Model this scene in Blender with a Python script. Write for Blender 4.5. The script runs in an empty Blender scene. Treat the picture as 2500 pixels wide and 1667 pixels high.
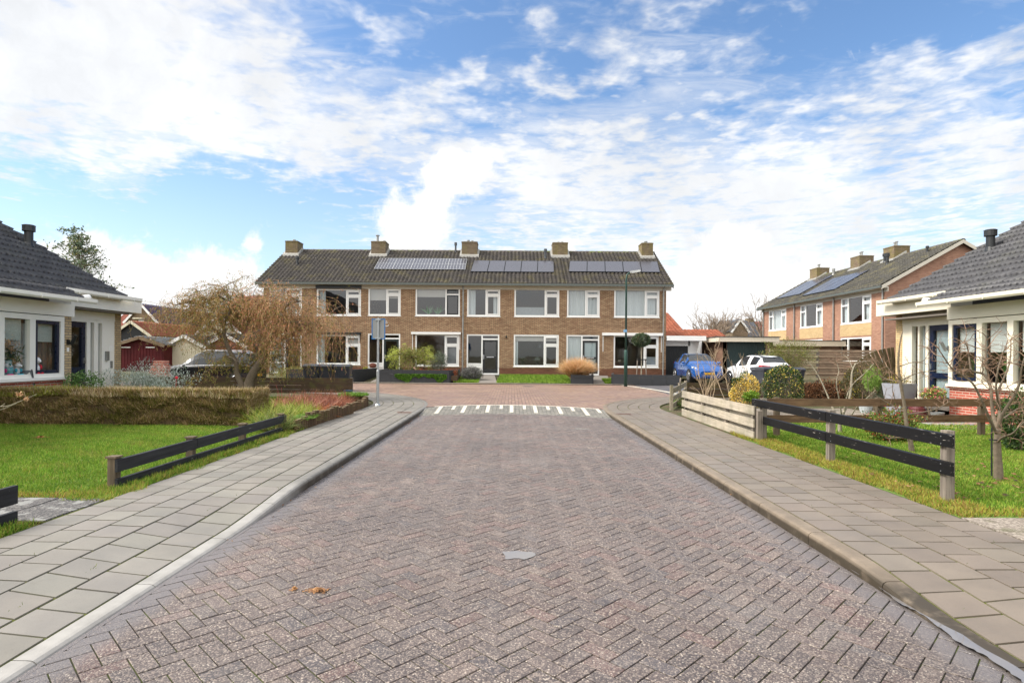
import bpy, math, random
import numpy as np
from mathutils import Vector
random.seed(7); rng = np.random.default_rng(11)
SC = bpy.context.scene
COL = SC.collection
R = math.radians

def lin(r, g, b):
    f = lambda c: (c/255/12.92) if c/255 <= .04045 else ((c/255+.055)/1.055)**2.4
    return (f(r), f(g), f(b))

# ------------------------------------------------------------------ camera
F, HOR, ROLL, CAMH = 1430.0, 866.0, 0.007, 1.6
cam_d = bpy.data.cameras.new('camera'); cam = bpy.data.objects.new('camera', cam_d); COL.objects.link(cam)
cam.location = (0, 0, CAMH)
from mathutils import Matrix
cam.rotation_euler = (Matrix.Rotation(R(90), 3, 'X') @ Matrix.Rotation(ROLL, 3, 'Z')).to_euler()
cam_d.sensor_width = 36; cam_d.lens = 36*F/2500; cam_d.shift_y = (HOR-833.5)/2500
cam_d.clip_start = .05; cam_d.clip_end = 3000
SC.camera = cam

# ------------------------------------------------------------------ view, world, sun
SC.view_settings.view_transform = 'Standard'; SC.view_settings.look = 'None'
SC.view_settings.gamma = 1; SC.view_settings.exposure = 1.40
try: SC.view_settings.use_curve_mapping = False
except Exception: pass
SUN_AZ, SUN_EL = R(264), R(44)          # azimuth clockwise from +Y: from the left
W = bpy.data.worlds.new("World"); SC.world = W; W.use_nodes = True
nt = W.node_tree; nt.nodes.clear()

class NT:
    """tiny helper for building node graphs"""
    def __init__(s, tree): s.t = tree
    def n(s, typ, **kw):
        nd = s.t.nodes.new(typ)
        for k, v in kw.items():
            if k.startswith('i_'):
                key = k[2:]; key = int(key) if key.isdigit() else key.replace('_', ' ')
                s.put(nd, key, v)
            else: setattr(nd, k, v)
        return nd
    def put(s, nd, key, v):
        if isinstance(v, bpy.types.NodeSocket): s.t.links.new(v, nd.inputs[key])
        elif isinstance(v, bpy.types.Node): s.t.links.new(v.outputs[0], nd.inputs[key])
        else: nd.inputs[key].default_value = v
    def math(s, op, a, b=0.0, c=0.0, clamp=False):
        nd = s.n('ShaderNodeMath', operation=op, use_clamp=clamp)
        s.put(nd, 0, a); s.put(nd, 1, b)
        if op in ('MULTIPLY_ADD', 'SMOOTH_MIN', 'SMOOTH_MAX', 'COMPARE'): s.put(nd, 2, c)
        return nd.outputs[0]
    def vmath(s, op, a, b=(0, 0, 0)):
        nd = s.n('ShaderNodeVectorMath', operation=op); s.put(nd, 0, a)
        if op == 'SCALE': s.put(nd, 'Scale', b)
        else: s.put(nd, 1, b)
        return nd.outputs[0]
    def mapr(s, v, a, b, c=0.0, d=1.0, smooth=True):
        nd = s.n('ShaderNodeMapRange', interpolation_type='SMOOTHSTEP' if smooth else 'LINEAR')
        s.put(nd, 'Value', v); s.put(nd, 'From Min', a); s.put(nd, 'From Max', b); s.put(nd, 'To Min', c); s.put(nd, 'To Max', d)
        return nd.outputs[0]
    def mix(s, f, a, b, bt='MIX'):
        nd = s.n('ShaderNodeMix', data_type='RGBA', blend_type=bt)
        def c(v): return (*v, 1) if isinstance(v, (tuple, list)) and len(v) == 3 else v
        s.put(nd, 0, f); s.put(nd, 6, c(a)); s.put(nd, 7, c(b)); return nd.outputs[2]
    def noise(s, vec, scale, detail=4, rough=.55, dist=0.0, out=0):
        nd = s.n('ShaderNodeTexNoise'); s.put(nd, 'Vector', vec); s.put(nd, 'Scale', scale)
        nd.inputs['Detail'].default_value = detail; nd.inputs['Roughness'].default_value = rough; nd.inputs['Distortion'].default_value = dist
        return nd.outputs[out]

def build_world():
    g = NT(nt)
    tc = g.n('ShaderNodeTexCoord')
    sky = g.n('ShaderNodeTexSky', sky_type='NISHITA', sun_disc=False, sun_elevation=SUN_EL, sun_rotation=SUN_AZ,
              altitude=0, air_density=1.0, dust_density=.6, ozone_density=2.2)
    # deeper blue, the way the photograph renders it
    skyc = g.n('ShaderNodeHueSaturation', i_Saturation=1.10, i_Value=1.2, i_Color=sky.outputs[0]).outputs[0]
    sep = g.n('ShaderNodeSeparateXYZ', i_Vector=tc.outputs['Generated'])
    x, y, z = sep.outputs
    ya = g.math('MAXIMUM', g.math('ABSOLUTE', y), .05)
    u = g.math('DIVIDE', x, ya); v = g.math('DIVIDE', z, ya)
    uv = g.n('ShaderNodeCombineXYZ', i_X=u, i_Y=v, i_Z=0.0).outputs[0]
    # cloud plane coordinates
    zz = g.math('MAXIMUM', z, .04)
    pl = g.n('ShaderNodeCombineXYZ', i_X=g.math('DIVIDE', x, zz), i_Y=g.math('DIVIDE', y, zz), i_Z=0.0).outputs[0]
    # domain warp
    wn = g.noise(uv, 5.0, 6, .6, 0, 1)
    warp = g.vmath('SCALE', g.vmath('SUBTRACT', wn, (.5, .5, .5)), .26)
    uvw = g.vmath('ADD', uv, warp)
    def bump(px, py, sx, sy, amp, vec=None):  # a patch of cloud round one direction of the sky
        cu, cv = (px-1250)/F, (HOR-py)/F
        mp = g.n('ShaderNodeMapping', vector_type='TEXTURE'); g.put(mp, 'Vector', vec or uvw)
        mp.inputs['Location'].default_value = (cu, cv, 0); mp.inputs['Scale'].default_value = (sx/F, sy/F, 1)
        gr = g.n('ShaderNodeTexGradient', gradient_type='QUADRATIC_SPHERE'); g.put(gr, 0, mp.outputs[0])
        return g.math('MULTIPLY', gr.outputs[1], amp)
    def total(lst, base, vec=None):
        acc = None
        for b in lst:
            o = bump(*b, vec=vec)
            acc = o if acc is None else g.math('ADD', acc, o)
        return g.math('ADD', acc, base)
    # high broken deck -------------------------------------------------
    deck = total([(100, 120, 1300, 600, 2.1), (700, 330, 900, 330, 1.0), (1400, 430, 900, 420, 1.05), (1950, 480, 900, 460, 1.15), (2500, 330, 650, 520, 1.0),
                  (1550, 120, 500, 260, .55), (1800, 700, 1300, 300, .8), (1330, 40, 130, 90, .6), (1060, 660, 500, 200, .25),
                  (1130, 60, 420, 190, -1.1), (2080, 60, 420, 170, -.95), (1260, 160, 520, 120, -.25), (1750, 240, 420, 200, -.28),
                  (250, 480, 620, 170, -1.0), (620, 560, 560, 170, -1.0), (1220, 560, 300, 90, -.2), (2300, 560, 420, 110, -.3), (520, 150, 120, 60, -.4), (430, 520, 700, 130, -.6), (700, 640, 420, 90, -.5)], 0.10)
    n1 = g.noise(pl, 2.2, 9, .62, .35)
    n2 = g.noise(pl, 7.5, 7, .6, .5)
    vor = g.n('ShaderNodeTexVoronoi', feature='SMOOTH_F1'); g.put(vor, 'Vector', g.vmath('ADD', pl, g.vmath('SCALE', g.vmath('SUBTRACT', g.noise(pl, 3, 4, .6, 0, 1), (.5, .5, .5)), .9)))
    vor.inputs['Scale'].default_value = 5.2
    tex = g.math('ADD', g.math('MULTIPLY', n1, .62), g.math('ADD', g.math('MULTIPLY', n2, .42), g.math('MULTIPLY', vor.outputs[0], -.42)))
    d = g.math('ADD', deck, g.math('MULTIPLY', g.math('SUBTRACT', tex, .34), 3.4))
    a1 = g.mapr(d, -.05, 1.35)
    # thin veil
    strk = g.n('ShaderNodeMapping'); g.put(strk, 'Vector', uv); strk.inputs['Scale'].default_value = (1.2, 5.5, 1); strk.inputs['Rotation'].default_value = (0, 0, R(6))
    veil = g.math('MULTIPLY', g.mapr(g.math('ADD', g.noise(strk.outputs[0], 3.2, 8, .6, .6), g.math('MULTIPLY', deck, .22)), .50, .92), .75)
    a1 = g.math('MAXIMUM', a1, veil)
    # low cumulus --------------------------------------------------------
    wn2 = g.noise(uv, 13.0, 7, .6, 0, 1)
    uv2 = g.vmath('ADD', uv, g.vmath('SCALE', g.vmath('SUBTRACT', wn2, (.5, .5, .5)), .07))
    cum = total([(180, 640, 150, 150, 2.2), (300, 700, 330, 170, 2.4), (560, 680, 200, 110, 1.6), (610, 600, 60, 60, 1.0), (40, 700, 200, 160, 2), (1010, 560, 170, 130, 2.6), (1075, 440, 100, 130, 2.2), (1150, 400, 130, 120, 1.6), (960, 470, 70, 70, .8),
                  (1400, 600, 70, 90, 1.3), (1780, 600, 160, 110, 1.8), (1850, 760, 700, 260, 2.6), (700, 800, 900, 160, 2.2), (1250, 780, 600, 130, 1.2), (2300, 780, 700, 200, 1.6)], 0.0, uv2)
    a2 = g.mapr(g.math('ADD', cum, g.math('MULTIPLY', g.math('SUBTRACT', g.noise(uv, 20, 8, .66, .3), .5), 2.0)), .25, .95)
    # pale air near the horizon
    hz = g.mapr(v, .46, -.02, 0.0, .52)
    skyh = g.mix(hz, skyc, (4.7, 5.5, 6.1))
    shade = g.mapr(g.noise(uv2, 4.5, 6, .6, .3), .3, .75, .80, 1.0)
    cl1 = g.mix(1.0, (6.3, 6.35, 6.4), g.n('ShaderNodeCombineXYZ', i_X=shade, i_Y=shade, i_Z=shade).outputs[0], 'MULTIPLY')
    c = g.mix(g.math('MULTIPLY', a1, .94), skyh, cl1)
    c = g.mix(g.math('MULTIPLY', a2, .95), c, (6.3, 6.25, 6.2))
    # cloud brightened overhead, behind and round the veiled sun: added fill light, unseen
    sd = (math.sin(SUN_AZ)*math.cos(SUN_EL), math.cos(SUN_AZ)*math.cos(SUN_EL), math.sin(SUN_EL))
    dt = g.n('ShaderNodeVectorMath', operation='DOT_PRODUCT', i_0=tc.outputs['Generated'], i_1=sd).outputs['Value']
    ov = g.mapr(z, .55, .95, 0.0, 1.0); c = g.mix(ov, c, (8.6, 8.5, 8.3))
    c = g.mix(g.math('MULTIPLY', g.mapr(y, .15, -.6), g.mapr(z, -.05, .2)), c, (10.2, 10.1, 10.0))
    c = g.mix(g.mapr(dt, .70, .98, 0, .8), c, (22, 21, 19.5))
    # ground half of the sky sphere, never seen
    c = g.mix(g.mapr(z, -.02, -.10), c, (3.0, 3.0, 2.8))
    bg = g.n('ShaderNodeBackground', i_Color=c, i_Strength=.068)
    out = g.n('ShaderNodeOutputWorld'); nt.links.new(bg.outputs[0], out.inputs[0])
build_world()
W.cycles.sampling_method = 'MANUAL'; W.cycles.sample_map_resolution = 1024

sun_d = bpy.data.lights.new('sun', 'SUN'); sun = bpy.data.objects.new('sun', sun_d); COL.objects.link(sun)
sun_d.energy = 1.6; sun_d.angle = R(14); sun_d.color = (1, .95, .87)
sdir = Vector((math.sin(SUN_AZ)*math.cos(SUN_EL), math.cos(SUN_AZ)*math.cos(SUN_EL), math.sin(SUN_EL)))
sun.rotation_euler = sdir.to_track_quat('Z', 'Y').to_euler(); sun.location = (-20, -10, 25)
SC.cycles.max_bounces = 6; SC.cycles.transparent_max_bounces = 12; SC.cycles.caustics_reflective = False; SC.cycles.caustics_refractive = False

# ------------------------------------------------------------------ measuring helpers (photograph pixels -> metres)
def ray(px, py):
    dx, dy = px-1250, py-HOR
    c, s = math.cos(ROLL), math.sin(ROLL)
    return ((dx*c+dy*s)/F, -(-dx*s+dy*c)/F)
def onz(px, py, z=0.0):
    a, b = ray(px, py); t = (z-CAMH)/b
    return (a*t, t, z)
def ony(px, py, Y):
    a, b = ray(px, py); return (a*Y, Y, CAMH+b*Y)
def onx(px, py, X):
    a, b = ray(px, py); t = X/a; return (X, t, CAMH+b*t)

# ------------------------------------------------------------------ mesh helpers
class MB:
    def __init__(s): s.v, s.f, s.m, s.c = [], [], [], []
    def face(s, pts, mi=0, col=None):
        i = len(s.v); s.v += [tuple(p) for p in pts]; s.f.append(tuple(range(i, i+len(pts)))); s.m.append(mi); s.c.append(col)
    def grid(s, P, mi=0, closed=False):
        """P rows of points"""
        i = len(s.v); n = len(P[0])
        for r in P: s.v += [tuple(p) for p in r]
        for a in range(len(P)-1):
            for b in range(n if closed else n-1):
                s.f.append((i+a*n+b, i+a*n+(b+1) % n, i+(a+1)*n+(b+1) % n, i+(a+1)*n+b)); s.m.append(mi); s.c.append(None)
    def box(s, x0, x1, y0, y1, z0, z1, mi=0, col=None):
        s.hexa([(x0, y0, z0), (x1, y0, z0), (x1, y1, z0), (x0, y1, z0), (x0, y0, z1), (x1, y0, z1), (x1, y1, z1), (x0, y1, z1)], mi, col)
    def hexa(s, p, mi=0, col=None):
        i = len(s.v); s.v += [tuple(q) for q in p]
        for f in ((3, 2, 1, 0), (4, 5, 6, 7), (0, 1, 5, 4), (1, 2, 6, 5), (2, 3, 7, 6), (3, 0, 4, 7)):
            s.f.append(tuple(i+k for k in f)); s.m.append(mi); s.c.append(col)
    def beam(s, a, b, w, h, mi=0, up=(0, 0, 1), col=None):
        """box section w (sideways) x h (along up) from a to b"""
        a, b = Vector(a), Vector(b); d = (b-a).normalized(); sd = d.cross(Vector(up)).normalized(); u = sd.cross(d).normalized()
        q = [(-1, -1), (1, -1), (1, 1), (-1, 1)]
        p0 = [a+sd*(w/2*i)+u*(h/2*j) for i, j in q]; p1 = [b+sd*(w/2*i)+u*(h/2*j) for i, j in q]
        s.hexa([*p0, *p1], mi, col)
    def tube(s, pts, rad, n=6, mi=0, cap=True):
        pts = [Vector(p) for p in pts]
        if not hasattr(rad, '__len__'): rad = [rad]*len(pts)
        i0 = len(s.v); prev = None
        for k, p in enumerate(pts):
            d = (pts[min(k+1, len(pts)-1)]-pts[max(k-1, 0)])
            d = d.normalized() if d.length > 1e-9 else Vector((0, 0, 1))
            ref = prev if prev is not None else (Vector((1, 0, 0)) if abs(d.x) < .8 else Vector((0, 1, 0)))
            a = (ref-d*ref.dot(d)); a = a.normalized() if a.length > 1e-6 else d.orthogonal().normalized()
            prev = a; b = d.cross(a)
            for j in range(n):
                t = 2*math.pi*j/n; s.v.append(tuple(p+a*(rad[k]*math.cos(t))+b*(rad[k]*math.sin(t))))
        for k in range(len(pts)-1):
            for j in range(n):
                s.f.append((i0+k*n+j, i0+k*n+(j+1) % n, i0+(k+1)*n+(j+1) % n, i0+(k+1)*n+j)); s.m.append(mi); s.c.append(None)
        if cap and n > 3:
            s.f.append(tuple(i0+j for j in reversed(range(n)))); s.m.append(mi); s.c.append(None)
            e = i0+(len(pts)-1)*n; s.f.append(tuple(e+j for j in range(n))); s.m.append(mi); s.c.append(None)
    def cyl(s, a, b, r, r2=None, n=16, mi=0): s.tube([a, b], [r, r if r2 is None else r2], n, mi)
    def lathe(s, c, prof, n=20, mi=0):
        P = [[(c[0]+r*math.cos(2*math.pi*j/n), c[1]+r*math.sin(2*math.pi*j/n), c[2]+z) for j in range(n)] for r, z in prof]
        s.grid(P, mi, True)
    def ball(s, c, r, n=10, mi=0, sq=(1, 1, 1)):
        P = [[(c[0]+r*sq[0]*math.sin(t)*math.cos(p), c[1]+r*sq[1]*math.sin(t)*math.sin(p), c[2]+r*sq[2]*math.cos(t)) for p in [2*math.pi*j/n for j in range(n)]] for t in [math.pi*(i+.001)/(n//2+.002) for i in range(n//2+1)]]
        s.grid(P, mi, True)
    def poly(s, pts, z0, z1, bev=0.0, ins=0.0, mi=0, col=None, sides=True):
        """convex polygon slab, top bevelled; z1 number or function(x, y)"""
        n = len(pts); zf = z1 if callable(z1) else (lambda x, y: z1)
        cx = sum(p[0] for p in pts)/n; cy = sum(p[1] for p in pts)/n
        area = sum(pts[i][0]*pts[(i+1) % n][1]-pts[(i+1) % n][0]*pts[i][1] for i in range(n))
        if area < 0: pts = list(reversed(pts))
        def inset(P, d):
            out = []
            for i in range(n):
                a, b, c = P[i-1], P[i], P[(i+1) % n]
                e1 = (b[0]-a[0], b[1]-a[1]); e2 = (c[0]-b[0], c[1]-b[1])
                l1 = math.hypot(*e1) or 1e-9; l2 = math.hypot(*e2) or 1e-9
                n1 = (-e1[1]/l1, e1[0]/l1); n2 = (-e2[1]/l2, e2[0]/l2)
                k = 1+n1[0]*n2[0]+n1[1]*n2[1]; k = max(k, .3)
                out.append((b[0]+d*(n1[0]+n2[0])/k, b[1]+d*(n1[1]+n2[1])/k))
            return out
        A = inset(pts, ins) if ins else pts; B = inset(A, bev) if bev else A
        i = len(s.v)
        s.v += [(x, y, z0) for x, y in A]+[(x, y, zf(x, y)-bev*.8) for x, y in A]+[(x, y, zf(x, y)) for x, y in B]
        for k in range(n):
            k2 = (k+1) % n
            if sides: s.f.append((i+k, i+k2, i+n+k2, i+n+k)); s.m.append(mi); s.c.append(col)
            s.f.append((i+n+k, i+n+k2, i+2*n+k2, i+2*n+k)); s.m.append(mi); s.c.append(col)
        s.f.append(tuple(i+2*n+k for k in range(n))); s.m.append(mi); s.c.append(col)
    def build(s, name, mats, parent=None, smooth=False, world=True):
        me = bpy.data.meshes.new(name); me.from_pydata(s.v, [], s.f)
        mats = mats if isinstance(mats, (list, tuple)) else [mats]
        for m in mats: me.materials.append(m)
        me.polygons.foreach_set('material_index', s.m)
        if True:
            at = me.attributes.new('col', 'FLOAT_COLOR', 'FACE')
            at.data.foreach_set('color', np.array([(*(c if c is not None else (1, 1, 1)), 1) for c in s.c], 'f').ravel())
        if smooth: me.polygons.foreach_set('use_smooth', [True]*len(s.f))
        me.update(); me.validate()
        return link(name, me, parent, world)

def link(name, me, parent=None, world=True):
    o = bpy.data.objects.new(name, me); COL.objects.link(o)
    if parent is not None:
        o.parent = parent
        if world:
            if parent.parent is None: o.location = -parent.location
            # a sub-part sits under a part that already carries the offset
    return o

def npmesh(name, V, Fc, mat, parent=None, col=None, smooth=False, world=True):
    """V (N,3) float, Fc (M,k) int, col (M,3) per face"""
    me = bpy.data.meshes.new(name); V = np.ascontiguousarray(V, 'f'); Fc = np.ascontiguousarray(Fc, 'i'); M, k = Fc.shape
    me.vertices.add(len(V)); me.vertices.foreach_set('co', V.ravel())
    me.loops.add(M*k); me.loops.foreach_set('vertex_index', Fc.ravel())
    me.polygons.add(M); me.polygons.foreach_set('loop_start', np.arange(0, M*k, k, dtype='i'))
    try: me.polygons.foreach_set('loop_total', np.full(M, k, 'i'))
    except Exception: pass
    if smooth: me.polygons.foreach_set('use_smooth', np.ones(M, bool))
    me.materials.append(mat)
    if col is not None:
        at = me.attributes.new('col', 'FLOAT_COLOR', 'FACE'); at.data.foreach_set('color', np.hstack([col, np.ones((M, 1))]).astype('f').ravel())
    me.update(calc_edges=True)
    return link(name, me, parent, world)

def thing(name, label, cat, loc=(0, 0, 0), rz=0.0, group=None):
    o = bpy.data.objects.new(name, None); COL.objects.link(o); o.location = loc; o.rotation_euler = (0, 0, rz); o.empty_display_size = .2
    return tag(o, label, cat, group)
def tag(o, label, cat, group=None, kind=None):
    if label: o['label'] = label
    if cat: o['category'] = cat
    if group: o['group'] = group
    if kind: o['kind'] = kind
    return o
def struct(o): o['kind'] = 'structure'; return o
def copy_tree(root, loc, rz=0.0, label=None):
    r = root.copy(); COL.objects.link(r); r.location = loc; r.rotation_euler = (0, 0, rz)
    if label: r['label'] = label
    for ch in list(root.children):
        c = ch.copy(); COL.objects.link(c); c.parent = r
        for gch in list(ch.children):
            d = gch.copy(); COL.objects.link(d); d.parent = c
    return r

# ------------------------------------------------------------------ materials
MATS = {}
def newmat(name):
    m = bpy.data.materials.new(name); m.use_nodes = True; t = m.node_tree; t.nodes.clear()
    g = NT(t); b = g.n('ShaderNodeBsdfPrincipled'); o = g.n('ShaderNodeOutputMaterial'); t.links.new(b.outputs[0], o.inputs[0])
    MATS[name] = m; return m, g, b
def pos(g): return g.n('ShaderNodeNewGeometry').outputs['Position']
def objc(g): return g.n('ShaderNodeTexCoord').outputs['Object']
def bumpn(g, b, h, dist, strength=.6):
    bp = g.n('ShaderNodeBump', i_Height=h, i_Distance=dist, i_Strength=strength); g.put(b, 'Normal', bp.outputs[0])
def plain(name, c, rough=.6, metal=0.0, var=.12, scale=9.0, spec=.5, bump=0.0, coat=0.0, obj=False):
    m, g, b = newmat(name); v = objc(g) if obj else pos(g)
    n = g.noise(v, scale, 5, .6)
    k = g.mapr(n, .25, .75, 1-var, 1+var, False)
    cc = g.mix(1.0, c, g.n('ShaderNodeCombineXYZ', i_X=k, i_Y=k, i_Z=k).outputs[0], 'MULTIPLY')
    g.put(b, 'Base Color', cc); g.put(b, 'Roughness', g.mapr(n, .3, .7, max(rough-.06, .02), min(rough+.08, 1), False)); b.inputs['Metallic'].default_value = metal
    b.inputs['Specular IOR Level'].default_value = spec; b.inputs['Coat Weight'].default_value = coat
    if bump: bumpn(g, b, g.noise(v, scale*9, 3, .6), bump, .5)
    return m
def attr(g): return g.n('ShaderNodeAttribute', attribute_name='col').outputs['Color']
def leafmat(name, rough=.5, transl=.25, base=(1, 1, 1), spec=.35):
    m, g, b = newmat(name); c = g.mix(1.0, attr(g), base, 'MULTIPLY'); g.put(b, 'Base Color', c)
    b.inputs['Roughness'].default_value = rough; b.inputs['Specular IOR Level'].default_value = spec
    if transl:
        t = g.n('ShaderNodeBsdfTranslucent', i_Color=c); mx = g.n('ShaderNodeMixShader', i_0=transl); 
        g.t.links.new(b.outputs[0], mx.inputs[1]); g.t.links.new(t.outputs[0], mx.inputs[2])
        out = [n for n in g.t.nodes if n.type == 'OUTPUT_MATERIAL'][0]; g.t.links.new(mx.outputs[0], out.inputs[0])
    return m
def wallcoord(g):
    """u along the wall, v up, from world position and the wall's own normal"""
    ge = g.n('ShaderNodeNewGeometry'); p = g.n('ShaderNodeSeparateXYZ', i_Vector=ge.outputs['Position']); n = g.n('ShaderNodeSeparateXYZ', i_Vector=ge.outputs['True Normal'])
    k = g.math('GREATER_THAN', g.math('ABSOLUTE', n.outputs[0]), .6)
    u = g.math('ADD', g.math('MULTIPLY', p.outputs[1], k), g.math('MULTIPLY', p.outputs[0], g.math('SUBTRACT', 1.0, k)))
    return g.n('ShaderNodeCombineXYZ', i_X=u, i_Y=p.outputs[2], i_Z=0.0).outputs[0]
def brick(name, cols, mortar, bw=.22, bh=.0625, ms=.006, moss=0.0, mossc=(.16, .14, .03), rough=.85, vec=None, bump=.006, stain=.15, third=None):  # stain: large scale variation
    m, g, b = newmat(name); v = vec(g) if vec else wallcoord(g)
    t = g.n('ShaderNodeTexBrick', offset=.5); g.put(t, 'Vector', v)
    t.inputs['Color1'].default_value = (*cols[0], 1); t.inputs['Color2'].default_value = (*cols[1], 1); t.inputs['Mortar'].default_value = (*mortar, 1)
    t.inputs['Scale'].default_value = 1; t.inputs['Brick Width'].default_value = bw; t.inputs['Row Height'].default_value = bh; t.inputs['Mortar Size'].default_value = ms
    t.inputs['Mortar Smooth'].default_value = .2; t.inputs['Bias'].default_value = 0
    c = t.outputs['Color']
    big = g.noise(v, .9, 5, .65); k = g.mapr(big, .3, .7, 1-stain, 1+stain, False)
    c = g.mix(1.0, c, g.n('ShaderNodeCombineXYZ', i_X=k, i_Y=k, i_Z=k).outputs[0], 'MULTIPLY')
    if third:   # scattered darker bricks in bands
        mp = g.n('ShaderNodeMapping'); g.put(mp, 'Vector', v); mp.inputs['Scale'].default_value = (3.5, 15, 1)
        c = g.mix(g.mapr(g.noise(mp.outputs[0], 1.0, 2, .5), .56, .72, 0, .7), c, third)
    if moss: c = g.mix(g.math('MULTIPLY', g.mapr(g.noise(pos(g), 2.2, 6, .65), .42, .62), moss), c, mossc)
    g.put(b, 'Base Color', c); b.inputs['Roughness'].default_value = rough; b.inputs['Specular IOR Level'].default_value = .25
    bumpn(g, b, g.math('ADD', g.math('MULTIPLY', t.outputs['Fac'], -1.0), g.math('MULTIPLY', g.noise(v, 60, 3, .6), .5)), bump, .7)
    return m
def tilemat(name, c1, c2, moss=0.0, mossc=lin(120, 115, 50), rough=.6, mscale=1.3):
    m, g, b = newmat(name); p = pos(g)
    c = g.mix(1.0, g.mix(g.mapr(g.noise(p, 6, 6, .65), .3, .7), c1, c2), attr(g), 'MULTIPLY')
    if moss:
        f = g.math('MULTIPLY', g.mapr(g.math('ADD', g.math('MULTIPLY', g.noise(p, mscale, 4, .6), .6), g.math('MULTIPLY', g.noise(p, 14, 4, .65), .5)), .54, .68), moss)
        c = g.mix(f, c, mossc)
    g.put(b, 'Base Color', c); b.inputs['Roughness'].default_value = rough; b.inputs['Specular IOR Level'].default_value = .4
    bumpn(g, b, g.noise(p, 70, 3, .6), .004, .5); return m
def wood(name, c1, c2, axis=0, wear=0.0, wearc=(.35, .33, .30), green=0.0, rough=.75, scale=1.0, obj=False, spec=.3):
    m, g, b = newmat(name); v = objc(g) if obj else pos(g)
    sc = [34*scale]*3; sc[axis] = 1.6*scale
    mp = g.n('ShaderNodeMapping'); g.put(mp, 'Vector', v); mp.inputs['Scale'].default_value = sc
    n = g.noise(mp.outputs[0], 1.0, 6, .65, .4)
    c = g.mix(g.mapr(n, .3, .72), c1, c2)
    c = g.mix(1.0, c, g.mix(g.mapr(g.noise(v, 1.7, 3, .5), .3, .7), (.8, .8, .8), (1.15, 1.12, 1.1)), 'MULTIPLY')
    kn = g.n('ShaderNodeTexVoronoi'); mk = g.n('ShaderNodeMapping'); g.put(mk, 'Vector', v)
    ks = [5.0, 5.0, 5.0]; ks[axis] = 2.3; mk.inputs['Scale'].default_value = ks; g.put(kn, 'Vector', mk.outputs[0]); kn.inputs['Scale'].default_value = 1
    c = g.mix(g.mapr(kn.outputs[0], .13, .06, 0, .6), c, tuple(x*.45 for x in c1))
    if green: c = g.mix(g.math('MULTIPLY', g.mapr(g.noise(v, 3.0, 6, .7), .45, .66), green), c, lin(88, 92, 40))
    if wear:
        ws = [42*scale]*3; ws[axis] = 5*scale
        mw = g.n('ShaderNodeMapping'); g.put(mw, 'Vector', v); mw.inputs['Scale'].default_value = ws
        f = g.mapr(g.math('ADD', g.noise(mw.outputs[0], 1.0, 5, .7), g.math('MULTIPLY', g.noise(v, 1.9, 2, .5), .42)), .80-wear*.14, .83-wear*.14, 0, 1, False)
        c = g.mix(f, c, wearc)
    g.put(b, 'Base Color', c); b.inputs['Roughness'].default_value = rough; b.inputs['Specular IOR Level'].default_value = spec
    bumpn(g, b, n, .004, .6); return m
def glassmat(name, tint=(.55, .6, .62), dark=.0):
    m = bpy.data.materials.new(name); m.use_nodes = True; t = m.node_tree; t.nodes.clear(); g = NT(t); MATS[name] = m
    tr = g.n('ShaderNodeBsdfTransparent', i_Color=(*tint, 1)); gl = g.n('ShaderNodeBsdfGlossy', i_Color=(1, 1, 1, 1), i_Roughness=.02)
    wob = g.n('ShaderNodeBump', i_Height=g.noise(pos(g), .8, 2, .5), i_Distance=.02, i_Strength=.25); g.put(gl, 'Normal', wob.outputs[0])
    ge = g.n('ShaderNodeNewGeometry'); dt = g.n('ShaderNodeVectorMath', operation='DOT_PRODUCT', i_0=ge.outputs['Incoming'], i_1=ge.outputs['True Normal'])
    ca = g.math('SUBTRACT', 1.0, g.math('ABSOLUTE', dt.outputs['Value'])); mx = g.n('ShaderNodeMixShader')
    g.put(mx, 0, g.math('ADD', g.math('MULTIPLY', g.math('POWER', ca, 4.0), .9), .09, clamp=True)); t.links.new(tr.outputs[0], mx.inputs[1]); t.links.new(gl.outputs[0], mx.inputs[2])
    o = g.n('ShaderNodeOutputMaterial'); t.links.new(mx.outputs[0], o.inputs[0]); return m

WHITE = plain('white_paint', lin(240, 240, 237), .35, var=.04, scale=2)
CREAM = plain('cream_paint', lin(226, 219, 200), .45, var=.05, scale=2)
PANELW = plain('white_panel', lin(238, 236, 229), .45, var=.05, scale=1.5)
NAVY = plain('navy_paint', lin(16, 28, 54), .3, var=.1)
BLACKP = plain('black_paint', lin(32, 34, 36), .4, var=.15)
DKGREEN = plain('dark_green_paint', lin(30, 42, 40), .4, var=.15)
GREY = plain('grey_metal', lin(150, 152, 152), .4, .6, var=.1)
GALV = plain('galvanised_steel', lin(168, 172, 174), .38, .75, var=.14, scale=30)
ZINC = plain('zinc', lin(150, 150, 146), .5, .5, var=.2, scale=5)
LEAD = plain('lead_flashing', lin(160, 158, 152), .55, .3, var=.2, scale=12)
DARKPL = plain('dark_plastic', lin(48, 51, 58), .5, var=.15, scale=6, obj=True)
RUBBER = plain('rubber', lin(26, 26, 27), .8, var=.15)
ALLOY = plain('alloy', lin(178, 180, 184), .3, .8)
GLASS = glassmat('window_glass', (.84, .87, .88))
CARGLASS = plain('car_glass', (.02, .024, .028), .04, var=.05, spec=.6, coat=.0)
CURTAIN = plain('curtain_cloth', lin(205, 212, 212), .9, var=.05)
BLIND = plain('blind_cloth', lin(196, 192, 186), .9, var=.04)
INTER = plain('interior_plaster', lin(120, 112, 104), .9)
SOIL = plain('soil', lin(78, 62, 46), .95, var=.35, scale=14, bump=.01)
BARKM = plain('bark', lin(112, 100, 84), .9, var=.35, scale=25, bump=.006)
BARKP = plain('pale_bark', lin(150, 142, 124), .85, var=.4, scale=30, bump=.004)
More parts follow.
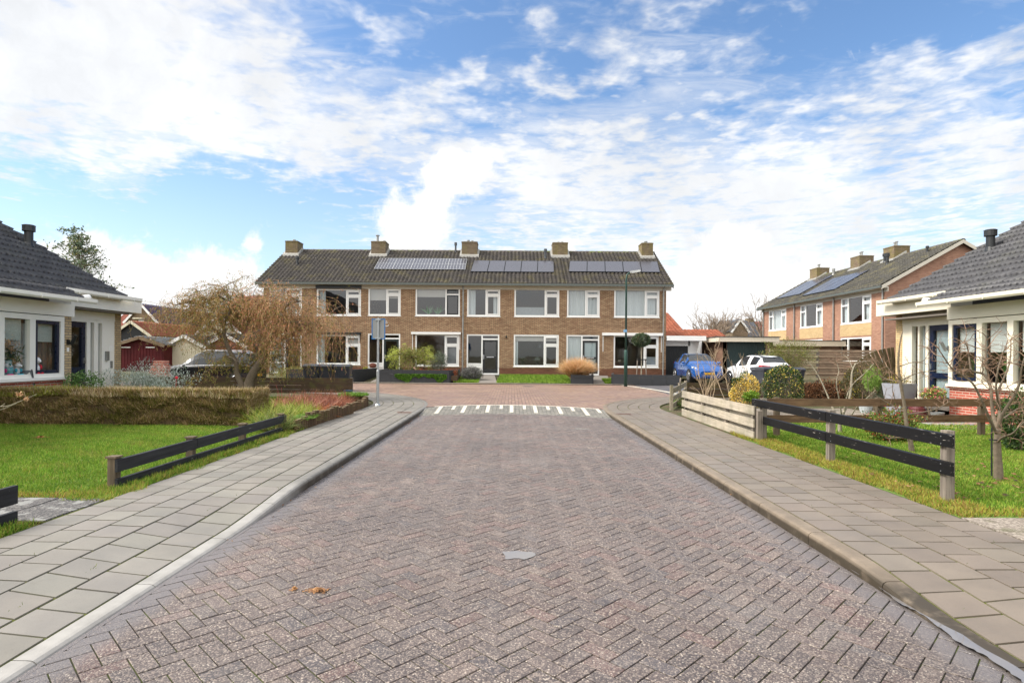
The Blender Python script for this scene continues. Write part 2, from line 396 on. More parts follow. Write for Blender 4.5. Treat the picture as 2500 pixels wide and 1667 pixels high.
# ================================================================== GROUND, ROAD, PAVEMENTS
XL, XR = -2.42, 2.54            # kerb faces of the street
def kerb_path(side):
    """points along the road face of the kerb, from behind the camera round the corner"""
    P = []
    if side < 0:
        P += [(XL, y) for y in np.arange(-3, 16.5, .25)]
        P += [(-10.42+8*math.cos(t), 16.5+8*math.sin(t)) for t in np.linspace(0, math.pi/2, 40)]
        P += [(x, 24.5) for x in np.arange(-10.8, -32, -.8)]
    else:
        P += [(XR, y) for y in np.arange(-3, 16.0, .25)]
        P += [(XR+6.36-6.36*math.cos(t), 16.0+6.36*math.sin(t)) for t in np.linspace(0, math.pi/2, 36)]
        P += [(x, 22.36) for x in np.arange(9.3, 30, .8)]
    return [tuple(map(float, p)) for p in P]
class Path:
    """arc-length path; at(s, d): point a distance d behind the kerb face"""
    def __init__(s, pts, side):
        s.p = np.array(pts); s.side = side
        dd = np.hypot(*(s.p[1:]-s.p[:-1]).T); s.s = np.concatenate([[0], np.cumsum(dd)]); s.L = s.s[-1]
        t = np.gradient(s.p[:, 0], s.s), np.gradient(s.p[:, 1], s.s); l = np.hypot(*t)
        s.nx = -t[1]/l*(1 if side < 0 else -1); s.ny = t[0]/l*(1 if side < 0 else -1)
    def at(s, q, d=0.0):
        x = np.interp(q, s.s, s.p[:, 0]); y = np.interp(q, s.s, s.p[:, 1])
        nx = np.interp(q, s.s, s.nx); ny = np.interp(q, s.s, s.ny)
        return (float(x+nx*d), float(y+ny*d))
PL, PR = Path(kerb_path(-1), -1), Path(kerb_path(1), 1)
def ss(a, b, x):
    t = min(max((x-a)/(b-a), 0), 1); return t*t*(3-2*t)
def kerb_h(side, y):
    return .018+.087*(ss(5.1, 6.9, y) if side < 0 else ss(3.3, 4.5, y))
def walk_z(side, x, y):
    """height of the pavement: level, dipping towards the lowered kerb"""
    d = (XL-x) if side < 0 else (x-XR)
    h = kerb_h(side, y); return h+.004+(.104-h)*ss(.1, .95, d)

M_soil = SOIL
# the land: one sheet out to the horizon
m, g, b = newmat('land'); p = pos(g)
g.put(b, 'Base Color', g.mix(g.mapr(g.noise(p, .7, 6, .6), .35, .65), lin(70, 74, 40), lin(92, 84, 62))); b.inputs['Roughness'].default_value = .95
mb = MB(); mb.face([(-600, -200, -.06), (600, -200, -.06), (600, 30.58, -.06), (-600, 30.58, -.06)])
mb.face([(-600, 30.58, -.06), (600, 30.58, -.06), (600, 34.5, .36), (-600, 34.5, .36)]); mb.face([(-600, 34.5, .36), (600, 34.5, .36), (600, 1500, .36), (-600, 1500, .36)])
struct(mb.build('ground', m))

# plots either side
def plot(side, name, mat, z=.075):
    P = PL if side < 0 else PR; mb = MB(); inner = [P.at(q, 1.68) for q in np.linspace(0, P.L, 160)]
    far = -34 if side < 0 else 34
    rows = [[(x, y, z), (far, y if abs(x) < 9 else y, z)] for x, y in inner if abs(x) < 12.5]
    yy = rows[-1][0][1]
    mb.grid(rows); return struct(mb.build(name, mat))
m, g, b = newmat('garden_soil'); p = pos(g)
gs = g.mix(g.mapr(g.noise(p, 3, 6, .65), .4, .62), lin(62, 72, 26), lin(84, 68, 50))
g.put(b, 'Base Color', gs); b.inputs['Roughness'].default_value = .95; bumpn(g, b, g.noise(p, 30, 5, .7), .03, .8)
GSOIL = m
plot(-1, 'garden_ground', GSOIL); plot(1, 'garden_ground', GSOIL)

# ---- street bricks: herringbone at 45 degrees, each paver real
def paver_material(name, spk=125, wet=True):
    m, g, b = newmat(name); p = pos(g); base = attr(g)
    v = g.n('ShaderNodeTexVoronoi'); g.put(v, 'Vector', p); v.inputs['Scale'].default_value = spk
    hv = g.n('ShaderNodeSeparateColor', i_Color=v.outputs['Color'])
    k = hv.outputs[0]
    sp = g.n('ShaderNodeSeparateXYZ', i_Vector=p); gut = g.mapr(g.math('ADD', g.math('ABSOLUTE', g.math('SUBTRACT', sp.outputs[0], .06)), g.math('MULTIPLY', g.noise(p, 3, 3, .6), .12)), 2.26, 2.42)  # smoother border stones
    base = g.mix(1.0, base, (.74, .70, .70), 'MULTIPLY')
    c = g.mix(g.mapr(k, .50, .62, 0, .58), base, lin(158, 143, 132))
    c = g.mix(g.mapr(k, .93, .97, 0, .55), c, lin(206, 194, 178))
    wn = g.noise(p, .9, 6, .7, .4); c = g.mix(g.mapr(wn, .50, .68, 0, .38), c, lin(132, 124, 118))   # dusty worn areas
    c = g.mix(g.mapr(hv.outputs[1], .74, .82, 0, .5), c, lin(72, 66, 66))
    c = g.mix(g.mapr(v.outputs['Distance'], .5, .8, 0, .6), c, lin(62, 56, 55))
    big = g.noise(p, .55, 4, .6); kk = g.mapr(big, .3, .7, .84, 1.16, False)
    c = g.mix(1.0, c, g.n('ShaderNodeCombineXYZ', i_X=kk, i_Y=kk, i_Z=kk).outputs[0], 'MULTIPLY')
    c = g.mix(g.math('MULTIPLY', gut, .75), c, lin(112, 107, 107))
    g.put(b, 'Base Color', c); g.put(b, 'Roughness', g.math('SUBTRACT', g.mapr(g.noise(p, .8, 5, .65), .35, .65, .38, .6, False), g.math('MULTIPLY', gut, .18)))
    b.inputs['Specular IOR Level'].default_value = .55
    bumpn(g, b, g.math('SUBTRACT', 1.0, v.outputs['Distance']), .0035, .8); return m
PAVER = paver_material('street_paver')
JOINT = None
m, g, b = newmat('paver_joint'); p = pos(g)
g.put(b, 'Base Color', g.mix(g.mapr(g.noise(p, 2.2, 5, .7), .45, .6), lin(36, 31, 29), lin(66, 76, 26))); b.inputs['Roughness'].default_value = .95
JOINT = m
mb = MB(); mb.face([(XL, -6, -.007), (XR, -6, -.007), (XR, 18.5, -.007), (XL, 18.5, -.007)]); struct(mb.build('road_bed', JOINT))
def clip(P, ax, lim, keep_less):
    out = []
    for i in range(len(P)):
        a, b = P[i-1], P[i]; ia = (a[ax] <= lim) == keep_less; ib = (b[ax] <= lim) == keep_less
        if ia != ib:
            t = (lim-a[ax])/(b[ax]-a[ax]); out.append((a[0]+(b[0]-a[0])*t, a[1]+(b[1]-a[1])*t))
        if ib: out.append(b)
    return out
def area(P): return abs(sum(P[i-1][0]*P[i][1]-P[i][0]*P[i-1][1] for i in range(len(P))))/2
mb = MB(); w = .105; s2 = math.sqrt(.5)
XG0, XG1 = XL+.03, XR-.03
palette = [lin(98, 90, 87), lin(104, 95, 91), lin(93, 86, 84), lin(107, 94, 89), lin(100, 90, 86)]
ramp_y = lambda x: 15.85-.13*x*x-.05*x   # where the raised table starts
for i in range(-190, 200):
    for j in range(-190, 200):
        c = (i-j) % 4
        if c == 0: q = [(i, j), (i+2, j), (i+2, j+1), (i, j+1)]
        elif c == 3: q = [(i, j), (i+1, j), (i+1, j+2), (i, j+2)]
        else: continue
        P = [((a-b_)*w*s2, (a+b_)*w*s2+7.0) for a, b_ in q]
        cx = sum(p[0] for p in P)/4; cy = sum(p[1] for p in P)/4
        if not (XG0-.12 < cx < XG1+.12 and -1.0 < cy < 16.3): continue
        full = area(P); P = clip(P, 0, XG1, True); P = clip(P, 0, XG0, False) if len(P) > 2 else P
        if len(P) > 2: P = clip(P, 1, ramp_y(cx), True)
        if len(P) < 3 or area(P) < .0008: continue
        edge = area(P) < full*.97
        base = random.choice(palette); r_ = random.random()
        if r_ < .11: base = lin(118, 97, 91)
        elif r_ < .19: base = lin(124, 112, 104)
        elif r_ < .25: base = lin(94, 90, 91)
        if edge: base = lin(108, 104, 103)
        k = random.uniform(.88, 1.12); col = tuple(x*k for x in base)
        dz = random.uniform(-.0018, .0018); tx, ty = random.gauss(0, .006), random.gauss(0, .006)
        mb.poly(P, -.011, lambda x, y, cx=cx, cy=cy, dz=dz, tx=tx, ty=ty: dz+(x-cx)*tx+(y-cy)*ty, bev=.0022, ins=.0038, col=col)
for x0 in (XL+.001, XR-.031): mb.box(x0, x0+.03, -3, 15.6, -.011, -.002, 0, lin(96, 92, 90))
struct(mb.build('road', PAVER))

# ---- raised junction table
TZ = .1
m, g, b = newmat('table_bricks'); p = pos(g); sp = g.n('ShaderNodeSeparateXYZ', i_Vector=p)
vv = g.n('ShaderNodeCombineXYZ', i_X=sp.outputs[1], i_Y=sp.outputs[0], i_Z=0.0).outputs[0]
t = g.n('ShaderNodeTexBrick', offset=.5); g.put(t, 'Vector', vv)
for kx, vx in (('Scale', 1), ('Brick Width', .22), ('Row Height', .11), ('Mortar Size', .009), ('Mortar Smooth', .2)): t.inputs[kx].default_value = vx
t.inputs['Color1'].default_value = (*lin(128, 101, 90), 1); t.inputs['Color2'].default_value = (*lin(156, 130, 112), 1); t.inputs['Mortar'].default_value = (*lin(78, 64, 56), 1)
c = g.mix(g.mapr(g.noise(p, .6, 5, .65), .35, .65, 0, .45), t.outputs['Color'], lin(118, 98, 94))
c = g.mix(g.mapr(g.noise(p, 5, 5, .7), .52, .7, 0, .5), c, lin(158, 136, 100))
g.put(b, 'Base Color', c); g.put(b, 'Roughness', g.mapr(g.noise(p, .5, 4, .6), .4, .6, .42, .62)); bumpn(g, b, g.math('MULTIPLY', t.outputs['Fac'], -1.0), .006, .7)
TABLE = m
table_front = lambda x: 17.37-.16*x*x-.05*x   # where the white comb band ends
mb = MB(); rows = []
far_y = 29.7
for k in range(41):
    x = -2.75+5.6*k/40
    rows.append([(x, y0, TZ) for y0 in np.linspace(max(table_front(max(min(x, XR), XL))+.12, 0), far_y, 14)])
mb.grid(rows)
L = [PL.at(q, .0) for q in np.linspace(19.5, PL.L, 90)]
mb.grid([[(x, y, TZ-.002), (x, far_y, TZ-.002)] for x, y in L if x < -2.7 or y > 18])
Rr = [PR.at(q, .0) for q in np.linspace(19.0, PR.L, 90)]
mb.grid([[(x, y, TZ-.003), (x, far_y, TZ-.003)] for x, y in Rr if x <= 6.4])
struct(mb.build('raised_junction', TABLE))
# road beyond the table to the right, grey and damp
m, g, b = newmat('side_street'); p = pos(g)
g.put(b, 'Base Color', g.mix(g.mapr(g.noise(p, 2, 5, .6), .4, .6), lin(112, 108, 110), lin(92, 92, 96))); b.inputs['Roughness'].default_value = .3
bumpn(g, b, g.noise(p, 25, 3, .6), .004, .5)
mb = MB(); mb.face([(6.2, 22.0, TZ-.012), (40, 22.0, TZ-.012), (40, far_y, TZ-.012), (6.2, far_y, TZ-.012)]); struct(mb.build('side_street', m))
# white curved edge band of the table at the right
CONC = plain('white_marking', lin(196, 190, 175), .6, var=.3, scale=14)
mb = MB(); rows = []
for k in range(25):
    t_ = k/24; y = 22.3+7.2*t_; x = 6.42-1.0*t_**2.0*.95; rows.append([(x, y, TZ+.004), (x+.22, y, TZ+.004)])
mb.grid(rows); struct(mb.build('road_marking', CONC))
# ramp with its comb of white stones
m, g, b = newmat('ramp_pavers'); p = pos(g); sp = g.n('ShaderNodeSeparateXYZ', i_Vector=p)
vv = g.n('ShaderNodeCombineXYZ', i_X=sp.outputs[1], i_Y=sp.outputs[0], i_Z=0.0).outputs[0]
t = g.n('ShaderNodeTexBrick', offset=.5); g.put(t, 'Vector', vv)
for kx, vx in (('Scale', 1), ('Brick Width', .215), ('Row Height', .107), ('Mortar Size', .007)): t.inputs[kx].default_value = vx
t.inputs['Color1'].default_value = (*lin(92, 90, 86), 1); t.inputs['Color2'].default_value = (*lin(118, 114, 106), 1); t.inputs['Mortar'].default_value = (*lin(60, 60, 46), 1)
sk = g.n('ShaderNodeTexVoronoi'); g.put(sk, 'Vector', p); sk.inputs['Scale'].default_value = 80
g.put(b, 'Base Color', g.mix(g.mapr(g.n('ShaderNodeSeparateColor', i_Color=sk.outputs['Color']).outputs[0], .7, .8, 0, .6), t.outputs['Color'], lin(170, 164, 150))); b.inputs['Roughness'].default_value = .6
bumpn(g, b, g.math('MULTIPLY', t.outputs['Fac'], -1.0), .006, .7)
mb = MB(); rows = []
def ramp_pt(x, t, dz=0.0):
    y0, y1 = ramp_y(x), table_front(x); return (x, y0+(y1-y0)*t, TZ*t+dz)
for k in range(41):
    x = XL-.05+(XR-XL+.1)*k/40; rows.append([ramp_pt(x, t) for t in (-.02, .2, .4, .6, .8, 1.0)])
mb.grid(rows); struct(mb.build('ramp', m))
mb = MB()
def on_ramp(x0, x1, t0, t1):
    rows = []
    for xx in np.linspace(x0, x1, 4): rows.append([ramp_pt(xx, t, .005) for t in np.linspace(t0, t1, 5)])
    mb.grid(rows)
for k in range(27):      # cross band in stones with joints
    x0 = -2.2+k*.172; x1 = x0+.164; rows = []
    for xx in (x0, x1): rows.append([(xx, table_front(xx)-.02, TZ+.004), (xx, table_front(xx)+.14, TZ+.005)])
    mb.grid(rows)
for k in range(7):
    xc = -2.02+k*.673; sh = -.16 if xc < 0 else .0
    on_ramp(xc-.052, xc+.052, .15, .985); on_ramp(xc+.37-.045, xc+.37+.045, .55, .985)
struct(mb.build('white_comb_marking', CONC))

# ---- kerbs, one stone after another
def kerbmat(name, c, pale=False):
    m, g, b = newmat(name); p = pos(g); n = g.noise(p, 5, 6, .65); sp = g.n('ShaderNodeSeparateXYZ', i_Vector=p)
    cc = g.mix(g.mapr(n, .35, .68), tuple(x*.80 for x in c), tuple(x*1.12 for x in c))
    cc = g.mix(g.math('MULTIPLY', g.mapr(sp.outputs[2], .092, .05), g.mapr(g.noise(p, 7, 4, .6), .15, .5)), cc, lin(62, 54, 42))  # silt line at the gutter, with the kerb face's shade painted in
    if pale: cc = g.mix(g.mapr(sp.outputs[1], 7.0, 6.2), cc, g.mix(g.mapr(n, .3, .7), lin(138, 135, 130), lin(158, 155, 150)))   # paler dropped kerb stones
    g.put(b, 'Base Color', cc); b.inputs['Roughness'].default_value = .55; bumpn(g, b, g.noise(p, 120, 3, .6), .002, .5); return m
def kerb(side, name, mat):
    P = PL if side < 0 else PR; mb = MB(); q = 0.0
    while q < P.L-1:
        n = 5; ln = 1.0; rows = []
        for k in range(n):
            s_ = q+.004+(ln-.008)*k/(n-1); x, y = P.at(s_); h = kerb_h(side, y) if abs(x) < 2.6 else .105
            if y > 15.2: h = .105
            wdt = .13
            prof = [(0, -.05), (0, max(h-.035, -.01)), (.008, h-.014), (.026, h-.003), (.05, h), (wdt, h+.001), (wdt, -.05)]
            rows.append([(*P.at(s_, d), z) for d, z in prof])
        mb.grid(rows); mb.face(list(reversed(rows[0]))); mb.face(rows[-1]); q += ln
    return struct(mb.build(name, mat, smooth=False))
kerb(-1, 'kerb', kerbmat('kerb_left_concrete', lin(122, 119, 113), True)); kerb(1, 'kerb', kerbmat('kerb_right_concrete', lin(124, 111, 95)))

# ---- pavement slabs
def slabmat(name):
    m, g, b = newmat(name); p = pos(g); n = g.noise(p, 2.2, 6, .62)
    k = g.mapr(n, .3, .7, .86, 1.12, False)
    c = g.mix(1.0, attr(g), g.n('ShaderNodeCombineXYZ', i_X=k, i_Y=k, i_Z=k).outputs[0], 'MULTIPLY')
    c = g.mix(g.mapr(g.noise(p, 160, 2, .5), .60, .72, 0, .45), c, lin(92, 86, 78))
    c = g.mix(g.mapr(g.noise(p, 7, 6, .75), .60, .74, 0, .4), c, lin(112, 104, 92))
    g.put(b, 'Base Color', c); g.put(b, 'Roughness', g.mapr(g.noise(p, 1.1, 4, .6), .35, .65, .40, .62, False)); b.inputs['Specular IOR Level'].default_value = .5
    bumpn(g, b, g.noise(p, 140, 3, .6), .0012, .5); return m
SLAB = slabmat('paving_slab')
m, g, b = newmat('mossy_joint'); p = pos(g)
g.put(b, 'Base Color', g.mix(g.mapr(g.noise(p, 3.2, 5, .7), .36, .52), lin(26, 23, 17), lin(78, 84, 22))); b.inputs['Roughness'].default_value = .95
MJOINT = m
def pavement(side, base, rows_n=5):
    P = PL if side < 0 else PR
    mb = MB(); q = 0; wdt = .304; d0 = .136
    under = MB(); rr = []
    for s_ in np.linspace(0, P.L, int(P.L/.25)):
        rr.append([(x, y, walk_z(side, x, y)-.009 if y < 15 else .094) for x, y in [P.at(s_, d) for d in (.13, .4, .7, 1.0, 1.3, 1.67)]])
    under.grid(rr); struct(under.build('pavement_bed', MJOINT))
    for r_ in range(rows_n):
        d = d0+r_*.304; s_ = .0 if r_ % 2 else .152
        while s_ < P.L-.5:
            a, b_ = s_, s_+.304
            nseg = 1 if P.at(a)[1] < 16 else 2
            x, y = P.at(s_+.15, d+.15)
            if y < 34:
                k = random.uniform(.90, 1.07); col = tuple(c*k*(1+random.uniform(-.015, .015)) for c in base)
                pts = [P.at(a, d), P.at(b_, d), P.at(b_, d+wdt), P.at(a, d+wdt)]
                tx, ty, dz = random.gauss(0, .0035), random.gauss(0, .0035), random.uniform(-.0012, .0015)
                zf = (lambda X, Y, cx=x, cy=y, tx=tx, ty=ty, dz=dz: (walk_z(side, X, Y) if Y < 15 else .104)+dz+(X-cx)*tx+(Y-cy)*ty)
                zb = min(zf(*p_) for p_ in pts)-.015
                mb.poly(pts, zb, zf, bev=.001, ins=.0095, col=col)
            s_ += .304
    return mb
mbl = pavement(-1, lin(126, 121, 113))
# extra slabs at the lower left, where the pavement widens to the garden path
for i in range(3):
    for j in range(-6, 14):
        x0 = XL-.136-.304*(5+i)-.304; y0 = .1+.304*j-(.152 if i % 2 else 0)
        if y0 < 4.7-.55*i:
            k = random.uniform(.9, 1.06); mbl.poly([(x0, y0), (x0+.3, y0), (x0+.3, y0+.3), (x0, y0+.3)], .08, .107, .003, .003, 0, tuple(c*k for c in lin(126, 121, 113)))
struct(mbl.build('pavement', SLAB))
mbr = pavement(1, lin(118, 108, 97)); struct(mbr.build('pavement', SLAB))

# garden path of old blotched slabs (left) and worn concrete drive (right)
m, g, b = newmat('old_slab'); p = pos(g)
v = g.n('ShaderNodeTexVoronoi'); g.put(v, 'Vector', p); v.inputs['Scale'].default_value = 95
c = g.mix(g.mapr(g.n('ShaderNodeSeparateColor', i_Color=v.outputs['Color']).outputs[0], .5, .8), lin(62, 60, 60), lin(116, 112, 108))
c = g.mix(g.mapr(g.noise(p, 7, 4, .6), .55, .60, 0, .7), c, lin(146, 146, 142))
g.put(b, 'Base Color', c); b.inputs['Roughness'].default_value = .7; bumpn(g, b, v.outputs['Distance'], .004, .6); OLDSLAB = m
mb = MB()
for i in range(16):
    for j in range(2):
        x0 = -4.62-.5*i; y0 = 5.2+.41*j
        mb.poly([(x0, y0), (x0+.49, y0), (x0+.49, y0+.40), (x0, y0+.40)], .08, .103+random.uniform(-.002, .002), .004, .003)
struct(mb.build('garden_path', OLDSLAB))
mb = MB(); mb.box(-13, -4.1, 5.18, 6.02, .076, .093); struct(mb.build('path_bed', MJOINT))
m, g, b = newmat('worn_concrete'); p = pos(g)
v = g.n('ShaderNodeTexVoronoi'); g.put(v, 'Vector', p); v.inputs['Scale'].default_value = 60
c = g.mix(g.mapr(g.n('ShaderNodeSeparateColor', i_Color=v.outputs['Color']).outputs[0], .4, .9), lin(118, 108, 98), lin(158, 148, 136))
c = g.mix(g.mapr(g.noise(p, 3, 6, .7), .52, .62, 0, .6), c, lin(74, 76, 40))
g.put(b, 'Base Color', c); b.inputs['Roughness'].default_value = .85; bumpn(g, b, v.outputs['Distance'], .005, .7)
mb = MB(); mb.box(4.23, 12, -3, 5.5, .06, .104); struct(mb.build('driveway', m))

# puddle in the right gutter, and the small one in the middle of the street
m, g, b = newmat('puddle_water'); b.inputs['Base Color'].default_value = (*lin(112, 108, 107), 1); b.inputs['Roughness'].default_value = .03; b.inputs['Specular IOR Level'].default_value = 1.0  # pale base colour stands in for the sky reflected in the water
PUD = m
def puddle(pts, z, lab=None):
    mb = MB(); mb.face([(x, y, z) for x, y in pts]); o = mb.build('puddle', PUD); struct(o); return o
lf, rt = [], []
for k in range(90):
    y = 2.2+k*.0245; k = k/3.1; f_ = max(math.sin(math.pi*min((k/29), 1)**.8), .002)**.5
    wd = .10*f_*(1-.45*k/29)+.012*math.sin(k*1.9); lf.append((XR+.016-wd*.45-.015*math.sin(k*.9+1)-random.uniform(0, .014)*f_, y)); rt.append((XR+.02+.05*f_*(1-k/29)+.008*math.sin(k*1.3), y))
puddle(lf+rt[::-1], .0205)
c0 = onz(1262, 1355)
puddle([(c0[0]+.10*math.cos(t)*(1+.25*math.sin(3*t+1))*1.25, c0[1]+.125*math.sin(t)*(1+.3*math.cos(2*t)+.12*math.sin(5*t))) for t in np.linspace(0, 2*math.pi, 22, endpoint=False)], .0035)
c0 = onz(1420, 1047)
puddle([(c0[0]+.16*math.cos(t)*(1+.25*math.sin(3*t+1)), c0[1]+.13*math.sin(t)*(1+.3*math.cos(2*t))) for t in np.linspace(0, 2*math.pi, 22, endpoint=False)], .0035)

# small dried heaps and leaves lying about
def litter(name, label, cat, c, n, size, cols, z, spread, group=None):
    V, Fc, C = [], [], []
    for k in range(n):
        r_ = abs(random.gauss(0, .5)); t = random.uniform(0, 6.283); x = c[0]+spread[0]*r_*math.cos(t); y = c[1]+spread[1]*r_*math.sin(t)
        h = z+.02*math.exp(-r_*r_*3)*random.random(); a = random.uniform(0, 6.28); s_ = size*random.uniform(.5, 1.3)
        i = len(V); dx, dy = s_*math.cos(a), s_*math.sin(a)
        V += [(x-dx, y-dy, h), (x+dy*.4, y-dx*.4, h+s_*.4), (x+dx, y+dy, h+.003), (x-dy*.4, y+dx*.4, h)]; Fc.append((i, i+1, i+2, i+3)); C.append(random.choice(cols))
    o = npmesh(name, np.array(V), np.array(Fc), LEAFB, None, np.array(C)); return tag(o, label, cat, group)
LEAFB = leafmat('dry_leaf', .8, .1)
# ================================================================== BUILDINGS
class Fr:
    """a wall's frame: u along the wall, d outwards, z up"""
    def __init__(s, ox, oy, u, n): s.o, s.u, s.n = (ox, oy), u, n
    def p(s, u, d, z): return (s.o[0]+u*s.u[0]+d*s.n[0], s.o[1]+u*s.u[1]+d*s.n[1], z)
    def box(s, mb, u0, u1, d0, d1, z0, z1, mi=0, col=None):
        P = [s.p(u0, d0, z0), s.p(u1, d0, z0), s.p(u1, d1, z0), s.p(u0, d1, z0), s.p(u0, d0, z1), s.p(u1, d0, z1), s.p(u1, d1, z1), s.p(u0, d1, z1)]
        if (s.u[0]*s.n[1]-s.u[1]*s.n[0]) < 0: P = [P[3], P[2], P[1], P[0], P[7], P[6], P[5], P[4]]
        mb.hexa(P, mi, col)
    def quad(s, mb, u0, u1, d, z0, z1, mi=0): mb.face([s.p(u0, d, z0), s.p(u1, d, z0), s.p(u1, d, z1), s.p(u0, d, z1)], mi)
    def wall(s, mb, u0, u1, z0, z1, holes=(), d=0.0, rev=.11, mi=0):
        us = sorted({u0, u1, *[h[0] for h in holes], *[h[1] for h in holes]}); zs = sorted({z0, z1, *[h[2] for h in holes], *[h[3] for h in holes]})
        us = [x for x in us if u0 <= x <= u1]; zs = [x for x in zs if z0 <= x <= z1]
        for a, b_ in zip(us[:-1], us[1:]):
            for c, e in zip(zs[:-1], zs[1:]):
                mu, mz = (a+b_)/2, (c+e)/2
                if not any(h[0] < mu < h[1] and h[2] < mz < h[3] for h in holes): s.quad(mb, a, b_, d, c, e, mi)
        for h in holes:
            a, b_, c, e = h[:4]
            for q in (((a, c), (b_, c)), ((a, e), (b_, e)), ((a, c), (a, e)), ((b_, c), (b_, e))):
                (ua, za), (ub, zb) = q; mb.face([s.p(ua, d, za), s.p(ub, d, zb), s.p(ub, d-rev, zb), s.p(ua, d-rev, za)], mi)

def frame(fr, mb, u0, u1, z0, z1, d0, d1, fw, us=(), tr=(), mi=0, bot=None):
    """outer frame, mullions us=[u], transoms tr=[(ua, ub, z)]"""
    bw = bot or fw
    fr.box(mb, u0, u0+fw, d0, d1, z0, z1, mi); fr.box(mb, u1-fw, u1, d0, d1, z0, z1, mi)
    fr.box(mb, u0+fw, u1-fw, d0, d1, z1-fw, z1, mi); fr.box(mb, u0+fw, u1-fw, d0, d1, z0, z0+bw, mi)
    for u in us: fr.box(mb, u-fw/2, u+fw/2, d0, d1-.002, z0+bw, z1-fw, mi)
    for a, b_, z in tr: fr.box(mb, a, b_, d0, d1-.004, z-fw/2, z+fw/2, mi)

def curtain(fr, root, u0, u1, z0, z1, d, mat=None, name='curtain', wave=.03):
    mb = MB(); n = max(6, int((u1-u0)/.035)); rows = []
    for zz in (z0, z1): rows.append([fr.p(u0+(u1-u0)*k/n, d+wave*math.sin(k*1.7+math.sin(k*.6)*1.5), zz) for k in range(n+1)])
    mb.grid(rows); return mb.build(name, mat or CURTAIN, root, smooth=True)

def window(root, fr, u0, u1, z0, z1, split=None, transom=.72, side=1, mat=None, inner=(), fw=.085, d=-.06, sash=True, sashmat=None, blind=0.0, bot=None):
    """white frame with a fixed light and, beyond 'split', a casement under a small top light"""
    mb = MB(); mat = mat or WHITE
    us = [split] if split else []; tr = []
    zt = z0+(z1-z0)*transom
    if split:
        a, b_ = (split+fw/2, u1-fw) if side > 0 else (u0+fw, split-fw/2); tr = [(a, b_, zt)]
    frame(fr, mb, u0, u1, z0, z1, d-.04, d+.045, fw, us, tr, bot=bot)
    fr.box(mb, u0-.03, u1+.03, d-.02, d+.085, z0-.035, z0+.004)         # drip sill
    f = mb.build('window', mat, root)
    if split and sash:
        sb = MB(); frame(fr, sb, a+.012, b_-.012, z0+(bot or fw)+.012, zt-fw/2-.012, d-.02, d+.058, .055)
        frame(fr, sb, a+.012, b_-.012, zt+fw/2+.01, z1-fw-.01, d-.02, d+.055, .035)
        fr.box(sb, a+.03, b_-.03, d+.02, d+.075, z1-fw-.10, z1-fw-.045)     # ventilation strip
        sb.build('casement', sashmat or mat, f)
    gb = MB(); fr.quad(gb, u0+fw*.5, u1-fw*.5, d-.005, z0+fw*.5, z1-fw*.5); gb.build('glass', GLASS, f)
    for it in inner:
        k, a_, b2, lo, hi = it[:5]; mt = it[5] if len(it) > 5 else None
        if k == 'curtain': curtain(fr, f, a_, b2, z0+(z1-z0)*lo, z0+(z1-z0)*hi, d-.16, mt)
        else:
            bb = MB(); fr.box(bb, a_, b2, d-.12, d-.10, z0+(z1-z0)*lo, z0+(z1-z0)*hi); bb.build('blind', mt or BLIND, f)
    return f

def tiles(name, root, E0, U, S, Wd, Ln, mat, per=.30, course=.345, amp=.022, shape=1, end=True):
    """pantiled roof slope: E0 eave corner, U along the eave, S up the slope"""
    E0, U, S = np.array(E0, float), np.array(U, float), np.array(S, float); Nn = np.cross(U, S); Nn /= np.linalg.norm(Nn)
    if Nn[2] < 0: Nn = -Nn
    nu = max(2, int(round(Wd/per))*7); us = np.linspace(0, Wd, nu+1); ph = (us/per) % 1
    wv = amp*(np.where(ph < .62, np.sin(ph/.62*math.pi)**.6, -.9*np.sin((ph-.62)/.38*math.pi)))
    nc = max(1, int(round(Ln/course))); ce = Ln/nc
    rows = [(0.0, -.03, .0)]
    for k in range(nc): rows += [(k*ce, .062, 1.0), ((k+1)*ce+.01, .006, 1.0)]
    V = []
    for k, (sv, off, f_) in enumerate(rows):
        jit = rng.normal(0, .0025, int(Wd/per)+2)[np.minimum((us/per).astype(int), int(Wd/per)+1)] if k else 0
        V.append(E0[None]+us[:, None]*U+sv*S+((wv*f_+off+jit)[:, None])*Nn)
    V = np.vstack(V); n = nu+1; Fc, C = [], []
    a = np.arange(nu)
    for r_ in range(len(rows)-1):
        Fc.append(np.stack([r_*n+a, r_*n+a+1, (r_+1)*n+a+1, (r_+1)*n+a], 1))
        tid = (us[:-1]/per+1e-6).astype(int); rr = np.random.default_rng(1000+r_//2 if r_ % 2 else 1000+r_//2).uniform(.80, 1.15, int(Wd/per)+3)
        k = rr[tid]; C.append(np.stack([k, k, k], 1))
    return npmesh(name, V, np.vstack(Fc), mat, root, np.vstack(C))

def slope_pt(E0, U, S, u, s, h=0.0):
    E0, U, S = np.array(E0, float), np.array(U, float), np.array(S, float); Nn = np.cross(U, S); Nn /= np.linalg.norm(Nn); Nn = Nn if Nn[2] > 0 else -Nn
    return tuple(E0+u*U+s*S+h*Nn)

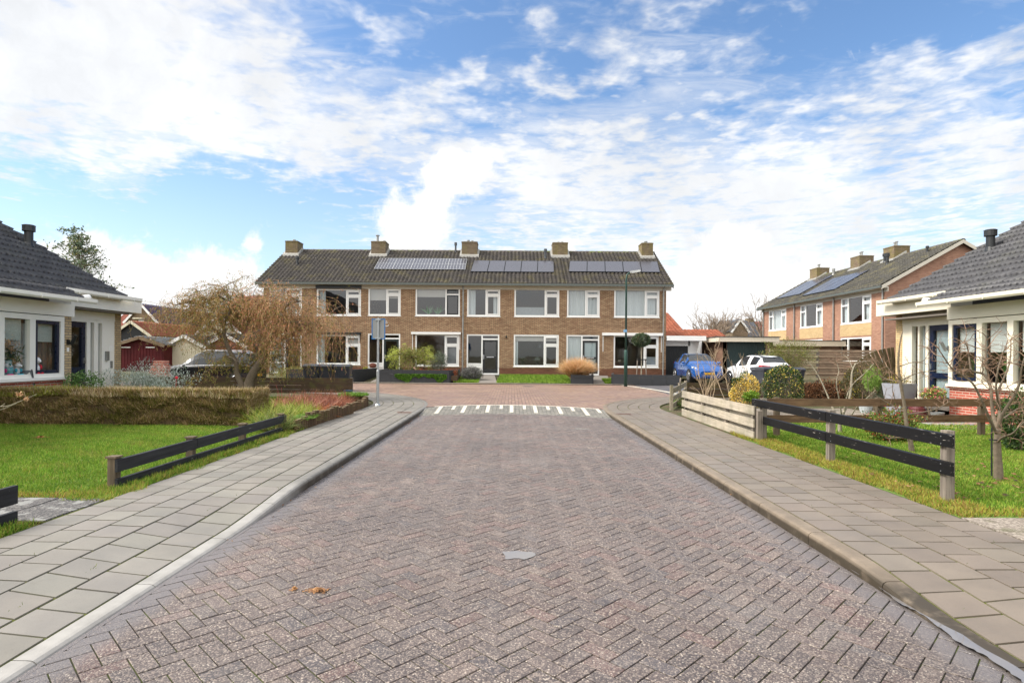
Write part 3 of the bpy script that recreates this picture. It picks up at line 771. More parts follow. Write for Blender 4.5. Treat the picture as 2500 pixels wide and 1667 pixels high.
PANEL = plain('solar_cells', lin(66, 66, 74), .25, .0, var=.12, scale=1.2, spec=.6, coat=.15)
PANELLINE = plain('panel_rails', lin(205, 208, 210), .4, .3)
PANELRIM = plain('panel_rim', lin(24, 25, 28), .4, .3)
def solar(root, roof, E0, U, S, u0, u1, s0, s1, n, white=False, sk=0.0):
    for k in range(n):
        a = u0+(u1-u0)*k/n+.008; b_ = u0+(u1-u0)*(k+1)/n-.008; mb = MB()
        q = lambda u, s, h: slope_pt(E0, U, S, u+sk*(s-s0), s, h)
        mb.hexa([q(a, s0, .09), q(b_, s0, .09), q(b_, s1, .09), q(a, s1, .09), q(a, s0, .125), q(b_, s0, .125), q(b_, s1, .125), q(a, s1, .125)], 1)
        e = .02; mb.face([q(a+e, s0+e, .127), q(b_-e, s0+e, .127), q(b_-e, s1-e, .127), q(a+e, s1-e, .127)], 0)
        if white:
            for j in range(7):
                uu = a+(b_-a)*j/6; mb.hexa([q(x, s, h) for h in (.128, .131) for x, s in ((uu-.006, s0), (uu+.006, s0), (uu+.006, s1), (uu-.006, s1))], 2)
            for j in (0, .5, 1):
                sv = s0+(s1-s0)*j; mb.hexa([q(x, s, h) for h in (.1285, .1325) for x, s in ((a, sv-.008), (b_, sv-.008), (b_, sv+.008), (a, sv+.008))], 2)
        mb.build('solar_panel', [PANEL, PANELRIM, PANELLINE], roof)

def chimney(roof, x0, x1, y0, y1, z0, z1, mat, pots=((.5, .5, .25, .06),), base=True, along='x'):
    mb = MB(); mb.box(x0, x1, y0, y1, z0, z1-.07, 0); mb.box(x0-.02, x1+.02, y0-.02, y1+.02, z1-.07, z1, 0)
    mb.box(x0+.06, x1-.06, y0+.06, y1-.06, z1, z1+.03, 1)
    if base:   # stepped flashing against the front slope
        if along == 'x':
            mb.hexa([(x0-.13, y0-.17, z0+.02), (x1+.13, y0-.17, z0+.02), (x1+.13, y0+.75, z0+.55), (x0-.13, y0+.75, z0+.55),
                     (x0-.11, y0-.15, z0+.16), (x1+.11, y0-.15, z0+.16), (x1+.11, y0+.75, z0+.72), (x0-.11, y0+.75, z0+.72)], 1)
        else:
            mb.hexa([(x0-.17, y0-.13, z0+.02), (x0+.75, y0-.13, z0+.55), (x0+.75, y1+.13, z0+.55), (x0-.17, y1+.13, z0+.02),
                     (x0-.15, y0-.11, z0+.16), (x0+.75, y0-.11, z0+.72), (x0+.75, y1+.11, z0+.72), (x0-.15, y1+.11, z0+.16)], 1)
    for fx, fy, h, r_ in pots:
        x, y = x0+(x1-x0)*fx, y0+(y1-y0)*fy; mb.cyl((x, y, z1), (x, y, z1+h), r_, n=10, mi=2); mb.cyl((x, y, z1+h), (x, y, z1+h+.05), r_*1.7, n=10, mi=2)
    return mb.build('chimney', [mat, LEAD, ZINC], roof)

def pipe(roof, p, h, r_, cap=1.5, mat=None, name='vent_pipe'):
    mb = MB(); x, y, z = p
    mb.cyl((x, y, z-.1), (x, y, z+h), r_, n=14); mb.cyl((x, y, z-.02), (x, y, z+.10), r_*1.35, r_*1.05, n=14)
    mb.cyl((x, y, z+h*.72), (x, y, z+h), r_*cap, n=14); mb.cyl((x, y, z+h), (x, y, z+h+.02), r_*cap*1.06, r_*cap*.8, n=14)
    return mb.build(name, mat or BLACKP, roof)

BRICK1 = brick('terrace_brick', (lin(156, 123, 96), lin(186, 157, 124)), lin(82, 70, 59), third=lin(110, 80, 64), stain=.14, bh=.068, ms=.011)
BRICKP = brick('plinth_brick', (lin(110, 74, 58), lin(128, 86, 66)), lin(84, 70, 58), third=lin(80, 56, 46))
BRICKC = brick('chimney_brick', (lin(138, 120, 96), lin(112, 98, 78)), lin(84, 78, 66), moss=.42, mossc=lin(124, 116, 56))
BRICKC2 = brick('chimney_brick_plain', (lin(128, 112, 92), lin(108, 92, 76)), lin(96, 90, 78), moss=.3, mossc=lin(120, 116, 60))
ROOF1 = tilemat('terrace_roof_tile', lin(86, 80, 76), lin(56, 52, 50), moss=.3, mossc=lin(140, 130, 70))
RIDGE = tilemat('ridge_tile', lin(86, 74, 70), lin(66, 62, 60), moss=.8, mossc=lin(112, 124, 44), mscale=3)
GUT = plain('dark_gutter', lin(92, 98, 94), .5, .2, var=.15)
SOFFIT = plain('soffit_board', lin(196, 190, 176), .6, var=.08)
HOUSEG = 'houses of the terrace facing the street end'

DF = 34.5; GZ = .40
def hx(px, py=800): return ony(px, py, DF)[0]
def hz(px, py): return ony(px, py, DF)[2]
EAVE_Z, EAVE_D, RIDGE_D, PITCH = 5.72, .42, 4.3, R(29.5)
xs = [hx(643), hx(888), hx(1132), hx(1379), hx(1626)]
def ridge_z(): return EAVE_Z+(RIDGE_D+EAVE_D)*math.tan(PITCH)

def house(idx, x0, x1, label, wins, doors, awn=(), pan=None, chim=(), left_end=False, right_end=False, frm=None, group=HOUSEG, brickm=None, extra=None, z_base=GZ, roofm=None):
    fr = frm or Fr(x0, DF, (1, 0), (0, -1)); w_ = x1-x0
    root = thing('terraced_house', label, 'house', fr.p(w_/2, 0, z_base), 0, group)
    holes = [(a, b_, c, e) for a, b_, c, e, *_ in wins]+[(a, b_, c, e) for a, b_, c, e, *_ in doors]
    mb = MB(); bm = brickm or BRICK1
    fr.wall(mb, 0, w_, z_base+.42, EAVE_Z-.02, holes); dh = [h for h in holes if h[2] < z_base+.42]
    mb2 = MB(); fr.wall(mb2, 0, w_, z_base-.5, z_base+.42, [(h[0], h[1], h[2], z_base+.42) for h in dh])
    D = -2*RIDGE_D+.0
    fr.quad(mb, w_, 0, D, z_base-.5, EAVE_Z)
    for u, on in ((0, left_end), (w_, right_end)):
        du = (0 if on else (.05 if u == 0 else -.05))
        mb.face([fr.p(u+du, 0, z_base-.5), fr.p(u+du, D, z_base-.5), fr.p(u+du, D, EAVE_Z), fr.p(u+du, -RIDGE_D, ridge_z()-.06), fr.p(u+du, 0, EAVE_Z)])
    mb.build('brick_wall', bm, root); mb2.build('plinth', BRICKP, root)
    mb = MB(); fr.box(mb, .08, w_-.08, D+.1, -.25, 3.22, 3.42); fr.box(mb, .08, w_-.08, -4.2, -4.05, z_base-.4, EAVE_Z-.1); fr.box(mb, .08, w_-.08, D+.1, -.2, z_base-.06, z_base+.04)
    mb.build('interior', INTER, root)
    # roof
    oh0 = .30 if left_end else 0; oh1 = .30 if right_end else 0
    E0 = fr.p(-oh0, EAVE_D, EAVE_Z+.03); U = (*fr.u, 0); Sd = (-fr.n[0]*math.cos(PITCH), -fr.n[1]*math.cos(PITCH), math.sin(PITCH)); Ln = (RIDGE_D+EAVE_D)/math.cos(PITCH)
    roof = tiles('roof', root, E0, U, Sd, w_+oh0+oh1, Ln, roofm or ROOF1, per=.24, course=.35, amp=.036)
    mb = MB(); rz = ridge_z(); ut = .07
    for sg in (0, 1):   # under-slopes and back slope
        d0, d1, za, zb = ((EAVE_D-.02, -RIDGE_D, EAVE_Z-.02, rz-.03), (-RIDGE_D, D-EAVE_D, rz-.03, EAVE_Z-.02))[sg]
        P = [fr.p(-oh0, d0, za), fr.p(w_+oh1, d0, za), fr.p(w_+oh1, d1, zb), fr.p(-oh0, d1, zb)]
        P2 = [(x, y, z+(.0 if sg == 0 else .08)) for x, y, z in P]
        mb.face(P2, 0)
    mb.build('roof_deck', ROOF1 if roofm is None else roofm, roof)
    mb = MB(); n = int((w_+oh0+oh1)/.33)
    for k in range(n):
        a = -oh0+(w_+oh0+oh1)*k/n; b_ = -oh0+(w_+oh0+oh1)*(k+1)/n+.02
        rows = []
        for uu, rr in ((a, .135), (b_, .12)):
            rows.append([fr.p(uu, -RIDGE_D+rr*math.cos(t)*1.1, rz+.0+rr*math.sin(t)*.85+random.uniform(-.003, .003)) for t in np.linspace(-.25, math.pi+.25, 8)])
        mb.grid(rows)
    mb.build('ridge_tiles', RIDGE, roof)
    mb = MB(); fr.box(mb, -oh0, w_+oh1, .03, EAVE_D-.02, EAVE_Z-.10, EAVE_Z-.03); fr.box(mb, -oh0, w_+oh1, .0-.005, .03, EAVE_Z-.30, EAVE_Z-.03); mb.build('soffit', SOFFIT, root)
    mb = MB(); fr.box(mb, -oh0-.02*left_end, w_+oh1+.02*right_end, EAVE_D-.03, EAVE_D+.09, EAVE_Z-.10, EAVE_Z+.02); mb.build('gutter', GUT, root)
    if right_end or left_end:
        mb = MB()
        for on, u in ((left_end, -oh0), (right_end, w_+oh1)):
            if not on: continue
            for (d0, za), (d1, zb) in (((EAVE_D, EAVE_Z-.03), (-RIDGE_D, rz-.0)), ((-RIDGE_D, rz-.0), (D-EAVE_D, EAVE_Z-.03))):
                P = [fr.p(u-.02, d0, za-.16), fr.p(u+.02, d0, za-.16), fr.p(u+.02, d1, zb-.16), fr.p(u-.02, d1, zb-.16), fr.p(u-.02, d0, za+.05), fr.p(u+.02, d0, za+.05), fr.p(u+.02, d1, zb+.05), fr.p(u-.02, d1, zb+.05)]
                mb.hexa(P)
        mb.build('barge_board', SOFFIT if frm else BLACKP, roof)
    for wn in wins:
        a, b_, c, e, kw = wn; window(root, fr, a, b_, c, e, **kw)
    for dr in doors: doorunit(root, fr, *dr)
    for a, b_, z0, z1, mt, arms in awn:
        mb = MB(); fr.box(mb, a, b_, .01, .17, z0, z1)
        if arms:
            for u in (a+.06, b_-.06): fr.box(mb, u-.015, u+.015, .01, .05, z0-arms, z0)
        mb.build('awning_case', mt, root)
    for ch in chim: chimney(roof, *ch)
    if pan: solar(root, roof, E0, U, Sd, *pan[:5], white=pan[5], sk=pan[6] if len(pan) > 6 else 0)
    if extra: extra(root, roof, fr, E0, U, Sd)
    return root

FROST = plain('frosted_glass', lin(176, 190, 190), .35, var=.05)
def doorunit(root, fr, u0, u1, z0, z1, kind, dmat):
    """glazed side light left, door with transom right, one white frame"""
    fw = .08; sp = u0+(u1-u0)*.47; d = -.06; zt = z0+2.08; mb = MB()
    frame(fr, mb, u0, u1, z0, z1, d-.04, d+.045, fw, [sp], [(sp+fw/2, u1-fw, zt)])
    pz = z0+.62
    if kind in ('panel', 'blind_panel'): fr.box(mb, u0+fw, sp-fw/2, d-.02, d+.025, z0+fw, pz-.04)
    if kind != 'full': fr.box(mb, u0+fw, sp-fw/2, d-.04, d+.041, pz-.04, pz+.04)
    f = mb.build('door_frame', WHITE, root)
    gb = MB(); lo = pz if kind in ('panel', 'blind_panel') else z0+fw
    fr.quad(gb, u0+fw, sp-fw/2, d, lo, z1-fw); fr.quad(gb, sp, u1-fw, d, zt, z1-fw); gb.build('glass', GLASS, f)
    if kind == 'full' or kind == 'frost': curtain(fr, f, u0+fw, sp-.04, z0+fw, z1-fw, d-.10, FROST if kind == 'frost' else CURTAIN, wave=.02)
    db = MB(); a, b_ = sp+fw/2+.01, u1-fw-.01; t = zt-fw/2-.01; st = .11
    frame(fr, db, a, b_, z0+.02, t, d-.035, d+.03, st, [], [(a+st, b_-st, z0+1.02)], bot=.26)
    fr.box(db, a+.22, b_-.22, d+.03, d+.04, z0+1.00, z0+1.06, 1)
    fr.box(db, a+.03, a+.08, d+.03, d+.07, z0+.90, z0+1.16, 2)
    dd = db.build('front_door', [dmat, ALLOY, ALLOY], root)
    g2 = MB(); fr.quad(g2, a+st, b_-st, d-.005, z0+.26, t-st); g2.build('door_glass', GLASS, dd)
    if kind in ('full',):
        b3 = MB(); fr.box(b3, a+st, b_-st, d-.05, d-.03, z0+.28, t-st); b3.build('door_blind', FROST, dd)
    s_ = MB(); fr.box(s_, u0-.02, u1+.02, -.1, .10, z0-.04, z0+.0); s_.build('doorstep', ZINC, root)

def U_(px, x0): return hx(px)-x0
ZF1, ZF0 = hz(760, 770.5), hz(760, 700.5)      # first floor window bottom, top
ZF1 = hz(1240, 772.5); ZF0 = hz(1240, 704)
ZG1 = hz(1240, 894.5); ZG0 = hz(1240, 816.5)
ZD0 = GZ+.03; ZD1 = ZG0
def cw(a, b_, *more): return [('curtain', a, b_, .05, .95)]+list(more)

# --- first house, behind the weeping tree
x0 = xs[0]; q = lambda px: U_(px, x0)
pan_fr = lambda roofpx: None
def slope_uv(px, py, x0_):
    """pixel -> (u, s) on the terrace's front slope"""
    a, b_ = ray(px, py); t = math.tan(PITCH); ez = EAVE_Z+.03; ey = DF-EAVE_D
    Y = (ez-CAMH-ey*t)/(b_-t); return (a*Y-x0_, (Y-ey)/math.cos(PITCH))
RX = 38.25
def chim_at(pxl, pxr, ytop, deep=1.0, y0=37.95, zb=7.84): 
    a = ony(pxl, ytop, y0)[0]; b_ = ony(pxr, ytop, y0)[0]; zt = ony((pxl+pxr)/2, ytop, y0)[2]; return (a, b_, y0, y0+deep, zb, zt)
bl = ('blind',)
def ex1(root, roof, fr, E0, U, S):
    pipe(roof, slope_pt(E0, U, S, 1.55, 2.75), .5, .07)
h1 = house(0, xs[0], xs[1], 'end house of the terrace behind the weeping tree, without solar panels', 
    [(q(657), q(736.6), ZF1, ZF0, dict(split=q(697), transom=.70, inner=[('curtain', q(660), q(733), .05, .95)])),
     (q(772.8), q(880.8), ZF1-.02, ZF0-.10, dict(split=q(846), transom=.74, inner=[('curtain', q(776), q(792), .05, .95)])),
     (q(772.8), q(880), ZG1+.05, ZG0-.08, dict(split=q(846), transom=.66, inner=[('curtain', q(775), q(790), .05, .95), ('blind', q(848), q(877), .70, .95)]))],
    [(q(659), q(736.6), ZD0, ZD1, 'frost', plain('dark_grey_door', lin(40, 46, 56), .4))],
    awn=[(q(772), q(882.5), ZF0-.10, ZF0+.09, BLACKP, 0), (q(772), q(882), ZG0-.06, ZG0+.06, BLACKP, .5)],
    chim=[(*chim_at(696.5, 726.5, 588), BRICKC, ((.5, .5, .12, .06),))], left_end=True, extra=ex1)
# --- second house
x0 = xs[1]; q = lambda px: U_(px, x0)
sA = slope_uv(913.5, 661, x0); sB = slope_uv(1136, 661.5, x0); sC = slope_uv(928.2, 635, x0)
def ex2(root, roof, fr, E0, U, S):
    u, s = slope_uv(1111, 622, xs[1]); p_ = slope_pt(E0, U, S, u, Lslope-.25); pipe(roof, p_, .65, .06, 1.5, DARKG)
    mb = MB(); X, Y, Z = fr.p(U_(943, x0), .03, hz(943, 791)) if False else ony(943.5, 791, DF-.04)
    # anchor ornament on the wall
    mb.beam((X, Y, Z-.14), (X, Y, Z+.13), .03, .03); mb.beam((X-.07, Y, Z+.08), (X+.07, Y, Z+.08), .03, .025, up=(0, 1, 0))
    mb.tube([(X+.13*math.sin(t), Y, Z-.01-.13*math.cos(t)) for t in np.linspace(-1.25, 1.25, 9)], .016, 6); mb.tube([(X+.03*math.cos(t), Y, Z+.16+.03*math.sin(t)) for t in np.linspace(0, 6.28, 9)], .009, 5)
    tag(mb.build('anchor_ornament', WHITE), 'small white anchor fixed to the brick wall right of the blue edged sign', 'ornament')
Lslope = (RIDGE_D+EAVE_D)/math.cos(PITCH)
DARKG = plain('dark_grey_pipe', lin(70, 74, 78), .5, .2)
h2 = house(1, xs[1], xs[2], 'terraced house with white gridded solar panels and planter bed with bench', 
    [(q(898.7), q(977.8), ZF1, ZF0, dict(split=q(944), transom=.76, inner=[('blind', q(901), q(942), .55, .96), ('blind', q(946), q(974), .62, .96)])),
     (q(1014), q(1122.4), ZF1, ZF0, dict(split=q(1088.5), transom=.77, sashmat=BLACKP, inner=[('blind', q(1017), q(1086), .68, .96)])),
     (q(1014), q(1121), ZG1, ZG0, dict(split=q(1087.5), transom=.66, inner=[('blind', q(1090), q(1118), .05, .62, plain('slat_blind', lin(120, 122, 124), .6))]))],
    [(q(898.2), q(977.3), ZD0, ZD1, 'panel', DKGREEN)],
    awn=[(q(1005), q(1125.5), ZG0-.02, ZG0+.11, WHITE, .9)],
    pan=(sA[0], sB[0], sA[1], sC[1], 5, True, (sC[0]-sA[0])/(sC[1]-sA[1])*.5),
    chim=[(*chim_at(906, 941.5, 589), BRICKC2, ((.35, .4, .42, .08), (.8, .5, .08, .05)))], extra=ex2)
# --- third house
x0 = xs[2]; q = lambda px: U_(px, x0)
sA = slope_uv(1148.8, 667.3, x0); sB = slope_uv(1352.6, 668.6, x0); sC = slope_uv(1153.6, 640.5, x0)
def ex3(root, roof, fr, E0, U, S):
    u, s = slope_uv(1331.5, 632, xs[2]); pipe(roof, slope_pt(E0, U, S, u, s), .62, .075, 1.4, DARKG)
h3 = house(2, xs[2], xs[3], 'terraced house with plain black solar panels and a lawn in front', 
    [(q(1140), q(1220.6), ZF1, ZF0, dict(split=q(1186.5), transom=.76, inner=[('curtain', q(1143), q(1160), .05, .95), ('curtain', q(1204), q(1216), .05, .7)])),
     (q(1255.4), q(1365), ZF1, ZF0, dict(split=q(1331), transom=.76, inner=[('blind', q(1258), q(1329), .05, .34, plain('frost_film', lin(150, 156, 158), .5))])),
     (q(1254.6), q(1364.6), ZG1, ZG0, dict(split=q(1329.5), transom=.68, inner=[('blind', q(1257), q(1327), .80, .95), ('curtain', q(1257), q(1265), .05, .8), ('blind', q(1333), q(1361), .80, .95)]))],
    [(q(1139.7), q(1219.2), ZD0, ZD1, 'panel', BLACKP)],
    pan=(sA[0], sB[0], sA[1], sC[1], 5, False, .05), chim=[(*chim_at(1127.2, 1165.2, 590), BRICKC2, ((.4, .4, .12, .06), (.65, .4, .09, .05))), (*chim_at(1349.5, 1386.5, 592), BRICKC, ((.4, .4, .06, .05), (.65, .5, .09, .05)))], extra=ex3)
# --- fourth house
x0 = xs[3]; q = lambda px: U_(px, x0)
sA = slope_uv(1388, 667.3, x0); sB = slope_uv(1611.5, 669.6, x0); sC = slope_uv(1384.5, 641.8, x0)
h4 = house(3, xs[3], xs[4], 'end house of the terrace beside the garages with ball tree in front', 
    [(q(1384), q(1463.8), ZF1, ZF0, dict(split=q(1430), transom=.76, inner=cw(q(1387), q(1461)))),
     (q(1499), q(1609.6), ZF1, ZF0, dict(split=q(1575.5), transom=.74, inner=cw(q(1502), q(1606)))),
     (q(1498.4), q(1608.3), ZG1+.0, ZG0-.0, dict(split=q(1574), transom=.66, inner=[('blind', q(1577), q(1604), .05, .33, MATS['frost_film'])]))],
    [(q(1383.2), q(1463.6), ZD0, ZD1, 'full', BLACKP)],
    awn=[(q(1469.8), q(1617), ZG0-.02, ZG0+.14, WHITE, .95)],
    pan=(sA[0], sB[0], sA[1], sC[1], 5, False, .12), chim=[(*chim_at(1567, 1594.5, 593), BRICKC, ((.5, .5, .14, .07),))], right_end=True)
# downpipes belong to the houses they hang on
for root, px in ((h2, 1130.5), (h4, 1618.5)):
    mb = MB(); X = hx(px); mb.cyl((X, DF-.09, GZ-.05), (X, DF-.09, EAVE_Z-.1), .045, n=8)
    for z in (1.2, 2.6, 4.0, 5.2): mb.box(X-.06, X+.06, DF-.15, DF, z, z+.03)
    mb.build('downpipe', ZINC, root)

# ------------------------------------------------------------------ two-storey row on the right, facing the street
XB = 21.7
yb = [50.6, 45.1, 39.6, 34.1]
BRK_A = brick('row_brick_red', (lin(158, 116, 96), lin(176, 134, 112)), lin(146, 128, 114), third=lin(126, 92, 78))
BRK_Y = brick('row_brick_yellow', (lin(188, 160, 116), lin(202, 174, 130)), lin(172, 156, 130), stain=.1)
BRK_G = brick('row_gable_brick', (lin(128, 92, 76), lin(146, 106, 88)), lin(112, 96, 84), third=lin(98, 72, 62))
ROOF2 = tilemat('row_roof_tile', lin(82, 79, 72), lin(56, 54, 49), moss=.45, mossc=lin(130, 122, 80))
rl = ['far house of the right hand row with one set of solar panels', 'middle house of the right hand row with long solar array', 'near gable end house of the right hand row without solar panels']
def rowu(px, py=760):   # pixel -> y on the facade plane
    a, b_ = ray(px, py); return XB/a
rw = [(1877, 1919.5), (1953.5, 2008.5), (2052.5, 2127)]
for i in range(3):
    fr = Fr(XB, yb[i], (0, -1), (-1, 0)); w_ = yb[i]-yb[i+1]
    ua, ub = yb[i]-rowu(rw[i][0]), yb[i]-rowu(rw[i][1]); ua = max(ua, .3); ub = min(ub, w_-.25)
    z1 = onx((rw[i][0]+rw[i][1])/2, [752.5, 738, 718][i], XB)[2]; z0 = onx((rw[i][0]+rw[i][1])/2, [800, 787.5, 782][i], XB)[2]
    z0, z1 = 3.75, 5.45
    third = ua+(ub-ua)*.27; wins = [(ua, ub, z0, z1, dict(split=ub-(ub-ua)*.27, transom=.72, inner=[('curtain', ua+.1, ub-.1, .05, .95)] if i == 0 else [('curtain', ua+.1, ua+.5, .05, .95), ('curtain', ub-.9, ub-.2, .05, .95)]))]
    wins.append((ua, ub, 1.3, 2.85, dict(split=ub-(ub-ua)*.27, transom=.72, inner=[])))
    def exr(root, roof, fr, E0, U, S, i=i, ua=ua, ub=ub, w_=w_):
        mb = MB(); fr.box(mb, ua-.05, ub+.05, -.02, .012, 2.95, 3.70); mb.build('yellow_panel', BRK_Y, root)
        mb = MB()     # second mullion at the far side of the window
        for z0_, z1_ in ((3.75, 5.45), (1.3, 2.85)):
            u_ = ua+(ub-ua)*.25; fr.box(mb, u_-.05, u_+.05, -.1, -.013, z0_+.08, z1_-.08); fr.box(mb, ua+.08, u_-.05, -.1, -.017, z1_-.55, z1_-.46)
        mb.build('mullion', WHITE, root)
        mb = MB(); X, Y, _ = fr.p(.15, .08, 0); mb.cyl((X, Y, .2), (X, Y, EAVE_Z-.1), .05, n=8); 
        if i == 2: X, Y, _ = fr.p(w_-.12, .08, 0); mb.cyl((X, Y, .2), (X, Y, EAVE_Z-.1), .05, n=8)
        mb.build('downpipe', ZINC, root)
        if i == 0: solar(root, roof, E0, U, S, 1.2, 5.3, 1.3, 4.3, 3, False)
        if i == 1: solar(root, roof, E0, U, S, .9, 5.4, .7, 3.4, 4, False); pipe(roof, slope_pt(E0, U, S, 5.35, 4.6), .6, .11)
        if i == 2: pipe(roof, slope_pt(E0, U, S, .9, 4.0), .75, .09); pipe(roof, slope_pt(E0, U, S, 4.0, 4.5), .4, .06)
        if i == 0: pipe(roof, slope_pt(E0, U, S, 4.6, 4.7), .5, .1, 1.2, ZINC)
    cy = [48.9, 42.9, 39.0][i]; cx0 = XB+3.7
    house(10+i, 0, w_, rl[i], wins, [], frm=fr, group='houses of the row on the right', brickm=BRK_A, chim=[(cx0, cx0+1.05, cy, cy+1.15, 7.98, 9.05, BRICKC if i != 1 else BRICKC2, ((.4, .35, .3, .06), (.5, .65, .3, .06)), True, 'y')],
          right_end=(i == 2), left_end=(i == 0), extra=exr, roofm=ROOF2)
# ------------------------------------------------------------------ the two bungalows
BRK_BUN = brick('bungalow_brick', (lin(206, 172, 118), lin(222, 192, 142)), lin(150, 138, 120), bh=.065, ms=.009, stain=.1)
BRK_BUNL = brick('bungalow_brick_left', (lin(176, 152, 116), lin(196, 172, 134)), lin(118, 112, 104), bh=.065, ms=.009, stain=.12)
BRK_RED = brick('bungalow_plinth', (lin(168, 82, 68), lin(186, 98, 80)), lin(192, 176, 160), bh=.065, ms=.009, stain=.12)
ROOFB = tilemat('bungalow_roof_tile', lin(88, 87, 89), lin(64, 63, 66), moss=.12, mossc=lin(110, 112, 80), rough=.45)
ROLLER = plain('roller_blind', lin(206, 208, 202), .8, var=.06, scale=20)
ROLLERL = plain('lace_blind', lin(186, 198, 190), .85, var=.25, scale=40)
def bungalow(side, label):
    """side -1: left of the street, facing +x; side 1: right, facing -x.  u runs away from the camera."""
    n = (-side, 0); dz = 0 if side < 0 else .09
    fr = Fr(11.0*side, 0, (0, 1), n)
    root = thing('bungalow', label, 'house', (11.6*side, 12, .1))
    YE = 14.72 if side > 0 else 14.62                         # far end of the part with the windows
    rec = -.55                                                # the entrance is set back
    bm = BRK_BUN if side > 0 else BRK_BUNL; cream = CREAM if side > 0 else PANELW; white = cream
    zt, zs = 2.45+dz, .94 if side > 0 else .98
    Y0 = 4.0
    # window band of the living room: list of (y0, y1, blue sash?)
    if side > 0:
        yy = [rowx(px, side) for px in (2318, 2393, 2469, 2600)]     # frame edges / mullions
        band_end = rowx(2318, side)
    else:
        yy = [rowx(px, side) for px in (154, 77, 0, -120)]
        band_end = rowx(154, side)
    piers = (band_end, YE)
    f0 = 8.2
    zpl = zs-.10
    mb = MB(); fr.wall(mb, band_end, YE, zpl if side > 0 else .1, zt+.05); P = [fr.p(YE, 0, .1), fr.p(YE, rec-.3, .1), fr.p(YE, rec-.3, zt+.05), fr.p(YE, 0, zt+.05)]; mb.face(P)
    # far pillar at the end of the entrance
    ye2a, ye2b = (rowx(2204.5, side, rec), rowx(2190, side, rec)) if side > 0 else (rowx(277.5, side, rec), rowx(292, side, rec))
    YF = ye2b
    fr.box(mb, ye2a, ye2b, rec-.3, rec+.04, .1, zt+.3); fr.box(mb, Y0, YF, -9, -8.8, .1, 2.6); mb.face([fr.p(YF-.02, rec-.1, .1), fr.p(YF-.02, -9, .1), fr.p(YF-.02, -9, 2.7), fr.p(YF-.02, rec-.1, 2.7)])
    mb.face([fr.p(Y0, 0, .1), fr.p(Y0, -9, .1), fr.p(Y0, -9, 2.7), fr.p(Y0, 0, 2.7)])
    mb.build('brick_wall', bm, root)
    mb = MB(); fr.wall(mb, Y0, band_end if side < 0 else YE, .0, zpl if side > 0 else zs-.06); fr.box(mb, Y0, band_end+.05, 0, .05, zs-.10, zs-.04)
    mb.build('plinth', BRK_RED, root)
    mb = MB(); fr.box(mb, Y0+.1, YF-.1, -4.6, -4.5, .1, 2.7); fr.box(mb, Y0+.1, YF-.1, -8.8, -.1, .25, .35); fr.box(mb, Y0+.1, YF-.1, -8.8, -.1, 2.7, 2.74); mb.build('interior', INTER, root)
    # fascia above the windows and the bigger one above the entrance
    ezB = 2.80+dz if side < 0 else 2.89; ezA = 3.13 if side < 0 else 3.24
    mb = MB(); fr.box(mb, Y0, YE+.05, -.06, .04, zt+.02, ezB-.02); fr.box(mb, YE+.05, YF+.22, rec-.05, rec+.50, zt+.30, ezA-.02); fr.box(mb, YE+.05, YF+.0, rec-.08, rec+.03, zt+.02, zt+.30)
    mb.build('fascia', cream, root)
    # window frame
    mb = MB(); fw = .10; d = -.03
    frame(fr, mb, f0, band_end, zs, zt, d-.06, d+.06, .12, bot=.10)
    mull = [yy[1], yy[2], yy[3]]
    for u in mull: fr.box(mb, u-.08, u+.08, d-.06, d+.058, zs+.1, zt-.12)
    fr.box(mb, f0, band_end+.0, d, d+.13, zs-.05, zs+.015)
    wf = mb.build('window', white, root)
    gb = MB(); fr.quad(gb, f0, band_end-.1, d-.02, zs+.05, zt-.05); gb.build('glass', GLASS, wf)
    a, b_ = yy[1]+.09, band_end-.13
    sb = MB(); frame(fr, sb, a, b_, zs+.11, zt-.13, d-.02, d+.035, .075); sb.build('casement', NAVY, wf)
    if side > 0:
        for (p0, p1) in ((a, b_), (yy[2]+.09, yy[1]-.09), (yy[3]+.09, yy[2]-.09)):
            bb = MB(); fr.box(bb, p0+.05, p1-.05, d-.12, d-.10, zt-.80, zt-.13); bb.build('roller_blind', ROLLER, wf)
        curtain(fr, wf, a+.05, a+.35, zs+.1, zt-.3, -.3, CURTAIN)
    else:
        for (p0, p1, h) in ((a, b_, .62), (yy[2]+.09, yy[1]-.09, .60)):
            bb = MB(); fr.box(bb, p0+.05, p1-.05, d-.12, d-.10, zt-h, zt-.13); bb.build('roller_blind', ROLLERL, wf)
        curtain(fr, wf, yy[2]-1.2, yy[1]+.12, zs+.05, zt-.2, -.22, CURTAIN); curtain(fr, wf, yy[1]+.14, YE-.03, zs+.05, zt-.2, -.24, plain('dark_slat_blind', lin(86, 84, 82), .7), wave=.025)
    # entrance
    z0 = .34
    if side > 0: pxs = dict(door=(2297, 2269), m1=(2262, 2247), m2=(2243, 2229), pan=(2229, 2206)); 
    else: pxs = dict(door=(176, 209), m1=(218, 227), m2=(237, 246), pan=(252, 277))
    Yp = lambda px: rowx(px, side, rec)
    dy0, dy1 = Yp(pxs['door'][0]), Yp(pxs['door'][1]); dy0 = YE+.02
    mb = MB(); top = zt+.03
    e = [Yp(p_) for p_ in ((pxs['m1'][0], pxs['m1'][1], pxs['m2'][0], pxs['m2'][1]))]
    fr.box(mb, dy1, e[0], rec-.08, rec+.03, z0, top); fr.box(mb, e[1], e[2], rec-.08, rec+.03, z0, top); fr.box(mb, e[3], e[3]+.12, rec-.08, rec+.034, z0, top)
    fr.box(mb, dy0, e[3], rec-.08, rec+.028, top-.08, top); fr.box(mb, dy1, e[3], rec-.08, rec+.026, z0, z0+.1)
    ef = mb.build('entrance_frame', white, root)
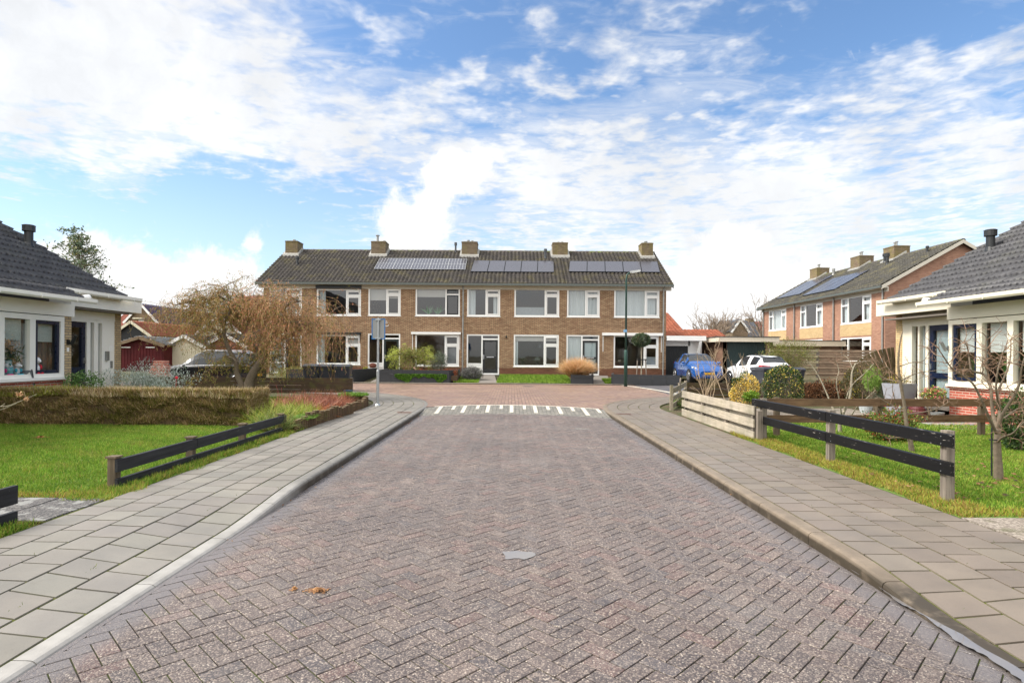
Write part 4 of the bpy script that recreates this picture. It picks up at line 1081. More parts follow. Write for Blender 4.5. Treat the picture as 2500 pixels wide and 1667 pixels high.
    gb = MB(); fr.quad(gb, e[0], e[1], rec-.03, z0+.1, top-.08); fr.quad(gb, e[2], e[3], rec-.03, z0+.1, top-.08); gb.build('glass', GLASS, ef)
    curtain(fr, ef, e[0], e[3], z0, top, rec-.2, CURTAIN)
    mb = MB(); fr.box(mb, e[3]+.12, ye2a, rec-.08, rec+.02, .12, top); pn = mb.build('entrance_panel', cream, root)
    mb = MB(); u_ = (e[3]+.12+ye2a)/2
    if side < 0:
        fr.box(mb, u_-.02, u_+.13, rec+.02, rec+.03, 1.62, 1.78); mb.build('number_plate', WHITE, pn)
        mb = MB(); fr.box(mb, u_-.20, u_-.08, rec+.02, rec+.08, 1.36, 1.62); fr.box(mb, u_+.03, u_+.10, rec+.02, rec+.05, 1.14, 1.34); mb.build('doorbell', GREY, pn)
    mb = MB(); t = top-.09; frame(fr, mb, dy0, dy1-.01, z0, t, rec-.06, rec+.0, .14, [], [(dy0+.14, dy1-.15, z0+.78)], bot=.2)
    fr.box(mb, dy1-.10, dy1-.06, rec, rec+.05, z0+.95, z0+1.1, 1)
    dr = mb.build('front_door', [NAVY, ALLOY], root)
    gb = MB(); fr.quad(gb, dy0+.14, dy1-.15, rec-.04, z0+.2, t-.14); gb.build('door_glass', GLASS, dr)
    if side > 0: curtain(fr, dr, dy0+.14, dy1-.15, z0+.2, t-.14, rec-.1, FROST, wave=.008)
    # wall lamp on the pier
    mb = MB(); u_ = (band_end+YE)/2; zl = 1.88
    fr.box(mb, u_-.03, u_+.03, 0, .05, zl-.10, zl+.02); mb.cyl(fr.p(u_+.02, .08, zl-.10), fr.p(u_+.02, .20, zl+.12), .04, n=10); mb.build('wall_lamp', BLACKP if side < 0 else GREY, root)
    if side < 0:
        mb = MB(); fr.box(mb, u_-.02, u_+.05, 0, .01, 1.60, 1.70); mb.build('number_tile', WHITE, root)
    # roof: one slope, stepping at the entrance
    pt = R(30); S = (side*math.cos(pt), 0, math.sin(pt)); dA, dB = (.10, .55)
    XA, XBb = 11.0*side-side*dA, 11.0*side-side*dB
    YA = 17.08 if side < 0 else 17.36; YBe = 14.28 if side < 0 else 14.70
    YV = 16.55 if side < 0 else 17.0
    LA = 8.4/math.cos(pt)
    eA = (XA, 2, ezA); sA_ = np.array(eA); 
    U = (0, 1, 0)
    roof = tiles('roof', root, (XA, 3.0, ezA), U, S, YV-3.0, LA, ROOFB, per=.155, course=.37, amp=.030)
    ext = (abs(XBb)-abs(XA)); lb = (abs(XA)-abs(XBb))/math.cos(pt)
    t2 = tiles('lower_roof', roof, (XBb, 3.0, ezA-lb*math.sin(pt)), U, S, YBe-3.0, lb+.02, ROOFB, per=.155, course=.23, amp=.030)
    zb2 = ezA-lb*math.sin(pt)
    mb = MB()
    mb.face([(XA, 3, ezA-.05), (XA, YV, ezA-.05), (XA+side*8.4, YV, ezA-.05+8.4*math.tan(pt)), (XA+side*8.4, 3, ezA-.05+8.4*math.tan(pt))])
    mb.face([(XA+side*8.4, 3, ezA+8.4*math.tan(pt)), (XA+side*8.4, YV, ezA+8.4*math.tan(pt)), (XA+side*14, YV, ezA+2.8*math.tan(pt)), (XA+side*14, 3, ezA+2.8*math.tan(pt))])
    mb.face([(XA, YV-.05, ezA-.06), (XA+side*8.4, YV-.05, ezA-.06+8.4*math.tan(pt)), (XA+side*14, YV-.05, ezA+2.8*math.tan(pt)), (XA+side*14, YV-.05, .1), (XA+side*1.0, YV-.05, .1), (XA+side*1.0, YV-.05, ezA-.3)])
    mb.build('roof_deck', plain('roof_underlay_%d' % side, lin(88, 86, 84), .8), roof)
    # gutters
    def gut(x, ya, yb_, z):
        mb = MB(); prof = [(0, .055), (0, -.03), (.03, -.065), (.08, -.07), (.115, -.03), (.12, .05), (.10, .05), (.09, -.02), (.02, -.02), (.012, .055)]
        rows = [[(x-side*o, y, z+h) for o, h in prof] for y in (ya, yb_)]
        mb.grid(rows); mb.face(rows[0]); mb.face(rows[1])
        y = ya+.4
        while y < yb_: 
            mb.box(min(x-side*.118, x-side*.124), max(x-side*.118, x-side*.124), y, y+.03, z-.06, z+.05); y += 1.05
        return mb
    gut(XA, YBe-.1, YA, ezA-.02).build('gutter', white, root); gut(XBb, 3.0, YBe+.32, zb2-.02).build('gutter', white, root)
    mb = MB(); mb.tube([(XBb+side*.05, YBe+.02, zb2+.06), (XBb+side*.05, YBe+.22, zb2+.09), (XBb+side*.12, YBe+.40, zb2+.05)], [.05, .06, .04], 8); mb.build('ridge_end', WHITE, roof)
    # vent pipe
    px, py = (70, 601) if side < 0 else (2418, 612)
    a, b_ = ray(px, py); k = math.tan(pt)*side; Yv = (ezA-k*XA-CAMH)/(b_-a*k)
    pipe(roof, (a*Yv, Yv, CAMH+b_*Yv), .56, .105, 1.45, name='vent_pipe')
    return root
def rowx(px, side, rec=0.0):
    a, b_ = ray(px, 860); return (11.0-rec)*side/a
bungL = bungalow(-1, 'bungalow on the left with dark tiled roof, stuffed toys and lace blind in its window')
bungR = bungalow(1, 'bungalow on the right with cream fascia, red brick plinth and blue framed door')

# ------------------------------------------------------------------ garages right of the terrace
ORANGE = tilemat('orange_pantile', lin(184, 112, 84), lin(150, 84, 64), moss=.35, mossc=lin(110, 88, 64), rough=.7)
FELT = plain('roof_felt', lin(70, 70, 68), .9)
def ribdoor(mb, fr, u0, u1, z0, z1, d, mi=0, step=.10):
    n = int((u1-u0)/step)
    for k in range(n): fr.box(mb, u0+(u1-u0)*k/n+.008, u0+(u1-u0)*(k+1)/n-.008, d-.02, d+.012, z0, z1, mi)
    fr.box(mb, u0, u1, d-.04, d-.015, z0, z1, mi)
BLKDOOR = plain('black_garage_door', lin(28, 31, 34), .5, var=.1); GRNDOOR = plain('green_garage_door', lin(26, 44, 44), .45, var=.1)
BRK_GAR = brick('garage_brick', (lin(116, 88, 72), lin(134, 104, 86)), lin(92, 80, 70))
BEIGE = plain('beige_fascia', lin(216, 204, 184), .6, var=.06)
g1 = thing('garage', 'narrow white framed garage with black door behind the blue hatchback', 'garage', (10, 35, .4))
fr = Fr(xs[4]+.02, 35.0, (1, 0), (0, -1)); GXE = 11.4-fr.o[0]
mb = MB(); fr.box(mb, 0, GXE, -.1, .62, 2.50, 2.74); fr.box(mb, 0, GXE, -5, .60, 2.745, 2.78); 
fr.box(mb, 0, 1.55, -.2, 0, 2.20, 2.50); fr.box(mb, 1.45, 2.05, -.2, 0, .35, 2.50); fr.box(mb, 1.95, GXE, -5, -.2, .3, 2.5)
mb.hexa([fr.p(1.75, .0, .38), fr.p(1.90, .0, .38), fr.p(1.90, .10, .38), fr.p(1.75, .10, .38), fr.p(1.93, .48, 2.5), fr.p(2.08, .48, 2.5), fr.p(2.08, .60, 2.5), fr.p(1.93, .60, 2.5)])
mb.build('canopy', WHITE, g1)
mb = MB(); ribdoor(mb, fr, 0.02, 1.45, .40, 2.20, -.12); mb.build('garage_door', BLKDOOR, g1)
g2 = thing('garage', 'brick garage with wide dark green door beside the white hatchback', 'garage', (13, 33, .4))
fr = Fr(11.95, 33.0, (1, 0), (0, -1))
mb = MB(); mb.box(11.95, 12.10, 33.0, 38, .2, 2.42); fr.box(mb, 2.35, 2.75, -.2, 0, .2, 2.42); fr.box(mb, 0, .14, -.2, 0, .2, 2.42); mb.box(14.55, 14.7, 33, 38, .2, 2.42); mb.box(11.95, 14.7, 37.9, 38, .2, 2.42)
mb.build('brick_wall', BRK_GAR, g2)
mb = MB(); mb.box(11.55, 14.95, 32.75, 38.1, 2.42, 2.68); mb.build('fascia', BEIGE, g2)
mb = MB(); mb.box(11.50, 15.0, 32.70, 38.1, 2.682, 2.72); mb.build('roof', FELT, g2)
mb = MB(); ribdoor(mb, fr, .14, 2.35, .34, 2.42, -.08, step=.085); mb.build('garage_door', GRNDOOR, g2)
g3 = thing('garage', 'low brick garage with long beige fascia reaching the right hand row', 'garage', (19, 38, .4))
mb = MB(); mb.box(15.2, 21.5, 38.3, 43, .2, 2.30); mb.build('brick_wall', BRK_GAR, g3)
mb = MB(); mb.box(15.05, 21.66, 38.0, 43.2, 2.30, 2.64); mb.build('fascia', BEIGE, g3)
mb = MB(); mb.box(15.0, 21.67, 37.95, 43.2, 2.642, 2.68); mb.build('roof', FELT, g3)

# ------------------------------------------------------------------ houses further off
WALLB = brick('far_brown_brick', (lin(120, 104, 84), lin(138, 118, 94)), lin(110, 100, 86))
WALLR = brick('far_red_brick', (lin(150, 92, 74), lin(166, 108, 86)), lin(140, 120, 104))
PURPLE = tilemat('purple_tile', lin(104, 100, 128), lin(84, 82, 108), rough=.4)
SLATE = tilemat('slate_blue_tile', lin(104, 108, 116), lin(78, 82, 90), rough=.5)
BLACKW = plain('black_boards', lin(24, 25, 28), .6)
MAROON = wood('maroon_boards', lin(76, 24, 28), lin(94, 34, 38), axis=2)
CREAMB = plain('cream_boards', lin(214, 206, 182), .6, var=.08)
def gable(name, label, x0, x1, y0, y1, zb, ze, zr, wallm, roofm, ridge='y', verge=.15, edge=WHITE, over=.25, cat='house', boards=False, group=None):
    """simple gabled building; ridge along 'y' (gable towards the camera) or along 'x' (slope towards the camera)"""
    root = thing(name, label, cat, ((x0+x1)/2, (y0+y1)/2, zb), 0, group)
    mb = MB()
    if ridge == 'y':
        xm = (x0+x1)/2; h = math.atan2(zr-ze, (x1-x0)/2)
        for y in (y0, y1): mb.face([(x0, y, zb), (x1, y, zb), (x1, y, ze), (xm, y, zr), (x0, y, ze)])
        for x in (x0, x1): mb.face([(x, y0, zb), (x, y1, zb), (x, y1, ze), (x, y0, ze)])
        wl = mb.build('wall', wallm, root)
        L = math.hypot((x1-x0)/2, zr-ze)+over; c, s_ = math.cos(h), math.sin(h)
        r1 = tiles('roof', root, (x0-over*c, y0-verge, ze-over*s_+.03), (0, 1, 0), (c, 0, s_), y1-y0+2*verge, L, roofm, per=.28)
        tiles('roof_slope', r1, (x1+over*c, y0-verge, ze-over*s_+.03), (0, 1, 0), (-c, 0, s_), y1-y0+2*verge, L, roofm, per=.28)
        mb = MB()
        for sg, xa in ((1, x0), (-1, x1)):
            a = (xa-sg*over*c, y0-verge-.02, ze-over*s_-.06); b_ = (xm, y0-verge-.02, zr-.06); mb.beam(a, b_, .05, .20, up=(0, 0, 1))
        mb.build('barge_board', edge, root)
    else:
        ym = (y0+y1)/2; h = math.atan2(zr-ze, (y1-y0)/2)
        for x in (x0, x1): mb.face([(x, y0, zb), (x, y1, zb), (x, y1, ze), (x, ym, zr), (x, y0, ze)])
        for y in (y0, y1): mb.face([(x0, y, zb), (x1, y, zb), (x1, y, ze), (x0, y, ze)])
        mb.build('wall', wallm, root)
        L = math.hypot((y1-y0)/2, zr-ze)+over; c, s_ = math.cos(h), math.sin(h)
        r1 = tiles('roof', root, (x0-verge, y0-over*c, ze-over*s_+.03), (1, 0, 0), (0, c, s_), x1-x0+2*verge, L, roofm, per=.28)
        tiles('roof_slope', r1, (x0-verge, y1+over*c, ze-over*s_+.03), (1, 0, 0), (0, -c, s_), x1-x0+2*verge, L, roofm, per=.28)
        mb = MB(); mb.box(x0-verge, x1+verge, y0-over*c-.05, y0-over*c+.02, ze-over*s_-.08, ze-over*s_+.02); mb.build('gutter', edge, root)
    return root, r1
def X_(px, Y, py=800): return ony(px, py, Y)[0]
def Z_(px, py, Y): return ony(px, py, Y)[2]
# orange roofs seen between the terrace and the right row
gable('orange_roof_house', 'tall orange tiled roof rising behind the end of the terrace', X_(1560, 46), X_(1664, 46), 46, 55, .3, Z_(1650, 806, 46), Z_(1650, 764, 50), WALLR, ORANGE, 'x', .1)
gable('orange_roof_shed', 'low long orange tiled roof behind the flat garages', X_(1600, 42), X_(1774, 42), 42, 46.5, .3, Z_(1700, 826, 42), Z_(1700, 805.5, 44.2), WALLR, ORANGE, 'x', .1, cat='outbuilding')
hr, rf = gable('far_house', 'far small house with slate grey roof and front gable behind the garages', X_(1788, 70), X_(1868, 70), 70, 78, .3, Z_(1820, 822, 70), Z_(1820, 783, 74), WALLB, SLATE, 'x', .1)
gable('dormer_house', 'far brown gable front with white verge boards beside slate roof', X_(1788, 66), X_(1826, 66), 66, 70, .3, Z_(1800, 806, 66), Z_(1800, 779, 66), WALLB, SLATE, 'y', .1)
gable('red_roof_house', 'far reddish roof just left of the right hand row', X_(1838, 84), X_(1905, 84), 84, 92, .3, Z_(1860, 812, 84), Z_(1860, 786, 88), WALLR, tilemat('dull_red_tile', lin(160, 96, 84), lin(134, 78, 68)), 'x', .1)
chimney(rf, X_(1822, 74), X_(1836, 74), 73.5, 74.5, Z_(1829, 795, 74), Z_(1829, 778, 74), BRICKC, (), False)

# left background: sheds, garage, houses
def lh(px, py, Y): return ony(px, py, Y)
gh, _ = gable('purple_roof_house', 'distant house with purple glazed roof tiles and brown gable', X_(309, 58), X_(385, 58), 58, 82, .3, Z_(320, 783, 58), Z_(346, 742, 58), WALLB, PURPLE, 'y', .25)
mb = MB(); mb.box(X_(331, 58), X_(354, 58), 57.5, 57.95, Z_(340, 779, 58), Z_(340, 776, 58)); mb.build('window_hood', CREAMB, gh)
mb = MB(); mb.box(X_(339, 58), X_(352, 58), 57.93, 58.0, Z_(340, 790, 58), Z_(340, 781, 58)); mb.build('window', WHITE, gh)
gable('orange_house', 'distant red tiled roof between the bungalow and the purple roof', X_(270, 70), X_(318, 70), 70, 76, .3, Z_(300, 800, 70), Z_(300, 762, 73), WALLR, tilemat('brick_red_tile', lin(172, 104, 86), lin(150, 86, 72)), 'x', .1)
gable('black_barn', 'black boarded barn with orange tiled roof and white scalloped verge', X_(277, 46), X_(368, 46), 46, 62, .3, Z_(290, 816, 46), Z_(322, 784, 46), BLACKW, ORANGE, 'y', .2, edge=CREAMB, over=.2, cat='barn')
sh, _ = gable('maroon_shed', 'maroon boarded shed with double doors and low grey roof', X_(293, 38), X_(400, 38), 38, 44, .3, Z_(300, 839, 38), Z_(338, 822, 38), MAROON, tilemat('grey_sheet', lin(150, 152, 152), lin(128, 130, 130)), 'y', .3, edge=wood('grey_board', lin(110, 92, 74), lin(140, 122, 100)), cat='shed')
mb = MB()
for a, b_ in ((298, 320), (358, 379)): mb.box(X_(a, 38), X_(b_, 38), 37.93, 37.98, Z_(a, 849, 38), Z_(a, 846.5, 38))
mb.build('door_hinge', WHITE, sh)
mb = MB()
for k in range(14): x = X_(296, 38)+(X_(396, 38)-X_(296, 38))*k/13; mb.box(x-.012, x+.012, 37.97, 37.998, .4, Z_(300, 843, 38))
mb.build('cover_strip', MAROON, sh)
cg, _ = gable('cream_garage', 'cream garage with ribbed door and shallow white gable', X_(408, 39), X_(499, 39), 39, 45, .3, Z_(420, 842, 39), Z_(452, 818, 39), CREAMB, SLATE, 'y', .25, cat='garage')
mb = MB(); ribdoor(mb, Fr(X_(411, 39), 39, (1, 0), (0, -1)), .05, 2.2, .35, Z_(420, 843, 39), .02, step=.12); mb.build('garage_door', CREAMB, cg)
gable('brown_garage', 'brown brick garage with shallow white verge behind the willow', X_(502, 40), X_(602, 40), 40, 46, .3, Z_(510, 843, 40), Z_(552, 814, 40), WALLR, SLATE, 'y', .25, cat='garage')
gable('white_house', 'white rendered house half hidden behind the weeping tree', X_(484, 52), X_(590, 52), 52, 60, .3, Z_(500, 812, 52), Z_(515, 768, 52), CREAMB, tilemat('terracotta_tile', lin(160, 96, 74), lin(136, 82, 64)), 'y', .2)
gable('hidden_red_house', 'red tiled house roof showing above the weeping tree beside the terrace', X_(545, 62), X_(640, 62), 62, 70, .3, Z_(560, 790, 62), Z_(560, 723, 66), WALLR, tilemat('faded_red_tile', lin(164, 104, 82), lin(140, 88, 70)), 'x', .1)
# ================================================================== PLANTS
def unit(v): return v/np.maximum(np.linalg.norm(v, axis=1, keepdims=True), 1e-9)
def rcols(n, cols, wts=None, var=.15):
    cols = np.array(cols, float); k = rng.choice(len(cols), n, p=None if wts is None else np.array(wts, float)/sum(wts))
    return cols[k]*rng.uniform(1-var, 1+var, (n, 1))
def leaves(name, P, ln, wd, cols, mat, parent=None, direc=None, mixr=1.0, world=True):
    """rhombus leaves, bent along the middle"""
    n = len(P); a = unit(rng.normal(size=(n, 3)))
    if direc is not None: a = unit(a*mixr+direc)
    b_ = unit(np.cross(a, rng.normal(size=(n, 3)))); ln = np.broadcast_to(ln, n)[:, None]*rng.uniform(.6, 1.3, (n, 1)); wd = np.broadcast_to(wd, n)[:, None]*rng.uniform(.7, 1.2, (n, 1))
    V = np.stack([P-a*ln/2, P-b_*wd/2, P+a*ln/2, P+b_*wd/2], 1).reshape(-1, 3)
    return npmesh(name, V, np.arange(4*n).reshape(n, 4), mat, parent, cols, world=world)
def blades(name, P, D, ln, wd, cols, mat, parent=None, bend=.35, world=True):
    """grass blades: two faces, bending over"""
    n = len(P); ln = np.broadcast_to(ln, n)[:, None]*1.0; wd = np.broadcast_to(wd, n)[:, None]
    D = unit(D); s_ = unit(np.cross(D, rng.normal(size=(n, 3)))); out = unit(np.cross(s_, D))*bend
    m_ = P+D*ln*.55+out*ln*.12; t = P+D*ln*.92+out*ln*.55
    V = np.stack([P-s_*wd/2, P+s_*wd/2, m_+s_*wd*.38, m_-s_*wd*.38, t], 1).reshape(-1, 3)
    i = np.arange(n)*5; q = np.stack([i, i+1, i+2, i+3], 1); q2 = np.stack([i+3, i+2, i+4, i+4], 1)
    # second face as triangle: keep quads and triangles apart
    F3 = np.vstack([np.stack([i, i+1, i+2], 1), np.stack([i, i+2, i+3], 1), np.stack([i+3, i+2, i+4], 1)])
    return npmesh(name, V, F3, mat, parent, np.vstack([cols, cols, cols]), world=world)
GRASSM = leafmat('grass_blade', .55, .3, spec=.25); LEAFM = leafmat('leaf', .45, .28); GLOSSL = leafmat('glossy_leaf', .3, .15, spec=.5); DRYM = leafmat('dry_stem', .8, .15, spec=.15)
def noise2(x, y, s=1.0):
    return (np.sin(x*1.7*s+1.3*np.sin(y*2.1*s))+np.sin(y*2.3*s+1.7*np.sin(x*1.1*s+2))+np.sin((x+y)*3.7*s)*.5)/2.5
G1 = [lin(112, 148, 44), lin(134, 166, 58), lin(92, 128, 38), lin(162, 180, 82), lin(76, 106, 34)]
def lawn(name, label, box, dens, inside, z=.08, h=(.035, .07), straw=.06, near_edge=None, w=.006):
    x0, x1, y0, y1 = box; n = int((x1-x0)*(y1-y0)*dens); x = rng.uniform(x0, x1, n); y = rng.uniform(y0, y1, n)
    k = inside(x, y); x, y = x[k], y[k]; n = len(x)
    cl = noise2(x, y, 1.6)*.5+noise2(x, y, 6)*.4; P = np.stack([x, y, np.full(n, z) if not callable(z) else z(x, y)], 1)
    D = rng.normal(size=(n, 3))*[.45, .45, .1]+[0, 0, 1]
    D[:, 0] += noise2(x, y, 4)*.35; D[:, 1] += noise2(y, x, 5)*.35
    ln = rng.uniform(h[0], h[1], n)*(1+.3*cl)
    c = rcols(n, G1, [4, 3, 3, 1.5, 2]); c *= (1+.26*cl)[:, None]; yl = (rng.random(n) < np.clip(noise2(x+3, y*1.3, 2.2)*.6, 0, .5)); c[yl] = rcols(yl.sum(), [lin(160, 168, 74), lin(142, 146, 66), lin(120, 122, 58)])
    s_ = rng.random(n) < straw*(1+1.5*np.clip(cl, 0, 1)); c[s_] = rcols(s_.sum(), [lin(176, 160, 84), lin(150, 130, 70), lin(168, 168, 70)])
    if near_edge is not None:
        e = near_edge(x, y) & (rng.random(n) < .6); c[e] = rcols(e.sum(), [lin(176, 166, 70), lin(168, 142, 80), lin(150, 160, 60), lin(140, 108, 60)]); ln[e] *= 1.3
    o = blades(name, P, D, ln, w, c, GRASSM); tag(o, label, 'grass', kind='stuff'); return o
# under the blades: green turf sheets
m, g, b = newmat('turf'); p = pos(g)
g.put(b, 'Base Color', g.mix(g.mapr(g.noise(p, 12, 5, .7), .35, .65), lin(80, 110, 34), lin(108, 130, 50))); b.inputs['Roughness'].default_value = .95; bumpn(g, b, g.noise(p, 60, 4, .7), .02, .8)
TURF = m
def sheet(name, pts, z, mat):
    mb = MB(); mb.face([(x, y, z if not callable(z) else z(x, y)) for x, y in pts]); return struct(mb.build(name, mat))
sheet('turf', [(-4.14, 6.04), (-4.14, 11.3), (-5.0, 12.3), (-15, 12.3), (-15, 6.04)], .084, TURF)
sheet('turf', [(-4.14, .5), (-4.14, 5.1), (-4.7, 5.18), (-12, 5.18), (-12, .5)], .084, TURF)
sheet('turf', [(4.26, 5.55), (16, 5.55), (16, 14.6), (9.5, 14.6), (4.5, 12.2), (4.26, 11)], .084, TURF)
lawn('grass', 'short green lawn left of the pavement in front of the clipped brown hedge', (-11.6, -4.12, 5.98, 12.2), 5200, lambda x, y: (x > -.90*y-.4) & (x < -4.16+.06*np.sin(y*5)) & ((y > 6.04) ), near_edge=lambda x, y: (y < 6.22+.06*np.sin(x*9)))
lawn('grass', 'grass along the foot of the weathered rail fence at the pavement edge', (-4.55, -4.0, 5.9, 11.6), 5500, lambda x, y: (x < -4.10+.07*np.sin(y*4.3)+.05*np.sin(y*11)), h=(.04, .10), straw=.25)
lawn('grass', 'small grass patch under the lower left rail fence', (-5.2, -3.98, 2.6, 5.2), 6500, lambda x, y: (x < -4.10+.05*np.sin(y*6)) & (y < 5.12+.05*np.sin(x*9)), h=(.05, .10), straw=.15)
lawn('grass', 'green lawn behind the black rail fence on the right', (4.2, 11.8, 5.5, 11.6), 5600, lambda x, y: (x < .90*y+.6) & (x > 4.26+.05*np.sin(y*5)) & (y > 5.56+.05*np.sin(x*7)), near_edge=lambda x, y: (x < 4.75) | (y < 5.8), straw=.08)
lawn('grass', 'lawn strip behind the brown rail fence in front of the right bungalow', (4.6, 13.5, 11.5, 14.6), 1500, lambda x, y: (x > 5.2) & ((y < 13.1) | (x < 8)) & (x < .9*y), w=.010, h=(.04, .08))
lawn('grass', 'overgrown grass behind the log edging beside the dark fence', (-9, -5.2, 13.2, 20), 900, lambda x, y: (x > -y*.6), w=.012, h=(.06, .12))

# ---- rail fences
WOODB = wood('black_stained_wood', lin(11, 11, 13), lin(18, 18, 21), axis=1, wear=-.5, wearc=lin(150, 144, 136), rough=.5, spec=.3)
WOODG = wood('weathered_dark_wood', lin(32, 33, 37), lin(52, 53, 57), axis=1, wear=-.6, wearc=lin(136, 132, 128), rough=.6)
POSTG = wood('grey_post_wood', lin(104, 96, 87), lin(146, 137, 126), axis=2, rough=.8)
POSTB = wood('brown_post_wood', lin(84, 74, 60), lin(118, 104, 86), axis=2, rough=.8)
WOODBR = wood('brown_rail_wood', lin(86, 66, 48), lin(122, 98, 74), axis=0, rough=.7)
WOODP = wood('pale_board_wood', lin(158, 149, 134), lin(186, 177, 160), axis=1, green=.25, rough=.8)
WOODM = wood('mossy_board_wood', lin(58, 46, 36), lin(82, 66, 50), axis=0, green=.45, rough=.85)
f1 = thing('rail_fence', 'weathered dark two rail fence with capped posts along the left lawn', 'fence', (-4.4, 6.5, .08))
for y in (6.52, 8.08, 9.62, 11.22):
    mb = MB(); mb.box(-4.465, -4.375, y-.045, y+.045, .03, .425); mb.box(-4.48, -4.36, y-.06, y+.06, .425, .445)
    mb.build('post', POSTB, f1)
for a, b_ in ((6.46, 8.10), (8.11, 11.30)):
    for z0, z1, nm in ((.275, .415, 'rail'), (.10, .20, 'rail')):
        mb = MB(); mb.hexa([(-4.373, a, z0), (-4.343, a, z0+.0), (-4.343, b_, z0), (-4.373, b_, z0), (-4.373, a, z1), (-4.343, a, z1-.004), (-4.343, b_, z1-.004), (-4.373, b_, z1)]); mb.build(nm, WOODG, f1)
f2 = thing('rail_fence', 'end of dark two rail fence at the lower left corner', 'fence', (-4.4, 5, .08))
for y in (4.93, 3.3, 1.7):
    mb = MB(); mb.box(-4.46, -4.375, y-.045, y+.045, .03, .425); mb.box(-4.475, -4.36, y-.06, y+.06, .425, .445); mb.build('post', POSTB, f2)
for z0, z1 in ((.265, .425), (.085, .20)):
    mb = MB(); mb.box(-4.373, -4.335, 1.0, 5.15, z0, z1); mb.build('rail', WOODG, f2)
f3 = thing('rail_fence', 'black painted two rail fence with grey posts along the right pavement', 'fence', (4.6, 8.5, .08))
for y in (6.19, 8.46, 10.72):
    mb = MB(); mb.box(4.565, 4.655, y-.045, y+.045, .0, .835); mb.build('post', POSTG, f3)
for a, b_ in ((6.03, 8.44), (8.455, 11.05)):
    for z0, z1 in ((.665, .81), (.375, .52)):
        mb = MB(); e = .008
        mb.hexa([(4.525, a, z0+e), (4.562, a, z0), (4.562, b_, z0), (4.525, b_, z0+e), (4.525, a, z1-e), (4.562, a, z1), (4.562, b_, z1), (4.525, b_, z1-e)])
        n_ = MB()
        for yy in (a+.14, b_-.14):
            for zz in (z0+.035, z1-.035): mb.cyl((4.521, yy, zz), (4.527, yy, zz), .006, n=6, mi=1)
        mb.build('rail', [WOODB, GALV], f3)
f4 = thing('board_fence', 'low pale board fence between the pavement corner and the black rails', 'fence', (4.4, 13, .08))
ya, yb_ = 10.62, 15.1
for k, (z0, z1) in enumerate(((.06, .235), (.31, .46), (.54, .70))):
    for a, c in ((ya, 12.1), (12.105, yb_)) if k == 0 else ((ya, yb_),):
        mb = MB(); mb.hexa([(4.385, a, z0), (4.41, a, z0), (4.41, c, z0), (4.385, c, z0), (4.385, a, z1), (4.41, a, z1), (4.41, c, z1+.01), (4.385, c, z1+.01)]); mb.build('board', WOODP, f4)
for y in (10.75, 12.1, 13.6, 14.95):
    mb = MB(); mb.box(4.412, 4.48, y-.035, y+.035, .0, .69); mb.build('post', POSTG, f4)
for z0, z1 in ((.215, .33), (.44, .56)):
    mb = MB(); mb.box(4.484, 4.505, ya+.05, yb_-.05, z0, z1); mb.build('back_board', WOODP, f4)
mb = MB(); mb.box(4.43, 4.52, 10.53, 10.62, .0, .62); mb.build('post', POSTG, f4)
f5 = thing('rail_fence', 'natural brown two rail fence across the lawn towards the right bungalow', 'fence', (8, 11.3, .08))
for x in (5.03, 7.05, 9.15, 11.2):
    mb = MB(); y = 11.05+.13*(x-5)*.55; mb.box(x-.045, x+.045, y+.02, y+.11, .0, .83); mb.build('post', POSTB, f5)
for z0, z1 in ((.665, .81), (.36, .50)):
    for a, c in ((4.64, 7.04), (7.045, 9.14), (9.145, 11.6)):
        mb = MB(); fy = lambda x: 11.05+.13*(x-5)*.55; mb.hexa([(a, fy(a)-.02, z0), (c, fy(c)-.02, z0), (c, fy(c)+.018, z0), (a, fy(a)+.018, z0), (a, fy(a)-.02, z1), (c, fy(c)-.02, z1), (c, fy(c)+.018, z1), (a, fy(a)+.018, z1)]); mb.build('rail', WOODBR, f5)
# old grey fence piece at the pavement corner, with a leaning pole
f6 = thing('board_fence', 'short old grey board fence turning the pavement corner beside a leaning pole', 'fence', (4.6, 16.6, .08))
q0, q1, q2 = (4.47, 16.35), (5.35, 18.6), (6.25, 21.0)
OLDG = wood('old_grey_wood', lin(120, 112, 98), lin(166, 156, 138), axis=1, green=.3)
for (ax, ay), (bx, by) in ((q0, q1), (q1, q2)):
    for z0, z1 in ((.16, .30), (.37, .50), (.57, .73)):
        mb = MB(); mb.beam((ax, ay, (z0+z1)/2-.04), (bx, by, (z0+z1)/2-.04), .025, z1-z0); mb.build('board', OLDG, f6)
for x, y, h in ((4.47, 16.33, .78), (5.35, 18.62, .74), (6.22, 20.9, .72)):
    mb = MB(); mb.box(x-.04, x+.04, y+.02, y+.10, .0, h); mb.build('post', OLDG, f6)
mb = MB(); a = onz(1654, 987, .08); t_ = ony(1662, 922, a[1]+.1); mb.tube([a, t_], [.028, .024], 8); tag(mb.build('wooden_pole', POSTG), 'thin weathered pole leaning behind the old grey corner fence', 'pole')
f7 = thing('board_fence', 'dark mossy board fence behind the round bushes on the right', 'fence', (9, 21.1, .08))
for z0, z1 in ((.0, .207), (.213, .427), (.433, .64)):
    mb = MB(); mb.box(6.25, 15.5, 21.05, 21.08, z0, z1); mb.build('board', WOODM, f7)
for x in (6.3, 8.2, 10.1, 12.0, 13.9): mb = MB(); mb.box(x-.045, x+.045, 21.085, 21.17, .0, .64); mb.build('post', WOODM, f7)
f8 = thing('board_fence', 'dark mossy board fence behind the weeping tree on the left', 'fence', (-9, 22.5, .08))
xe = ony(861, 930, 22.5)[0]
for z0, z1 in ((.06, .212), (.218, .372), (.378, .522), (.528, .66)):
    mb = MB(); mb.box(-14.2, xe, 22.48, 22.505, z0, z1); mb.build('board', WOODM, f8)
